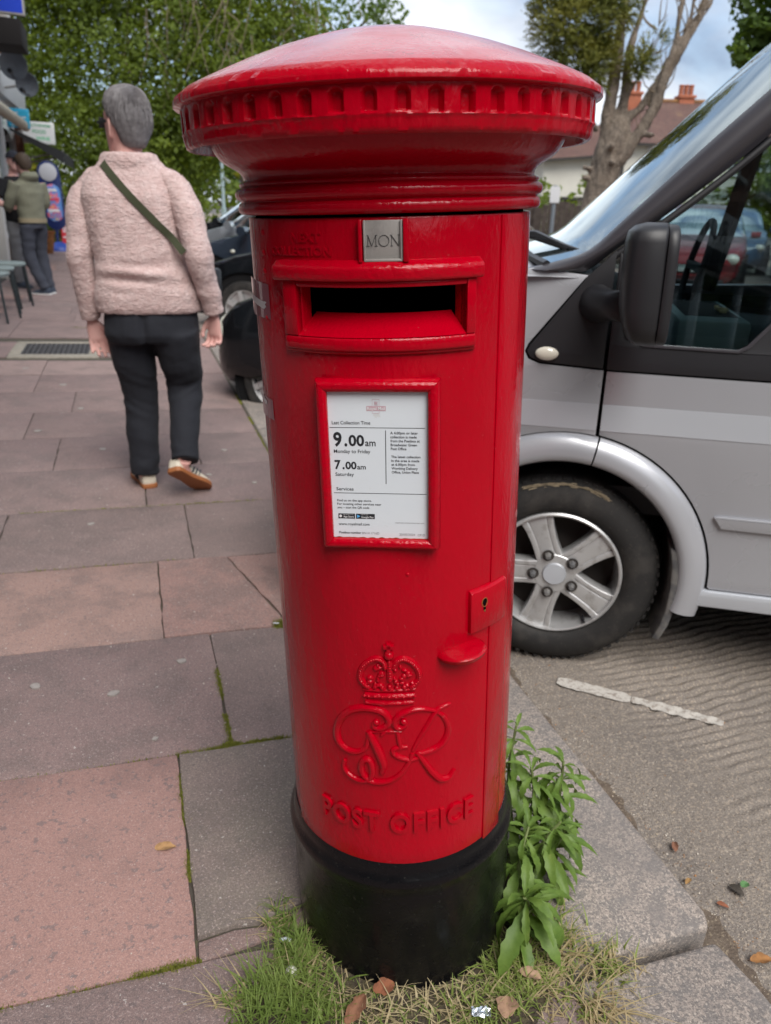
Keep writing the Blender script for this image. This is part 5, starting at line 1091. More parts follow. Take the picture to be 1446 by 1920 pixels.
for i in range(7):
    a = V0+i*UNIT; c = a+UNIT
    pbox('pilaster', PU-.3, PU+.06, a, a+.28, 0, 3.2, brick_m if i % 2 else render_m, .01)
    pbox('fascia', PU-.1, PU+.10, a+.285, c-.005, 2.62, 3.195, dkfascia_m if i in (1, 2, 4) else frame_m, .01)
    pbox('stall_riser', PU-.14, PU, a+.285, c-1.3, 0, .55, render_m if i % 2 else timber_m, .006)
    wf_ = B(); wf_.box((PU-.06, (a+.285+c-1.3)/2, .585), (.1, UNIT-1.6, .06)).box((PU-.06, (a+.285+c-1.3)/2, 2.59), (.1, UNIT-1.6, .06))
    for k in range(3): wf_.box((PU-.06, a+.32+k*(UNIT-1.66)/2, 1.58), (.1, .06, 1.94))
    wo = wf_.obj('shop_window', frame_m, par, bevel=.004)
    B().add([(PU-.06, a+.3, .6), (PU-.06, c-1.31, .6), (PU-.06, c-1.31, 2.58), (PU-.06, a+.3, 2.58)], [(0, 1, 2, 3)]).obj('pane', shop_glass, wo, fix=False)
    d_ = B(); d_.box((PU-.3, c-.66, 2.2), (.06, 1.2, .1)).box((PU-.3, c-1.24, 1.1), (.06, .09, 2.2)).box((PU-.3, c-.08, 1.1), (.06, .09, 2.2)).box((PU-.3, c-.66, .12), (.06, 1.2, .24)); do = d_.obj('shop_door', frame_m, par, bevel=.004)
    B().add([(PU-.3, c-1.24, .2), (PU-.3, c-.06, .2), (PU-.3, c-.06, 2.2), (PU-.3, c-1.24, 2.2)], [(0, 1, 2, 3)]).obj('pane', shop_glass, do, fix=False)
    for k in (.27, .73):
        vc = a+UNIT*k; w_ = B(); w_.box((PU+.01, vc-.6, 4.7), (.08, .07, 1.5)).box((PU+.01, vc+.6, 4.7), (.08, .07, 1.5)).box((PU+.01, vc, 5.42), (.08, 1.2, .07)).box((PU+.01, vc, 4.7), (.08, 1.2, .06)).box((PU+.01, vc, 3.98), (.08, 1.2, .07)); wo = w_.obj('window', frame_m, par)
        B().add([(PU+.012, vc-.6, 4), (PU+.012, vc+.6, 4), (PU+.012, vc+.6, 5.4), (PU+.012, vc-.6, 5.4)], [(0, 1, 2, 3)]).obj('pane', glass_mat('upper_glass', (.1, .11, .12), boost=1.5) if i+k < .3 else bpy.data.materials['upper_glass'], wo, fix=False)
        pbox('sill', PU, PU+.14, vc-.7, vc+.7, 3.88, 3.94, render_m, .006, wo)
# the fascia whose name shows mirrored in the van's side window
V_, F_ = fit_text('ROYAL BE', 0, 0, .30, width=1.7, bold=.02)
B().add([(PU+.1045, -7.55+v.x, 3.0+v.y) for v in V_], F_).obj('fascia_lettering', pmat('black_letters', (.006, .006, .008), .4), par, fix=False, smooth=False)
pbox('fascia_panel', PU+.10, PU+.103, -9.5, -5.5, 2.88, 3.40, pmat('grey_panel', (.60, .59, .61), .45))
pbox('down_pipe', PU, PU+.07, 12.0, 12.07, 2.6, 6.2, frame_m, .01); pbox('bay_underside', PU, PU+.58, 11.9, 12.7, 3.10, 3.42, pmat('dark_soffit', (.012, .010, .010), .9), .01)
B().tube([(PU+.28, 10.2, 2.26), (PU+.28, 14.3, 2.26)], .075, 12).obj('awning_roll', beige_m, par, sharp=50)
b = B(); b.add([(PU, 14.6, 2.25), (PU+.82, 14.6, 1.93), (PU+.82, 17.5, 1.93), (PU, 17.5, 2.25), (PU, 14.6, 2.21), (PU+.82, 14.6, 1.74), (PU+.82, 17.5, 1.74), (PU, 17.5, 2.21)], [(0, 1, 2, 3), (1, 5, 6, 2), (0, 4, 5, 1), (3, 2, 6, 7)]); b.obj('canopy', canopy_m, par, fix=False); 
for k in range(2): B().bar((PU, 14.9+k*1.3, 1.75), (PU+.8, 14.9+k*1.3, 1.95), .03, .03).obj('canopy_arm', steel_m, par)
# signs fixed to the shop fronts
blue_m = pmat('blue_sign', (.012, .055, .55), rough=.35); alu_m = pmat('aluminium', (.52, .50, .48), rough=.4, metal=.3); sky_m = pmat('light_blue_sign', (.03, .36, .58), rough=.4); signw_m = pmat('sign_white', (.70, .71, .71), rough=.45); green_m = pmat('sign_green', (.02, .33, .14), rough=.5); letw_m = pmat('letters_white', (.75, .76, .78), rough=.5)
def sign(name, label, v, u0, u1, z0, z1, face, rim, texts, depth=.08):
    s_ = empty(name); s_.matrix_world = PM @ Matrix.Translation((0, v, 0)); tag(s_, label, 'sign')
    B().box(((u0+u1)/2, 0, (z0+z1)/2), (u1-u0, depth, z1-z0)).obj('case', rim, s_, bevel=.008)
    B().box(((u0+u1)/2, -depth/2-.002, (z0+z1)/2), (u1-u0-.05, .004, z1-z0-.05)).obj('face', face, s_)
    for body, x, z, cap, wd, mm in texts:
        V_, F_ = fit_text(body, 0, 0, cap, width=wd, bold=.02); B().add([(x+q.x, -depth/2-.006, z+q.y) for q in V_], F_).obj('lettering', mm, s_, fix=False, smooth=False)
    B().bar((PU-.02, 0, (z0+z1)/2), (u0+.01, 0, (z0+z1)/2), .04, .04).obj('bracket', steel_m, s_)
sign('projecting_sign', 'blue projecting sign in a pale frame with white numerals, topmost on the shops', 12.0, -2.12, -1.535, 3.47, 4.25, blue_m, alu_m, [('53', -1.84, 3.66, .105, .135, letw_m)])
sign('bank_sign', 'light blue square sign with white words about cash', 14.0, -2.14, -1.80, 2.215, 2.50, sky_m, sky_m, [('bank', -2.06, 2.425, .032, .10, letw_m), ('your cash', -2.06, 2.36, .036, .21, letw_m), ('here', -2.06, 2.295, .036, .09, letw_m), ('>', -1.955, 2.295, .034, .03, pmat('yellow_mark', (.75, .55, .05), .5)), ('at your counter', -2.08, 2.24, .02, .24, letw_m)], .03)
sign('food_sign', 'white box sign with green words FOOD WINE beside the dark tree', 16.0, -2.13, -1.575, 2.10, 2.47, signw_m, signw_m, [('SOUTHFARM', -2.06, 2.385, .045, .42, green_m), ('FOOD', -1.95, 2.275, .060, .23, green_m), ('WINE', -1.90, 2.165, .060, .24, pmat('sign_green_light', (.05, .5, .22), .5))])
# satellite dishes
dish_m = pmat('dish_grey', (.16, .18, .21), rough=.5, metal=.2)
def dish(u, v, z, r, label, yaw, tilt):
    d_ = empty('satellite_dish'); d_.matrix_world = PM @ Matrix.Translation((u, v, z)) @ Matrix.Rotation(R_(yaw), 4, 'Z') @ Matrix.Rotation(R_(tilt), 4, 'X'); tag(d_, label, 'satellite dish', 'satellite dishes on the shop wall')
    B().lathe([(0, 0), (r*.5, .014), (r*.8, .036), (r, .058), (r*1.01, .055), (r*.8, .028), (0, -.012)], 40, M=Matrix.Rotation(R_(90), 3, 'X')).obj('reflector', dish_m, d_)
    B().tube([(0, 0, -r*.9), (0, -.16, -r*.75), (0, -.28, -r*.35)], .011, 8).obj('feed_arm', plas_m, d_); B().tube([(0, -.25, -r*.40), (0, -.33, -r*.25)], .032, 10).obj('receiver', plas_m, d_)
    B().tube([(0, .0, 0), (0, .14, -.02), (-(u-PU)*.9, .20, -.1)], .018, 8).obj('wall_mount', steel_m, d_)
dish(-1.84, 13.0, 3.0, .20, 'upper grey satellite dish, the one nearer the blue numbered sign', -8, 12); dish(-1.70, 13.25, 2.79, .17, 'lower grey satellite dish, the one just above the light blue sign', -14, 14)
# stacking chairs outside the cafe, cut by the frame
chm = pmat('chair_frame', (.045, .055, .06), rough=.4, metal=.6); cst = pmat('chair_seat', (.22, .27, .27), rough=.6)
def chair(u, v, rz, label):
    c_ = empty('cafe_chair'); c_.matrix_world = PM @ Matrix.Translation((u, v, 0)) @ Matrix.Rotation(R_(rz), 4, 'Z'); tag(c_, label, 'chair', 'cafe chairs along the shop front')
    b = B(); b.loft([ring((0, 0, z), .20*k, .20*k, n=24, p=.6) for z, k in ((.44, .97), (.455, 1), (.468, 1), (.475, .96))]).obj('seat', cst, c_)
    for sx, sy in ((1, 1), (1, -1), (-1, 1), (-1, -1)): B().tube([(sx*.17, sy*.17, .45), (sx*.21, sy*.22, .0)], .0125, 8).obj('leg', chm, c_)
    B().tube(smooth_path([(-.19, .19, .45), (-.21, .23, .62), (-.20, .24, .72), (.0, .27, .80), (.20, .24, .72), (.21, .23, .62), (.19, .19, .45)], 4), .012, 8).obj('back_frame', chm, c_)
    b = B()
    for k in range(4): b.tube(smooth_path([(-.205, .235, .55+.06*k), (0, .275, .57+.06*k), (.205, .235, .55+.06*k)], 4), .010, 6, sq=(1, 1.8))
    b.obj('back_slats', cst, c_)
for u, v, rz, lb in ((-1.78, 7.75, 80, 'grey metal cafe chair nearest the camera at the left edge'), (-1.80, 8.45, 95, 'grey metal cafe chair in the middle of the three by the shops'), (-1.76, 9.15, 100, 'grey metal cafe chair closest to the two people talking')): chair(u, v, rz, lb)
# swing sign on a domed foot, red poster board behind
sw = empty('pavement_sign'); sw.matrix_world = PM @ Matrix.Translation((-1.93, 19.5, 0)); tag(sw, 'tall navy ice cream pavement sign with round top on a domed blue foot', 'sign')
navy_m = pmat('navy_plastic', (.014, .028, .12), rough=.35); roy_m = pmat('royal_blue', (.03, .07, .33), rough=.4)
B().loft([ring((0, 0, z), r, r, n=28) for z, r in ((0, .34), (.05, .33), (.11, .27), (.15, .16), (.20, .06))]).obj('foot', roy_m, sw)
def slabz(name, pts, y0, y1, mat, parent, bev=.01): return B().add([(x, y0, z) for x, z in pts]+[(x, y1, z) for x, z in pts], [tuple(range(len(pts)-1, -1, -1)), tuple(range(len(pts), 2*len(pts)))]+[(i, (i+1) % len(pts), len(pts)+(i+1) % len(pts), len(pts)+i) for i in range(len(pts))]).obj(name, mat, parent, bevel=bev)
cap_ = lambda cx, cz, r, a0, a1, n=14: [(cx+r*math.cos(R_(a0+(a1-a0)*i/n)), cz+r*math.sin(R_(a0+(a1-a0)*i/n))) for i in range(n+1)]
slabz('panel', cap_(-.10, 1.70, .24, 0, 180)+cap_(-.02, .68, .22, 180, 360), -.03, .03, navy_m, sw)
slabz('roundel', cap_(-.10, 1.70, .19, 0, 350, 28), -.045, -.03, pmat('sign_grey', (.48, .50, .54), .5), sw, .004)
slabz('poster', cap_(-.05, 1.28, .17, 0, 180)+cap_(-.03, .82, .17, 180, 360), -.042, -.031, pmat('sign_poster', (.10, .26, .62), .4, var=((4, .5, .56, (.75, .16, .20), .9), (5, .56, .62, (.85, .55, .15), .9), (9, .6, .66, (.75, .8, .9), .8))), sw, .003)
for k, (z, w_) in enumerate(((1.30, .20), (1.10, .26), (.86, .24))): slabz('lettering', [(-.05-w_/2, z), (-.05+w_/2, z), (-.05+w_/2, z+.05), (-.05-w_/2, z+.05)], -.047, -.043, letw_m if k != 1 else pmat('poster_red', (.6, .05, .1), .5), sw, 0)
B().tube([(-.03, 0, .46), (-.03, 0, .18)], .03, 8).obj('stem', navy_m, sw)
pb_ = empty('poster_board'); pb_.matrix_world = PM @ Matrix.Translation((-1.66, 21.0, 0)); tag(pb_, 'low red board with white print beyond the navy pavement sign', 'sign')
B().box((0, 0, .50), (.62, .04, .82)).obj('board', pmat('poster_red2', (.52, .035, .05), .5), pb_)
for k, (z, x0, w_) in enumerate(((.80, -.05, .22), (.70, -.02, .12), (.56, -.22, .30), (.50, -.22, .34), (.44, -.22, .28), (.38, -.22, .32), (.24, -.22, .10))): B().box((x0+w_/2-.05, -.022, z), (w_, .004, .035)).obj('print', letw_m, pb_)
for sx in (-.25, .25): B().box((sx, .02, .05), (.04, .3, .1)).obj('foot', plas_m, pb_)
can = empty('planter_tub'); can.matrix_world = PM @ Matrix.Translation((-2.15, 18.4, 0)); tag(can, 'orange brown tub on the pavement beside the navy sign', 'planter'); B().loft([ring((0, 0, z), r, r, n=20) for z, r in ((0, .16), (.3, .2), (.45, .21))]).obj('tub', pmat('terracotta', (.32, .12, .03), .8, var=((12, .45, .6, (.10, .05, .03), .7),)), can); B().loft([ring((0, 0, z), r, r, n=20) for z, r in ((.43, .225), (.47, .225))]).obj('rim', rust_m, can)

# ================================================================== parked cars
black_car = pmat('car_black', (.007, .008, .010), rough=.16, spec=.35, coat=.25, coatr=.05); blueblack = pmat('car_dark_blue', (.022, .030, .045), rough=.15, coat=.8, coatr=.03); silvercar = pmat('car_silver', (.38, .41, .45), rough=.3, metal=.7, coat=.6); redcar = pmat('car_red', (.24, .025, .03), rough=.25, coat=.7); bluecar = pmat('car_blue', (.03, .10, .20), rough=.25, coat=.7)
car_glass = glass_mat('car_glass', (.22, .32, .32), boost=1.8); plate_m = pmat('number_plate', (.68, .68, .66), .5); lens_m = pmat('lamp_lens', (.62, .62, .54), rough=.08, coat=1.0, spec=.8)
def lerp_tab(tab, x):
    if x <= tab[0][0]: return tab[0][1:]
    for a, c in zip(tab, tab[1:]):
        if x <= c[0]:
            t_ = (x-a[0])/(c[0]-a[0]); t_ = t_*t_*(3-2*t_)*.5+t_*.5; return tuple(p+(q-p)*t_ for p, q in zip(a[1:], c[1:]))
    return tab[-1][1:]
def make_car(label, loc, heading, paint, W=1.68, rnd_=1.0, group='cars parked beyond the post box', detail=True, lamp=(.15, .20), bug=False, hgt=1.0):
    """x runs back from the nose, y across from the near side, z up"""
    hx, hy = heading; c_ = empty('parked_car'); c_.matrix_world = Matrix(((-hx, -hy*-1*-1 if False else -(-hy)*-1, 0, loc[0]), (-hy, hx, 0, loc[1]), (0, 0, 1, loc[2]), (0, 0, 0, 1)))
    X = Vector((-hx, -hy, 0)); Yv = Vector((hy, -hx, 0)); c_.matrix_world = Matrix(((X.x, Yv.x, 0, loc[0]), (X.y, Yv.y, 0, loc[1]), (0, 0, 1, loc[2]), (0, 0, 0, 1)))
    tag(c_, label, 'car', group)
    top = [(0, .50), (.04, .60), (.12, .68), (.30, .76), (.60, .84), (.95, .92), (1.05, .95), (1.30, 1.13), (1.60, 1.33), (1.85, 1.43), (2.3, 1.48), (2.8, 1.45), (3.2, 1.33), (3.5, 1.10), (3.68, .88), (3.74, .6)] if not bug else [(0, .44), (.03, .53), (.08, .62), (.16, .71), (.30, .80), (.55, .88), (.85, .94), (1.02, .97), (1.25, 1.15), (1.55, 1.36), (1.85, 1.47), (2.2, 1.50), (2.7, 1.45), (3.1, 1.28), (3.4, 1.02), (3.6, .82), (3.7, .55)]
    wid_ = [(0, .50), (.05, .66), (.15, .76), (.35, .86), (.7, .94), (1.2, 1.0), (2.6, 1.0), (3.3, .95), (3.6, .85), (3.74, .70)]
    if bug: wid_ = [(0, .38), (.02, .56), (.05, .69), (.10, .79), (.18, .86), (.35, .93), (.7, .96), (1.2, 1.0), (2.6, 1.0), (3.3, .93), (3.6, .80), (3.7, .6)]
    XS = sorted(set([0, .02, .05, .09, .14, .2, .3, .42, .55, .7, .85, .97, 1.05, 1.18, 1.30, 1.45, 1.6, 1.75, 1.9, 2.1, 2.3, 2.5, 2.7, 2.9, 3.05, 3.2, 3.35, 3.5, 3.6, 3.68, 3.72])); RGS = []
    for x in XS:
        zt = lerp_tab(top, x)[0]*hgt; w_ = lerp_tab(wid_, x)[0]*W/2; belt = min(zt-.02, .93+.03*x/3); zb = .20 if .15 < x < 3.5 else .26
        if bug and x < .15: zb = .28-.08*math.sin(math.pi/2*x/.15)**.7
        cabin = zt > belt+.06; wt = w_*(.80 if cabin else .90); up_ = zt-belt
        half = [(0, zb), (w_*.80, zb), (w_*.97, zb+.10), (w_, .42), (w_*1.0, .60), (w_*.985, min(.80, belt-.02)), (w_*.95, belt), (w_*.95+(wt-w_*.95)*.5, belt+up_*.45), (wt, belt+up_*.82), (wt*.80, belt+up_*.97), (wt*.4, zt+.008), (0, zt+.012)]
        RGS.append([Vector((x, W/2-y, z)) for y, z in half]+[Vector((x, W/2+y, z)) for y, z in half[-2:0:-1]])
    n = len(RGS[0]); body, glass = B(), B(); body.V = [tuple(p) for r_ in RGS for p in r_]; glass.V = list(body.V)
    for i in range(len(XS)-1):
        xm = (XS[i]+XS[i+1])/2
        for k in range(n):
            f = (i*n+k, i*n+(k+1) % n, (i+1)*n+(k+1) % n, (i+1)*n+k); kk = k if k < 11 else n-1-k
            side_w = kk in (6, 7) and 1.22 < xm < 3.15 and not (2.08 < xm < 2.2)
            screen = kk in (8, 9, 10) and (1.07 < xm < 1.72 or 2.95 < xm < 3.42)
            tgt = glass if (side_w or screen) else body; tgt.F.append(f); tgt.I.append(0)
    body.F += [tuple(range(n-1, -1, -1)), tuple((len(XS)-1)*n+k for k in range(n))]; body.I += [0, 0]
    bo = body.obj('body', paint, c_, sharp=42); glass.obj('windows', car_glass, c_, fix=False, sharp=60)
    B().box((2.0, W/2, .55), (2.6, W*.8, .5)).obj('cabin_floor', cabdk_m, c_)
    for y in (.36, W-.36): B().loft([ring((x, y, z), .08, .22, n=14) for x, z in ((2.0, .7), (2.1, .95), (2.2, 1.18))]).obj('seat', cabdk_m, c_)
    for x in (.68, 3.05):
        for sd, y in ((-1, .0), (1, W)):
            wl = bpy.data.objects.new('wheel', None); COL.objects.link(wl); wl.parent = c_; wl.location = (x, y-sd*(.10 if bug else .0), .30); wl.rotation_euler = (0, 0, 0 if sd < 0 else math.pi); RX = Matrix.Rotation(R_(90), 3, 'X')
            B().lathe([(r, -q) for r, q in ((.19, .2), (.29, .19), (.30, .16), (.30, .04), (.285, .0), (.24, -.008), (.205, .0))], 40, M=RX).obj('tyre', rub_m, wl); b = B(); b.lathe([(r, -q) for r, q in ((.205, .0), (.195, .004), (.19, .03), (0, .05))], 36, M=RX)
            for k in range(7):
                a = 2*math.pi*k/7; b.bar((.03*math.cos(a), .008, .03*math.sin(a)), (.195*math.cos(a), .008, .195*math.sin(a)), .045, .02, up=(0, 1, 0))
            b.obj('rim', alloy_m, wl); B().lathe([(.30, -.02), (.375, -.02), (.38, .004)], 40, M=RX).obj('arch_lining', dark_m, wl, fix=False)
    for sd in (-1, 1):
        yy = W/2+sd*W*(.345 if not bug else .34); B().ball((lamp[0] if not bug else .20, yy, .60 if not bug else .585), (.11, .13, .095) if not bug else (.15, .12, .13), 18, 12, Matrix.Rotation(R_(-38*sd), 3, 'Z')).obj('headlight', lens_m, c_)
        mb = B(); mb.loft([ring((1.22, W/2+sd*(W/2+.02+.16*t_), .98), .05+.015*t_, .06, Vector((1, 0, 0)), Vector((0, 0, 1)), 12) for t_ in (0, .3, .8, 1)]); mb.obj('mirror', paint, c_)
        B().ball((1.02, W/2+sd*W*.497, .72), (.035, .012, .022), 10, 6).obj('side_repeater', lens_m, c_); B().ball((3.66, W/2+sd*W*.36, .78), (.08, .12, .10), 12, 8).obj('tail_light', pmat('tail_red', (.35, .02, .02), .2) if 'tail_red' not in bpy.data.materials else bpy.data.materials['tail_red'], c_)
        B().box((1.95, W/2+sd*(W*.497), .80), (.16, .02, .025)).obj('door_handle', paint, c_, bevel=.006)
    b = B()
    for k in range(3): b.box((.012 if not bug else .05, W/2, .30+.07*k), (.05, W*.46 if not bug else W*.2, .022))
    b.obj('grille', plas_m, c_, bevel=.005); 
    if not bug: B().box((-.012, W/2, .44), (.02, .52, .11)).obj('number_plate', plate_m, c_, bevel=.004)
    if not bug: B().box((.06, W/2, .235), (.20, W*.60, .06)).obj('bumper_lip', plas_m, c_, bevel=.02)
    return c_
HD = (-.976, .216); CZ = ROADZ
def cpos(nx, ny, off=0.0): return (nx, ny, CZ)
c1 = make_car('black rounded hatchback with large pale headlamps, nearest parked car behind the box', (-1.27, 5.06, CZ), HD, black_car, W=1.60, bug=True, lamp=(.25, .2)); c1.matrix_world = c1.matrix_world @ Matrix.Rotation(R_(2.6), 4, 'Y') @ Matrix.Diagonal((.70, 1, .92, 1))
make_car('black hatchback parked next beyond the round lamped black one', (-2.15, 8.15, CZ), HD, black_car, W=1.7)
make_car('dark blue hatchback parked third along from the post box', (-3.1, 10.9, CZ), HD, blueblack, W=1.7, hgt=.98)
make_car('silver hatchback parked fourth along from the post box', (-3.75, 13.3, CZ), HD, silvercar, W=1.7, hgt=1.02)
make_car('dark hatchback parked farthest along the kerb', (-4.5, 15.9, CZ), HD, black_car, W=1.72, hgt=1.03)
make_car('silver blue hatchback beyond the van with only its bonnet showing', (1.98, 9.6, CZ), (.5, -.866), pmat('car_pale_silver', (.42, .44, .48), rough=.3, coat=.5), W=1.7)
make_car('red hatchback seen through the van windows', (6.0, 13.6, CZ), (-.35, -.936), redcar, W=1.7)
make_car('blue hatchback behind the red one, seen through the van windows', (8.6, 18.4, CZ), (-.3, -.95), bluecar, W=1.7)
make_car('second red hatchback at the right edge, seen through the van windows', (9.4, 14.6, CZ), (-.25, -.968), redcar, W=1.7)
# ================================================================== trees
def leaf_mat(name, col, col2, col3=None, tr=.45, rough=.6):
    m = bpy.data.materials.new(name); m.use_nodes = True; t = m.node_tree; t.nodes.clear(); l = t.links.new
    o = t.nodes.new('ShaderNodeOutputMaterial'); mixs = t.nodes.new('ShaderNodeMixShader'); mixs.inputs[0].default_value = tr; p = t.nodes.new('ShaderNodeBsdfPrincipled'); p.inputs['Roughness'].default_value = rough; p.inputs['Specular IOR Level'].default_value = .35; ts = t.nodes.new('ShaderNodeBsdfTranslucent')
    tcn = t.nodes.new('ShaderNodeTexCoord'); nz = t.nodes.new('ShaderNodeTexNoise'); nz.inputs['Scale'].default_value = 1.6; nz.inputs['Detail'].default_value = 6; nz.inputs['Roughness'].default_value = .75; oi_ = t.nodes.new('ShaderNodeObjectInfo'); ad_ = t.nodes.new('ShaderNodeVectorMath'); ad_.operation = 'MULTIPLY_ADD'; ad_.inputs[1].default_value = (1, 1, 1); l(tcn.outputs['Object'], ad_.inputs[0]); sc_ = t.nodes.new('ShaderNodeMath'); sc_.operation = 'MULTIPLY'; sc_.inputs[1].default_value = 53.0; l(oi_.outputs['Random'], sc_.inputs[0]); l(sc_.outputs[0], ad_.inputs[2]); l(ad_.outputs[0], nz.inputs['Vector'])
    cr_ = t.nodes.new('ShaderNodeValToRGB'); e = cr_.color_ramp.elements; e[0].position = .36; e[0].color = (*col, 1); e[1].position = .62; e[1].color = (*col2, 1)
    if col3: x = e.new(.70); x.color = (*col3, 1)
    l(nz.outputs['Fac'], cr_.inputs['Fac']); l(cr_.outputs['Color'], p.inputs['Base Color']); hs_ = t.nodes.new('ShaderNodeMixRGB'); hs_.blend_type = 'MULTIPLY'; hs_.inputs['Fac'].default_value = 1; hs_.inputs['Color2'].default_value = (1.4, 1.3, .5, 1); l(cr_.outputs['Color'], hs_.inputs['Color1']); l(hs_.outputs['Color'], ts.inputs['Color'])
    l(p.outputs[0], mixs.inputs[1]); l(ts.outputs[0], mixs.inputs[2]); l(mixs.outputs[0], o.inputs['Surface']); return m
bark_m = pmat('bark', (.18, .145, .115), rough=.95, var=((6, .4, .65, (.10, .082, .068), .8), (30, .5, .62, (.30, .25, .20), .8)), bump=((12, .9, .03, (1, 1, .25)), (60, .6, .008, (1, 1, .3))))
twig_m = pmat('dry_twig', (.21, .165, .115), rough=.9); ever_m = leaf_mat('evergreen_leaf', (.055, .088, .012), (.18, .245, .03), (.33, .38, .06)); mid_m = leaf_mat('mid_leaf', (.08, .125, .018), (.23, .30, .042), (.36, .41, .07)); pale_m = leaf_mat('pale_leaf', (.06, .11, .02), (.13, .20, .035)); yel_m = leaf_mat('yellow_leaf', (.20, .21, .02), (.36, .34, .04)); map_m = leaf_mat('maple_leaf', (.035, .07, .014), (.10, .165, .032), (.16, .22, .05)); con_m = leaf_mat('conifer_spray', (.07, .095, .016), (.20, .19, .028), (.20, .12, .045), tr=.25)
def foliage(blobs, n, size, rr, thr=-.05, freq=1.1, flat=.5, edge=.45, asp=.55, clump=.34, core=.25):
    """leaves gathered in clumps on the outside of each blob, with looser leaves filling its inside"""
    b = B(); tot = sum((x[1][0]*x[1][1]*x[1][2])**.67 for x in blobs); V = []; F = []
    def leaf(p, nrm_, s_):
        t_ = nrm_.orthogonal().normalized(); t_ = Matrix.Rotation(rr.random()*6.283, 3, nrm_) @ t_; w_ = nrm_.cross(t_); i0 = len(V)
        V.extend([p-t_*s_*.5, p+w_*s_*asp*.5+nrm_*s_*.07, p+t_*s_*.5, p-w_*s_*asp*.5+nrm_*s_*.07]); F.append((i0, i0+1, i0+2, i0+3))
    for c, rad in blobs:
        c = Vector(c); k = int(n*(rad[0]*rad[1]*rad[2])**.67/tot); per = 42; nc = max(4, int(k*(1-core)/per))
        for _ in range(nc):
            d_ = Vector((rr.gauss(0, 1), rr.gauss(0, 1)-.35, rr.gauss(.1, 1))).normalized(); q = rr.uniform(.68, 1.02)*(1+.25*noise.noise(c+d_*2.3)); cc_ = c+Vector((d_.x*rad[0], d_.y*rad[1], d_.z*rad[2]))*q
            if noise.noise(cc_*freq) < thr or cc_.z < .1: continue
            cr_ = clump*rr.uniform(.6, 1.3)*min(1.2, min(rad)/1.2)
            for _i in range(per):
                e_ = Vector((rr.gauss(0, .5), rr.gauss(0, .5), rr.gauss(0, .34))); leaf(cc_+e_*cr_+d_*cr_*.2, (d_*.7+Vector((0, 0, .6))+Vector((rr.gauss(0, .7), rr.gauss(0, .7), rr.gauss(0, .7)))).normalized(), size*rr.uniform(.6, 1.25))
        for _ in range(int(k*core)):
            d_ = Vector((rr.gauss(0, 1), rr.gauss(0, 1), rr.gauss(0, 1))).normalized(); p = c+Vector((d_.x*rad[0], d_.y*rad[1], d_.z*rad[2]))*rr.random()**.5*.85
            if p.z > .05: leaf(p, Vector((rr.gauss(0, 1), rr.gauss(0, 1)-.8, rr.gauss(0, 1))).normalized(), size*rr.uniform(1.1, 2.0))
    b.add(V, F); return b
def tree(label, base, trunk, branches, blobs, n, size, mat, seed, group=None, thr=-.05, freq=1.1, name='tree', asp=.55, edge=.45):
    b0 = Vector(base); t_ = empty(name, b0); tag(t_, label, 'tree', group); rr = random.Random(seed)
    P, R = trunk; b = B(); Q, rr_ = bend([Vector(p)-b0 for p in P], R, 5); b.tube(Q, rr_, 12); b.obj('trunk', bark_m, t_, sharp=80)
    for P, R in branches: Q, rr_ = bend([Vector(p)-b0 for p in P], R, 4); B().tube(Q, rr_, 7).obj('branch', bark_m, t_, sharp=80)
    for c, rad in blobs[:4]:                       # limbs into the crown
        c = Vector(c)-b0; top_ = Q0 = Vector(trunk[0][-1])-b0; B().tube(smooth_path([top_-Vector((0, 0, .4)), (top_+c)/2+Vector((0, 0, .2)), c], 4), [.09, .08, .07, .06, .05, .04, .03, .02, .012], 6).obj('branch', bark_m, t_)
    foliage([(Vector(c)-b0, r_) for c, r_ in blobs], n, size, rr, thr, freq, edge=edge, asp=asp).obj('crown', mat, t_, fix=False, smooth=False); return t_
TG = 'trees at the end of the pavement'
tree('dense dark evergreen tree, tallest behind the walker', (-7.2, 24, 0), ([(-7.2, 24, -.1), (-7.1, 24, 1.5), (-7.3, 24, 3.0)], [.35, .28, .2]), [], [((-7.0, 23, 4.6), (2.6, 1.8, 2.6)), ((-7.9, 22.6, 2.2), (2.3, 1.5, 1.9)), ((-6.0, 23, 2.6), (1.5, 1.5, 1.6)), ((-7.5, 23.5, 7.0), (2.8, 2, 1.8))], 46000, .108, ever_m, 1, TG, thr=-.5)
tree('mid green bushy tree next to the shop signs', (-10.6, 25, 0), ([(-10.6, 25, -.1), (-10.5, 25, 1.6), (-10.4, 25, 3.2)], [.3, .25, .18]), [], [((-10.2, 24, 4.2), (2.0, 1.6, 2.4)), ((-10.8, 23.4, 2.1), (1.9, 1.4, 1.9)), ((-9.4, 24.2, 6.6), (2.2, 1.6, 1.7))], 29000, .108, mid_m, 2, TG, thr=-.5)
tree('overgrown tree with bare hanging twigs left of the cap of the box', (-4.4, 24.5, 0), ([(-4.4, 24.5, -.1), (-4.3, 24.5, 1.9), (-4.2, 24.5, 4.0)], [.26, .2, .14]), [], [((-4.9, 23.6, 4.6), (1.9, 1.5, 1.8)), ((-3.5, 24.2, 5.0), (1.8, 1.4, 1.4)), ((-4.4, 24.2, 6.7), (2.6, 1.8, 1.6)), ((-5.2, 23.4, 3.0), (1.1, 1.0, .9))], 28000, .108, mid_m, 3, TG, thr=-.45)
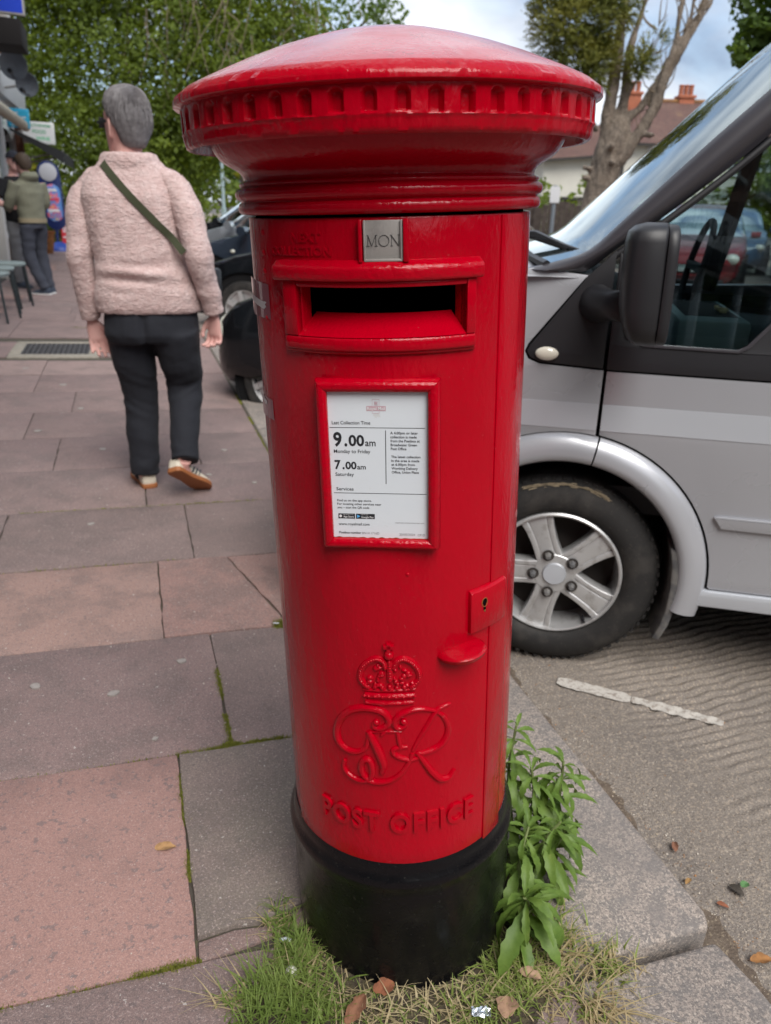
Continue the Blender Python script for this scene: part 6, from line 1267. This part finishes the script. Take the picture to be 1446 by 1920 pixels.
tree('thin airy tree with sky showing through it', (-1.6, 27, 0), ([(-1.6, 27, -.1), (-1.7, 27, 2.5), (-1.9, 27, 5.2)], [.18, .14, .09]), [([(-1.9, 27, 5.0), (-.9, 26.6, 5.9), (.0, 26.3, 6.3)], [.06, .04, .015]), ([(-1.9, 27, 5.0), (-2.9, 26.6, 6.2), (-3.8, 26.3, 7.0)], [.06, .04, .015]), ([(-1.8, 27, 4.6), (-1.0, 26.4, 5.4), (-.2, 26.2, 5.8)], [.05, .03, .012])], [((-2.3, 26.2, 6.3), (1.9, 1.2, 1.1)), ((-.6, 26.2, 6.4), (1.1, .9, .55))], 2600, .12, pale_m, 4, TG, thr=-.02, freq=1.6)
tree('pale green tree far off behind the lamp post', (-8.6, 42, 0), ([(-8.6, 42, -.1), (-8.5, 42, 1.2)], [.2, .15]), [], [((-8.4, 41, 3.0), (2.8, 1.4, 1.9)), ((-6.4, 41, 2.4), (2.0, 1.2, 1.8)), ((-10.4, 41, 2.2), (2.0, 1.2, 1.6))], 11000, .20, pale_m, 5, TG, thr=-.2)
tree('yellow leaved bush beside the lamp post', (-6.1, 37, 0), ([(-6.1, 37, -.1), (-6.1, 37, .9)], [.08, .06]), [], [((-6.1, 36.8, 2.2), (.75, .6, .95))], 1800, .14, yel_m, 6, None, name='bush', thr=-.25)
tree('low yellow green bush at the foot of the dark evergreen', (-9.25, 21.5, 0), ([(-9.25, 21.5, -.1), (-9.25, 21.5, .9)], [.05, .04]), [], [((-9.25, 21.4, 1.5), (.32, .3, .6))], 420, .13, yel_m, 16, None, name='bush', thr=-.2)
# bare twigs hanging in front of the crowns, parts of the overgrown tree
hang = [o for o in bpy.data.objects if o.get('label', '').startswith('overgrown')][0]; rr = random.Random(12)
for i in range(46):
    x0 = rr.uniform(-7.6, -1.2); z0 = rr.uniform(4.6, 7.4); L_ = rr.uniform(1.0, 2.6); q = Vector((x0, 22.0+rr.uniform(-.3, .4)+(1.6 if x0 > -3.4 else 0), z0)); P = [q]; dx = rr.uniform(-.5, .5)
    for k in range(6): P.append(P[-1]+Vector((dx*.16+rr.gauss(0, .10), rr.gauss(0, .05), -L_/6))); dx += rr.gauss(0, .5)
    Q = smooth_path([p-hang.location for p in P], 3); B().tube(Q, [.012-.008*j/len(Q) for j in range(len(Q))], 5).obj('hanging_twig', twig_m, hang)
# pollarded conifer beyond the van
CB = Vector((3.75, 16, 0)); ct = empty('conifer_tree', CB); tag(ct, 'half dead conifer with thick cut trunk and one green clump', 'tree')
b = B(); Q, rr_ = bend([Vector((3.70, 16, -.1))-CB, Vector((3.93, 16, 1.5))-CB, Vector((4.08, 16, 2.35))-CB, Vector((4.18, 16, 2.85))-CB], [.31, .27, .29, .20], 6); b.tube(Q, rr_, 20)
limbs = [([(4.00, 16, 2.3), (3.93, 15.95, 2.9), (3.98, 15.95, 3.6), (4.0, 16, 4.4), (4.04, 16, 5.6)], [.17, .125, .10, .075, .05]), ([(4.15, 16, 2.5), (4.22, 16.05, 3.2), (4.22, 16.05, 3.9), (4.40, 16.05, 4.8), (4.5, 16, 5.7)], [.15, .09, .07, .05, .03]),
    ([(4.1, 15.9, 2.0), (4.45, 15.85, 2.45), (4.72, 15.85, 2.95), (4.85, 15.85, 3.4), (5.05, 15.9, 3.9), (5.35, 15.9, 4.6), (5.5, 15.9, 5.4)], [.15, .115, .10, .085, .07, .04, .025]), ([(4.2, 15.95, 2.75), (4.5, 15.95, 3.0), (4.75, 15.95, 3.45), (4.9, 15.95, 3.8)], [.10, .07, .06, .05]), ([(4.78, 15.85, 3.3), (4.95, 15.85, 4.0), (5.0, 15.9, 4.9), (5.1, 15.9, 5.6)], [.07, .055, .04, .025]), ([(4.85, 15.85, 3.5), (5.12, 15.85, 4.2), (5.2, 15.85, 5.1)], [.06, .045, .025]), ([(4.95, 15.85, 3.7), (5.3, 15.85, 4.3), (5.6, 15.85, 5.0)], [.05, .035, .018]), ([(4.22, 16, 3.1), (4.5, 16.1, 3.7), (4.7, 16.1, 4.4)], [.045, .03, .015])]
for P, R in limbs: Q, rr_ = bend([Vector(p)-CB for p in P], R, 4); b.tube(Q, rr_, 10)
for (x, z, dx, dz) in ((3.68, 1.95, -.16, .02), (4.05, 2.1, .0, -.05), (4.28, 1.8, .14, .03), (3.66, 1.78, -.13, .02), (3.72, 2.6, -.28, .22), (3.98, 2.30, .02, .06), (4.62, 2.55, .10, -.02)): b.tube([Vector((x, 15.75, z))-CB, Vector((x+dx, 15.55, z+dz))-CB], [.06, .05], 8)
add_obj('trunk', remesh(b, .035, 2, lambda c, n_: .028*noise.noise(Vector((c.x*8, c.y*8, c.z*2.2)))+.022*noise.noise(Vector((c.x*24, c.y*24, c.z*4))), 'trunk', .4), ct, bark_m); rr = random.Random(5)
for i in range(95):
    P, R = limbs[rr.choice([0, 1, 2, 4, 5, 6, 7])]; k = rr.randrange(1, len(P)-1); p = Vector(P[k]).lerp(Vector(P[k+1]), rr.random())-CB; d_ = Vector((rr.uniform(-.6, .7), rr.uniform(-.4, .4), rr.uniform(.2, 1.0)))*rr.uniform(.3, .8); q = [p, p+d_*.5+Vector((rr.gauss(0, .05), 0, rr.gauss(0, .05))), p+d_+Vector((0, 0, .15))]; B().tube(smooth_path(q, 3), [.016, .014, .012, .010, .008, .006, .004], 4).obj('twig', twig_m, ct)
def sprays(blobs, n, rr):
    b = B(); V = []; F = []
    for c, rad, k in blobs:
        for _ in range(k):
            d_ = Vector((rr.gauss(0, 1), rr.gauss(0, 1), rr.gauss(0, 1))).normalized(); p = Vector(c)+Vector((d_.x*rad[0], d_.y*rad[1], d_.z*rad[2]))*rr.random()**.4
            if noise.noise(p*2.6) < -.15: continue
            ax_ = (d_+Vector((rr.gauss(0, .4), rr.gauss(0, .4), rr.gauss(.35, .3)))).normalized(); L_ = rr.uniform(.12, .28)
            for j in range(9):
                q = p+ax_*L_*j/9; sd = ax_.orthogonal().normalized(); sd = Matrix.Rotation(rr.random()*6.28, 3, ax_) @ sd; l_ = L_*.42*(1-.7*j/9); w_ = ax_.cross(sd)*.011; i0 = len(V); V += [q-w_, q+w_, q+sd*l_+ax_*l_*.9]; F.append((i0, i0+1, i0+2))
    b.add(V, F); return b
sprays([(Vector((3.1, 15.6, 4.25))-CB, (.78, .55, .70), 2000), (Vector((3.35, 15.6, 3.65))-CB, (.52, .45, .48), 950), (Vector((2.85, 15.6, 4.9))-CB, (.6, .45, .6), 900), (Vector((3.65, 15.6, 4.7))-CB, (.5, .45, .8), 1000), (Vector((4.3, 15.75, 3.65))-CB, (.34, .3, .22), 190), (Vector((4.55, 15.75, 3.95))-CB, (.25, .2, .25), 110), (Vector((5.55, 15.8, 4.25))-CB, (.08, .08, .12), 14)], 0, rr).obj('crown', con_m, ct, fix=False, smooth=False)
tree('leafy maple reaching in at the top right corner', (8.2, 14.8, 0), ([(8.2, 14.8, -.1), (8.1, 14.8, 1.6), (7.8, 14.6, 3.4)], [.24, .2, .14]), [], [((6.15, 14.1, 4.3), (.95, .8, .85)), ((5.75, 14.0, 3.75), (.62, .55, .42)), ((6.6, 14.0, 3.55), (.9, .8, .5)), ((7.4, 14.4, 4.6), (1.5, 1.2, 1.3))], 11000, .11, map_m, 7, None, thr=-.1, freq=1.6, asp=.8)
for i, (x, y, s_) in enumerate(((12.6, 26, .78), (16.2, 27, .85), (19.6, 26.5, .8))):
    tree(('broad green tree beyond the parked cars, first seen past the van pillar', 'broad green tree beyond the parked cars, behind the red one', 'broad green tree beyond the parked cars, farthest right')[i], (x, y, 0), ([(x, y, -.1), (x, y, 1.5), (x+.2, y, 2.6)], [.25, .2, .14]), [], [((x, y-.6, 3.0*s_), (1.9, 1.5, 1.5)), ((x+.7, y-.8, 1.6), (1.9, 1.2, 1.4)), ((x-.6, y-.5, 1.5), (1.4, 1.2, 1.2))], 7000, .19, map_m if i else mid_m, 20+i, 'trees beyond the car park', thr=-.2)
# hedge line closing the far side of the car park
hb = foliage([((x, 33+.8*math.sin(x), 1.1), (1.5, .9, 1.5)) for x in range(-24, 40, 2)], 16000, .22, random.Random(9), -.3); tag(hb.obj('hedge', ever_m, fix=False, smooth=False), 'dark hedge closing the far side of the car park', 'hedge', kind='stuff')
hb = foliage([((-11.5+x*.75, 21.5-x*.02, .75), (.9, .6, .85)) for x in range(9)], 6500, .12, random.Random(19), -.3); tag(hb.obj('hedge', ever_m, fix=False, smooth=False), 'dark undergrowth under the evergreen beyond the pavement', 'hedge', kind='stuff')
# lamp post
lp = empty('lamp_post', (-6.35, 31, 0)); tag(lp, 'slim pale lamp post rising beyond the parked cars', 'lamp post'); lpm = pmat('pale_blue_steel', (.42, .53, .56), .5)
B().tube([(0, 0, 0), (0, 0, 1.0)], .10, 10).obj('post_base', lpm, lp); B().tube([(0, 0, 1.0), (0, 0, 6.6), (.1, -.1, 6.85), (.6, -.5, 6.95)], [.065, .05, .05, .04], 10).obj('post', lpm, lp); B().box((.85, -.7, 6.95), (.5, .2, .1), Matrix.Rotation(R_(-40), 3, 'Z')).obj('lantern', alu_m, lp, bevel=.03)
# ================================================================== house, fence, road sign
wall_m = pmat('pebbledash', (.60, .58, .51), rough=.95, var=((.8, .4, .7, (.50, .48, .42), .5), (40, .5, .7, (.45, .43, .38), .4)), bump=((70, .5, .02),)); tile_m = pmat('roof_tiles', (.105, .055, .045), rough=.9, var=((.7, .4, .65, (.14, .085, .065), .7), (5, .5, .65, (.065, .04, .035), .7), (.35, .58, .72, (.22, .13, .05), .5)), bump=((9, .8, .06, (1, .4, 2.5)),)); pot_m = pmat('chimney_brick', (.36, .12, .065), rough=.9, var=((8, .45, .6, (.26, .09, .05), .7),)); lead_m = pmat('dark_opening', (.03, .028, .026), .8)
hs = empty('white_house', (14, 48, 0)); tag(hs, 'pale rendered house with brown tiled hipped roof beyond the trees', 'house')
def HP(x, y, z): return (x-14, y-48, z)
b = B(); b.add([HP(8.0, 45, 0), HP(12.1, 45, 0), HP(12.1, 45, 4.3), HP(8.0, 45, 3.85)], [(0, 1, 2, 3)]).add([HP(12.1, 44.4, 0), HP(28, 44.4, 0), HP(28, 44.4, 4.62), HP(12.1, 44.4, 4.62)], [(0, 1, 2, 3)]).add([HP(12.1, 44.4, 0), HP(12.1, 45, 0), HP(12.1, 45, 4.6), HP(12.1, 44.4, 4.6)], [(0, 1, 2, 3)]).add([HP(8, 45, 0), HP(8, 55, 0), HP(8, 55, 3.9), HP(8, 45, 3.85)], [(0, 1, 2, 3)]).add([HP(28, 44.4, 0), HP(28, 55, 0), HP(28, 55, 4.6), HP(28, 44.4, 4.6)], [(0, 1, 2, 3)]); b.obj('wall', wall_m, hs, fix=False, smooth=False)
b = B(); b.add([HP(7.4, 44.5, 3.62), HP(12.05, 44.5, 4.02), HP(11.6, 43.9, 4.50), HP(28.6, 43.9, 4.50), HP(28.6, 50, 7.1), HP(14.6, 50, 7.1)], [(0, 1, 5), (1, 2, 5), (2, 3, 4, 5)]).add([HP(7.4, 44.5, 3.62), HP(14.6, 50, 7.1), HP(7.4, 56, 3.7)], [(0, 1, 2)]).add([HP(28.6, 50, 7.1), HP(14.6, 50, 7.1), HP(7.4, 56, 3.7), HP(28.6, 56, 4.5)], [(0, 1, 2, 3)]); roof = b.obj('roof', tile_m, hs, fix=False, smooth=False)
B().bar(HP(11.6, 43.88, 4.43), HP(28.6, 43.88, 4.43), .12, .12).bar(HP(7.4, 44.48, 3.56), HP(12, 44.48, 3.96), .10, .12).obj('gutter', lead_m, hs); B().tube([HP(14.6, 50, 7.12), HP(28.6, 50, 7.12)], .14, 8).obj('ridge_tiles', pmat('lichen_tile', (.26, .13, .05), .95, var=((3, .4, .6, (.12, .07, .05), .6),)), roof)
for (x, y, w_, z1, n_) in ((16.7, 50.2, .85, 7.45, 3), (13.9, 51.2, .95, 7.7, 3)):
    ch = B().box(HP(x, y, (6.2+z1)/2), (w_, .8, z1-6.2)).box(HP(x, y, z1-.08), (w_+.14, .94, .16)).obj('chimney', pot_m, roof, bevel=.02)
    for k in range(n_):
        xx = x-w_/2+w_*(k+.5)/n_; B().loft([ring(HP(xx, y, z1+z), r, r, n=12) for z, r in ((0, .15), (.16, .12), (.20, .15), (.26, .12), (.34, .15), (.40, .12), (.52, .16), (.56, .13))]).obj('chimney_pot', pot_m, roof)
def hwin(x, z, w_, h_):
    y = 44.36; f = B(); f.box(HP(x-w_/2, y, z), (.09, .1, h_)).box(HP(x+w_/2, y, z), (.09, .1, h_)).box(HP(x, y, z+h_/2), (w_, .1, .09)).box(HP(x, y, z-h_/2), (w_, .1, .09)).box(HP(x-.05, y, z), (.08, .1, h_)); o = f.obj('window', frame_m, hs); B().add([HP(x-w_/2, y+.02, z-h_/2), HP(x+w_/2, y+.02, z-h_/2), HP(x+w_/2, y+.02, z+h_/2), HP(x-w_/2, y+.02, z+h_/2)], [(0, 1, 2, 3)]).obj('pane', pmat('house_pane', (.05, .055, .06), .08, coat=.5) if 'house_pane' not in bpy.data.materials else bpy.data.materials['house_pane'], o, fix=False)
for x, z in ((14.0, 3.72), (18.5, 3.72), (23, 3.72), (14.2, 1.3), (19, 1.3), (23.5, 1.3)): hwin(x, z, 1.5, 1.25)
B().tube([HP(12.0, 44.3, 4.3), HP(12.0, 44.3, 0)], .06, 8).obj('down_pipe', lead_m, hs); B().box(HP(9.2, 44.7, 1.78), (2.6, .8, .14)).box(HP(9.2, 44.9, .9), (1.4, .1, 1.7)).obj('porch', lead_m, hs)
b = B(); b.tube([HP(20.2, 50, 7.1), HP(20.2, 50, 9.4)], .025, 6); b.bar(HP(19.9, 50, 9.3), HP(21.4, 50, 9.25), .02, .02)
for k in range(9): b.bar(HP(20.0+k*.16, 50, 9.10), HP(20.0+k*.16, 50, 9.48), .015, .015)
b.obj('aerial', steel_m, hs)
fence_m = pmat('dark_fence', (.055, .042, .036), rough=.9, var=((9, .4, .65, (.10, .08, .068), .7),), bump=((20, .5, .01, (1, 1, .1)),))
fn = empty('garden_fence', (4.4, 20, 0)); tag(fn, 'dark board fence with arched panels in front of the house', 'fence')
for pnl in range(5):
    x0 = -2.2+pnl*1.25; B().box((x0, 0, .68), (.09, .09, 1.4)).obj('post', fence_m, fn)
    for k in range(9):
        xx = x0+.10+k*.131; t_ = (k-4)/4.5; h_ = 1.22+.20*(1-t_*t_); B().box((xx, .0, h_/2), (.122, .022, h_)).obj('board', fence_m, fn)
    B().box((x0+.62, .025, .35), (1.2, .03, .07)).box((x0+.62, .025, 1.05), (1.2, .03, .07)).obj('rail', fence_m, fn)
rs = empty('road_sign', (4.95, 20.8, 0)); tag(rs, 'small blue arched sign against the pale house wall', 'sign'); slabz('panel', cap_(0, 1.72, .15, 0, 180)+[(-.15, 1.3), (.15, 1.3)], -.01, .01, pmat('sign_blue2', (.03, .22, .55), .4), rs, 0); slabz('border', cap_(0, 1.72, .165, 0, 180)+[(-.165, 1.285), (.165, 1.285)], .011, .02, letw_m, rs, 0); B().tube([(0, .03, 0), (0, .03, 1.5)], .03, 8).obj('post', steel_m, rs)
sp = empty('sign_post', (3.72, 19.2, 0)); tag(sp, 'grey post standing in front of the fence beside the box', 'post'); B().tube([(0, 0, 0), (0, 0, 1.75)], .045, 10).obj('pole', pmat('grey_pole', (.22, .25, .28), .5), sp); B().box((0, -.05, 1.55), (.22, .02, .35)).obj('plate', letw_m, sp)

# ================================================================== weeds, grass and litter round the foot of the box
weed_m = leaf_mat('weed_leaf', (.085, .155, .025), (.16, .25, .05), (.25, .32, .09), tr=.22, rough=.5); stem_m = pmat('weed_stem', (.16, .20, .07), rough=.7)
def leaf_mesh(seed, droop, fold=.35):
    rr = random.Random(seed); n = 11; V = []; F = []
    for i in range(n+1):
        t_ = i/n; w_ = .098*(math.sin(math.pi*min(1, t_**1.25))**.9)*(1 if t_ < .98 else .2)+.010*(1-t_); w_ *= 1+(.16 if i % 2 else -.10)*(1 if .25 < t_ < .95 else 0)
        ang = droop*t_*1.15; x = sum(math.cos(droop*1.15*k/n)/n for k in range(i)); z = -sum(math.sin(droop*1.15*k/n)/n for k in range(i)); tw = .15*math.sin(t_*3+seed)
        for e in (-1, -.5, 0, .5, 1): V.append((x, e*w_, z+abs(e)*w_*fold+tw*e*w_))
    for i in range(n):
        for k in range(4): F.append((i*5+k, (i+1)*5+k, (i+1)*5+k+1, i*5+k+1))
    me = bpy.data.meshes.new('leaf'); me.from_pydata(V, [], F); me.shade_smooth(); me.materials.append(weed_m); return me
LM = [leaf_mesh(i, d_) for i, d_ in enumerate((.6, 1.2, 1.6, 2.0, 2.4))]
def weed(label, base, stems, seed):
    rr = random.Random(seed); b0 = Vector(base); w_ = empty('weed_plant', b0); tag(w_, label, 'plant', 'weeds beside the post box')
    for top_, nl, ln in stems:
        tp = Vector(top_)-b0; mid = tp*.5+Vector((rr.uniform(-.02, .02), rr.uniform(-.02, .02), .02)); P = smooth_path([Vector((rr.uniform(-.01, .01), rr.uniform(-.01, .01), 0)), mid, tp], 6); B().tube(P, [.0045-.0022*i/len(P) for i in range(len(P))], 6).obj('stem', stem_m, w_)
        for i in range(nl):
            t_ = .25+.75*(i/(nl-1))**.8; p = P[min(len(P)-1, int(t_*(len(P)-1)))]; a = i*2.39996+rr.uniform(-.3, .3); up_ = rr.uniform(-.3, .45) if i < nl-4 else rr.uniform(.5, 1.2); s_ = ln*(1.15-.55*max(0, t_-.6)/.4)*rr.uniform(.8, 1.15)
            o = bpy.data.objects.new('leaf', LM[min(4, max(0, int(rr.gauss(2.4, 1.0)) if i < nl-3 else 1))]); COL.objects.link(o); o.parent = w_; o.location = p; o.rotation_euler = (rr.uniform(-.35, .35), -up_, a); o.scale = (s_*1.06, s_*rr.uniform(.75, 1.15), s_)
weed('tallest leafy weed climbing against the right side of the black base', (.285, 1.21, -.005), [((.272, 1.27, .290), 34, .085), ((.30, 1.22, .225), 28, .09)], 1)
weed('broad leafy weed arching over the kerb stone', (.315, 1.16, -.006), [((.368, 1.245, .225), 34, .088), ((.35, 1.15, .16), 28, .092), ((.375, 1.18, .11), 18, .08)], 2)
weed('weed with long drooping leaves in front of the others', (.265, 1.045, -.004), [((.285, 1.13, .165), 28, .092), ((.262, 1.01, .118), 22, .105), ((.29, 1.03, .07), 12, .08)], 3)
grass_m = leaf_mat('grass_blade', (.13, .20, .04), (.28, .34, .09), (.44, .43, .18), tr=.25); straw_m = leaf_mat('straw_blade', (.36, .28, .15), (.48, .40, .24), (.30, .21, .10), tr=.2)
def blades(b, x, y, n, hgt, spread, rr, lean=(0, 0), flatn=.0):
    for _ in range(n):
        px_, py_ = x+rr.gauss(0, spread), y+rr.gauss(0, spread)
        dx_, dy_ = px_-BF.x, py_-BF.y
        if math.hypot(dx_, dy_) < .199: continue
        u_ = (px_)*math.cos(TH)+(py_-1.2)*math.sin(TH); z = SLOPE*u_-.006; h_ = hgt*rr.uniform(.35, 1.5); a = rr.random()*6.283; d_ = Vector((math.cos(a)+lean[0], math.sin(a)+lean[1], 0)); bnd = rr.uniform(.3, 1.5)+flatn; w_ = Vector((-d_.y, d_.x, 0)).normalized()*rr.uniform(.0012, .0030); V = []
        for k in range(5):
            t_ = k/4; p = Vector((px_, py_, z))+d_*h_*bnd*t_*t_*.8+Vector((0, 0, h_*t_*(1-.35*bnd*t_))); ww = w_*(1-t_*.92); V += [p-ww, p+ww]
        b.add(V, [(2*k, 2*k+1, 2*k+3, 2*k+2) for k in range(4)])
rr = random.Random(77); gb, sb = B(), B()
for i in range(62):                                  # ring of turf along the front of the base
    t_ = i/61; a = R_(-78+150*t_); r_ = .214+rr.uniform(0, .05); x = BF.x+r_*math.sin(a); y = BF.y-r_*math.cos(a); kk_ = rr.random(); blades(gb, x, y, int(24*kk_),   .015 if .25 < t_ < .8 else .036, .014, rr); blades(sb, x, y, 8, .026, .018, rr, flatn=.6)
for x, y, n, h_, s_ in ((-.175, .90, 210, .052, .022), (-.13, .885, 220, .054, .022), (-.09, .87, 180, .044, .024), (-.20, .865, 130, .046, .022), (-.145, .965, 200, .042, .018), (-.13, 1.0, 120, .035, .014), (-.02, .85, 190, .024, .045), (.09, .855, 200, .024, .045), (.18, .88, 200, .034, .035), (.25, .92, 170, .034, .030), (.30, .965, 130, .030, .028), (.23, .97, 200, .04, .025), (.33, 1.04, 160, .04, .025), (.42, .985, 130, .026, .02), (.36, .90, 120, .024, .03)): blades(gb, x, y, n, h_, s_, rr)
for x, y, n, h_, s_, ln_ in ((-.22, .875, 16, .055, .018, (-1.4, .1)), (.28, .93, 120, .036, .04, (.3, 0)), (.38, .90, 90, .040, .022, (.6, -.2)), (.0, .89, 150, .040, .05, (0, 0)), (.12, .885, 130, .036, .05, (0, 0)), (.345, 1.0, 130, .04, .03, (.2, 0)), (-.135, .94, 60, .04, .03, (0, 0)), (.44, .985, 80, .022, .022, (0, 0))): blades(sb, x, y, n, h_, s_, rr, ln_, .5)
tag(gb.obj('grass', grass_m, fix=False, smooth=False), 'tufted green grass growing round the foot of the post box', 'grass', kind='stuff'); tag(sb.obj('dry_grass', straw_m, fix=False, smooth=False), 'dry straw coloured grass lying among the green', 'grass', kind='stuff')
b = B(); P = [(-.155, 1.02), (-.165, .96), (-.21, .90), (-.23, .80), (.0, .78), (.24, .82), (.31, .93), (.33, 1.02), (.30, 1.2), (.26, 1.32)]; V = [Vector((x, y, SLOPE*(x*math.cos(TH)+(y-1.2)*math.sin(TH))+.003)) for x, y in P]; tag(b.add(V, [tuple(range(len(V)))]).obj('soil', pmat('soil', (.062, .048, .034), 1, var=((60, .45, .6, (.10, .085, .045), .7),), bump=((120, 1, .01),)), fix=False, smooth=False), kind='structure')
# fallen leaves and scraps
def dead_leaf(name, label, loc, L_, W_, rz, col, curl=.25, seed=0, cat='leaf', tilt=(0, 0)):
    rr = random.Random(seed); n = 10; V = []; F = []
    for i in range(n+1):
        t_ = i/n; w_ = W_*.5*math.sin(math.pi*min(.97, t_*.94+.03))**.7*(1+.18*rr.uniform(-1, 1))
        for e in (-1, -.5, 0, .5, 1): V.append((t_*L_-L_/2, e*w_, abs(e)**2*w_*curl*(.6+.8*t_)+.006*math.sin(t_*4+e)*L_/.06*.4))
    for i in range(n):
        for k in range(4): F.append((i*5+k, (i+1)*5+k, (i+1)*5+k+1, i*5+k+1))
    m = pmat(name+'_m', col, .8, var=((70, .42, .62, tuple(c*.55 for c in col), .7),), bump=((120, .5, .003),)); o = B().add(V, F).obj(name, m, fix=False); o.location = loc; o.rotation_euler = (tilt[0], tilt[1], rz); tag(o, label, cat, 'fallen leaves'); return o
dead_leaf('fallen_leaf', 'single tan leaf lying on the spotted pink slab', (-.435, 1.205, .016), .042, .024, .1, (.47, .27, .12), .25, 1)
dead_leaf('fallen_leaf', 'red brown leaf in the grass against the black base', (.017, .912, .018), .038, .025, .3, (.24, .085, .04), .3, 2, tilt=(.5, 0))
dead_leaf('fallen_leaf', 'long curled brown leaf in the grass at the bottom edge', (-.03,   .868, .024), .052, .026, .9, (.22, .10, .055), .6, 3, tilt=(.5, -.3))
dead_leaf('fallen_leaf', 'tan leaf in the grass right of the foil', (.222, .885, .014), .04, .036, 1.2, (.36, .22, .14), .2, 4)
dead_leaf('fallen_leaf', 'pale brown leaf by the long weed leaf', (.272, .945, .012), .038, .022, -.4, (.40, .26, .17), .4, 5)
for i, (x, y, l_, c_, lb) in enumerate(((.747, 1.062, .045, (.32, .15, .05), 'orange brown leaf at the right edge by the kerb'), (.674, 1.342, .030, (.22, .10, .06), 'curled brown leaf in the gutter farthest up the road'), (.721, 1.186, .024, (.28, .10, .05), 'small rusty leaf below the green one in the gutter'), (.670, 1.246, .022, (.33, .19, .07), 'small ochre leaf close against the kerb stone'))): dead_leaf('fallen_leaf', lb, (x, y, ROADZ+.004), l_, l_*.5, i*1.3, c_, .5, 10+i)
dead_leaf('green_leaf', 'fresh green leaf lying on the road', (.786, 1.235, ROADZ+.010), .022, .016, .5, (.10, .22, .08), .3, 20); dead_leaf('fallen_leaf', 'dark curled leaf beside the fresh green one', (.764, 1.222, ROADZ+.006), .035, .018, 2.2, (.06, .05, .04), .6, 21)
b = B().ball((0, 0, 0), (.011, .009, .014), 12, 8); o = b.obj('pebble', pmat('white_stone', (.66, .64, .60), .7)); o.location = (-.142, .930, .022); tag(o, 'white pebble in the grass left of the black base', 'pebble')
foil_m = pmat('foil', (.60, .64, .70), rough=.25, metal=.8); b = B(); rr = random.Random(6); V = []; F = []
for i in range(9):
    for j in range(6): V.append((i*.0038-.015+rr.uniform(-.001, .001), j*.0034-.008+rr.uniform(-.001, .001), .004+.006*noise.noise(Vector((i*.55, j*.6, 2)))))
for i in range(8):
    for j in range(5): F.append((i*6+j, (i+1)*6+j, (i+1)*6+j+1, i*6+j+1))
o = b.add(V, F).obj('foil_scrap', foil_m, fix=False, smooth=False); o.location = (.178, .872, .014); tag(o, 'crumpled silver foil in the grass at the bottom edge', 'litter')
o = B().add([(q[0]*.6, q[1]*.35, q[2]*.5) for q in V], F).obj('plastic_scrap', pmat('pale_plastic', (.72, .74, .78), .3), fix=False, smooth=False); o.location = (-.337, 2.122, .012); tag(o, 'white scrap of plastic on the pink slab beside the box', 'litter')
b = B(); tuft_strip(b, [((.0, .985), (.05, .98), 12), ((-.03, .99), (.0, .985), 8)], 2600, .022, .008, random.Random(4)); tag(b.obj('moss', moss_m, fix=False, smooth=False), 'bright green weed tuft by the scrap of plastic', 'moss', kind='stuff')
o = B().tube([(0, 0, 0), (.012, .002, .002), (.02, 0, 0)], .0035, 8).obj('glass_bead', pmat('pale_bead', (.5, .55, .6), .2, coat=.5)); o.location = (-.172, 1.0, .012); tag(o, 'tiny pale blue scrap at the end of the crack', 'litter')

# ================================================================== houses and trees added out of view behind the camera to darken reflections
def terrace(label, u, v, w_, rz):
    t_ = empty('added_terrace'); t_.matrix_world = Matrix.Translation(RV(u, v)) @ Matrix.Rotation(rz, 4, 'Z'); tag(t_, label, 'house', 'added unseen houses behind the viewpoint')
    B().box((0, 4, 3), (w_, 8, 6)).obj('wall', brick_m, t_); B().add([(-w_/2-.2, -.4, 5.9), (w_/2+.2, -.4, 5.9), (w_/2+.2, 4, 8.6), (-w_/2-.2, 4, 8.6), (w_/2+.2, 8.4, 5.9), (-w_/2-.2, 8.4, 5.9)], [(0, 1, 2, 3), (3, 2, 4, 5)]).obj('roof', tile_m, t_, fix=False)
    for i in range(int(w_//3)):
        for z in (1.5, 4.3):
            x = -w_/2+1.6+i*3; o = B().box((x, -.02, z), (1.4, .08, 1.5)).obj('window', frame_m, t_); B().box((x, -.065, z), (1.2, .02, 1.3)).obj('pane', bpy.data.materials['house_pane'], o)
terrace('added unseen brick terrace across the road to darken reflections', 13, -12, 21, TH-R_(90)); terrace('added unseen brick terrace closing the street to darken reflections', 3, -26, 24, TH+R_(180))
for i, (u, v) in enumerate(((5.5, -9), (8.5, -15), (1.5, -19))):  # out-of-view trees added so that reflections stay dark
    p = RV(u, v); tree(('added unseen tree nearest the box to darken reflections', 'added unseen tree by the added terrace to darken reflections', 'added unseen tree at the street end to darken reflections')[i], p, ([p-Vector((0, 0, .1)), p+Vector((0, 0, 1.8)), p+Vector((.1, 0, 3.0))], [.2, .16, .1]), [], [(p+Vector((0, 0, 4.3)), (2.2, 2.2, 2.0)), (p+Vector((.8, .3, 3.2)), (1.6, 1.6, 1.2))], 3500, .28, mid_m, 40+i, 'added unseen trees behind the viewpoint', thr=-.3)
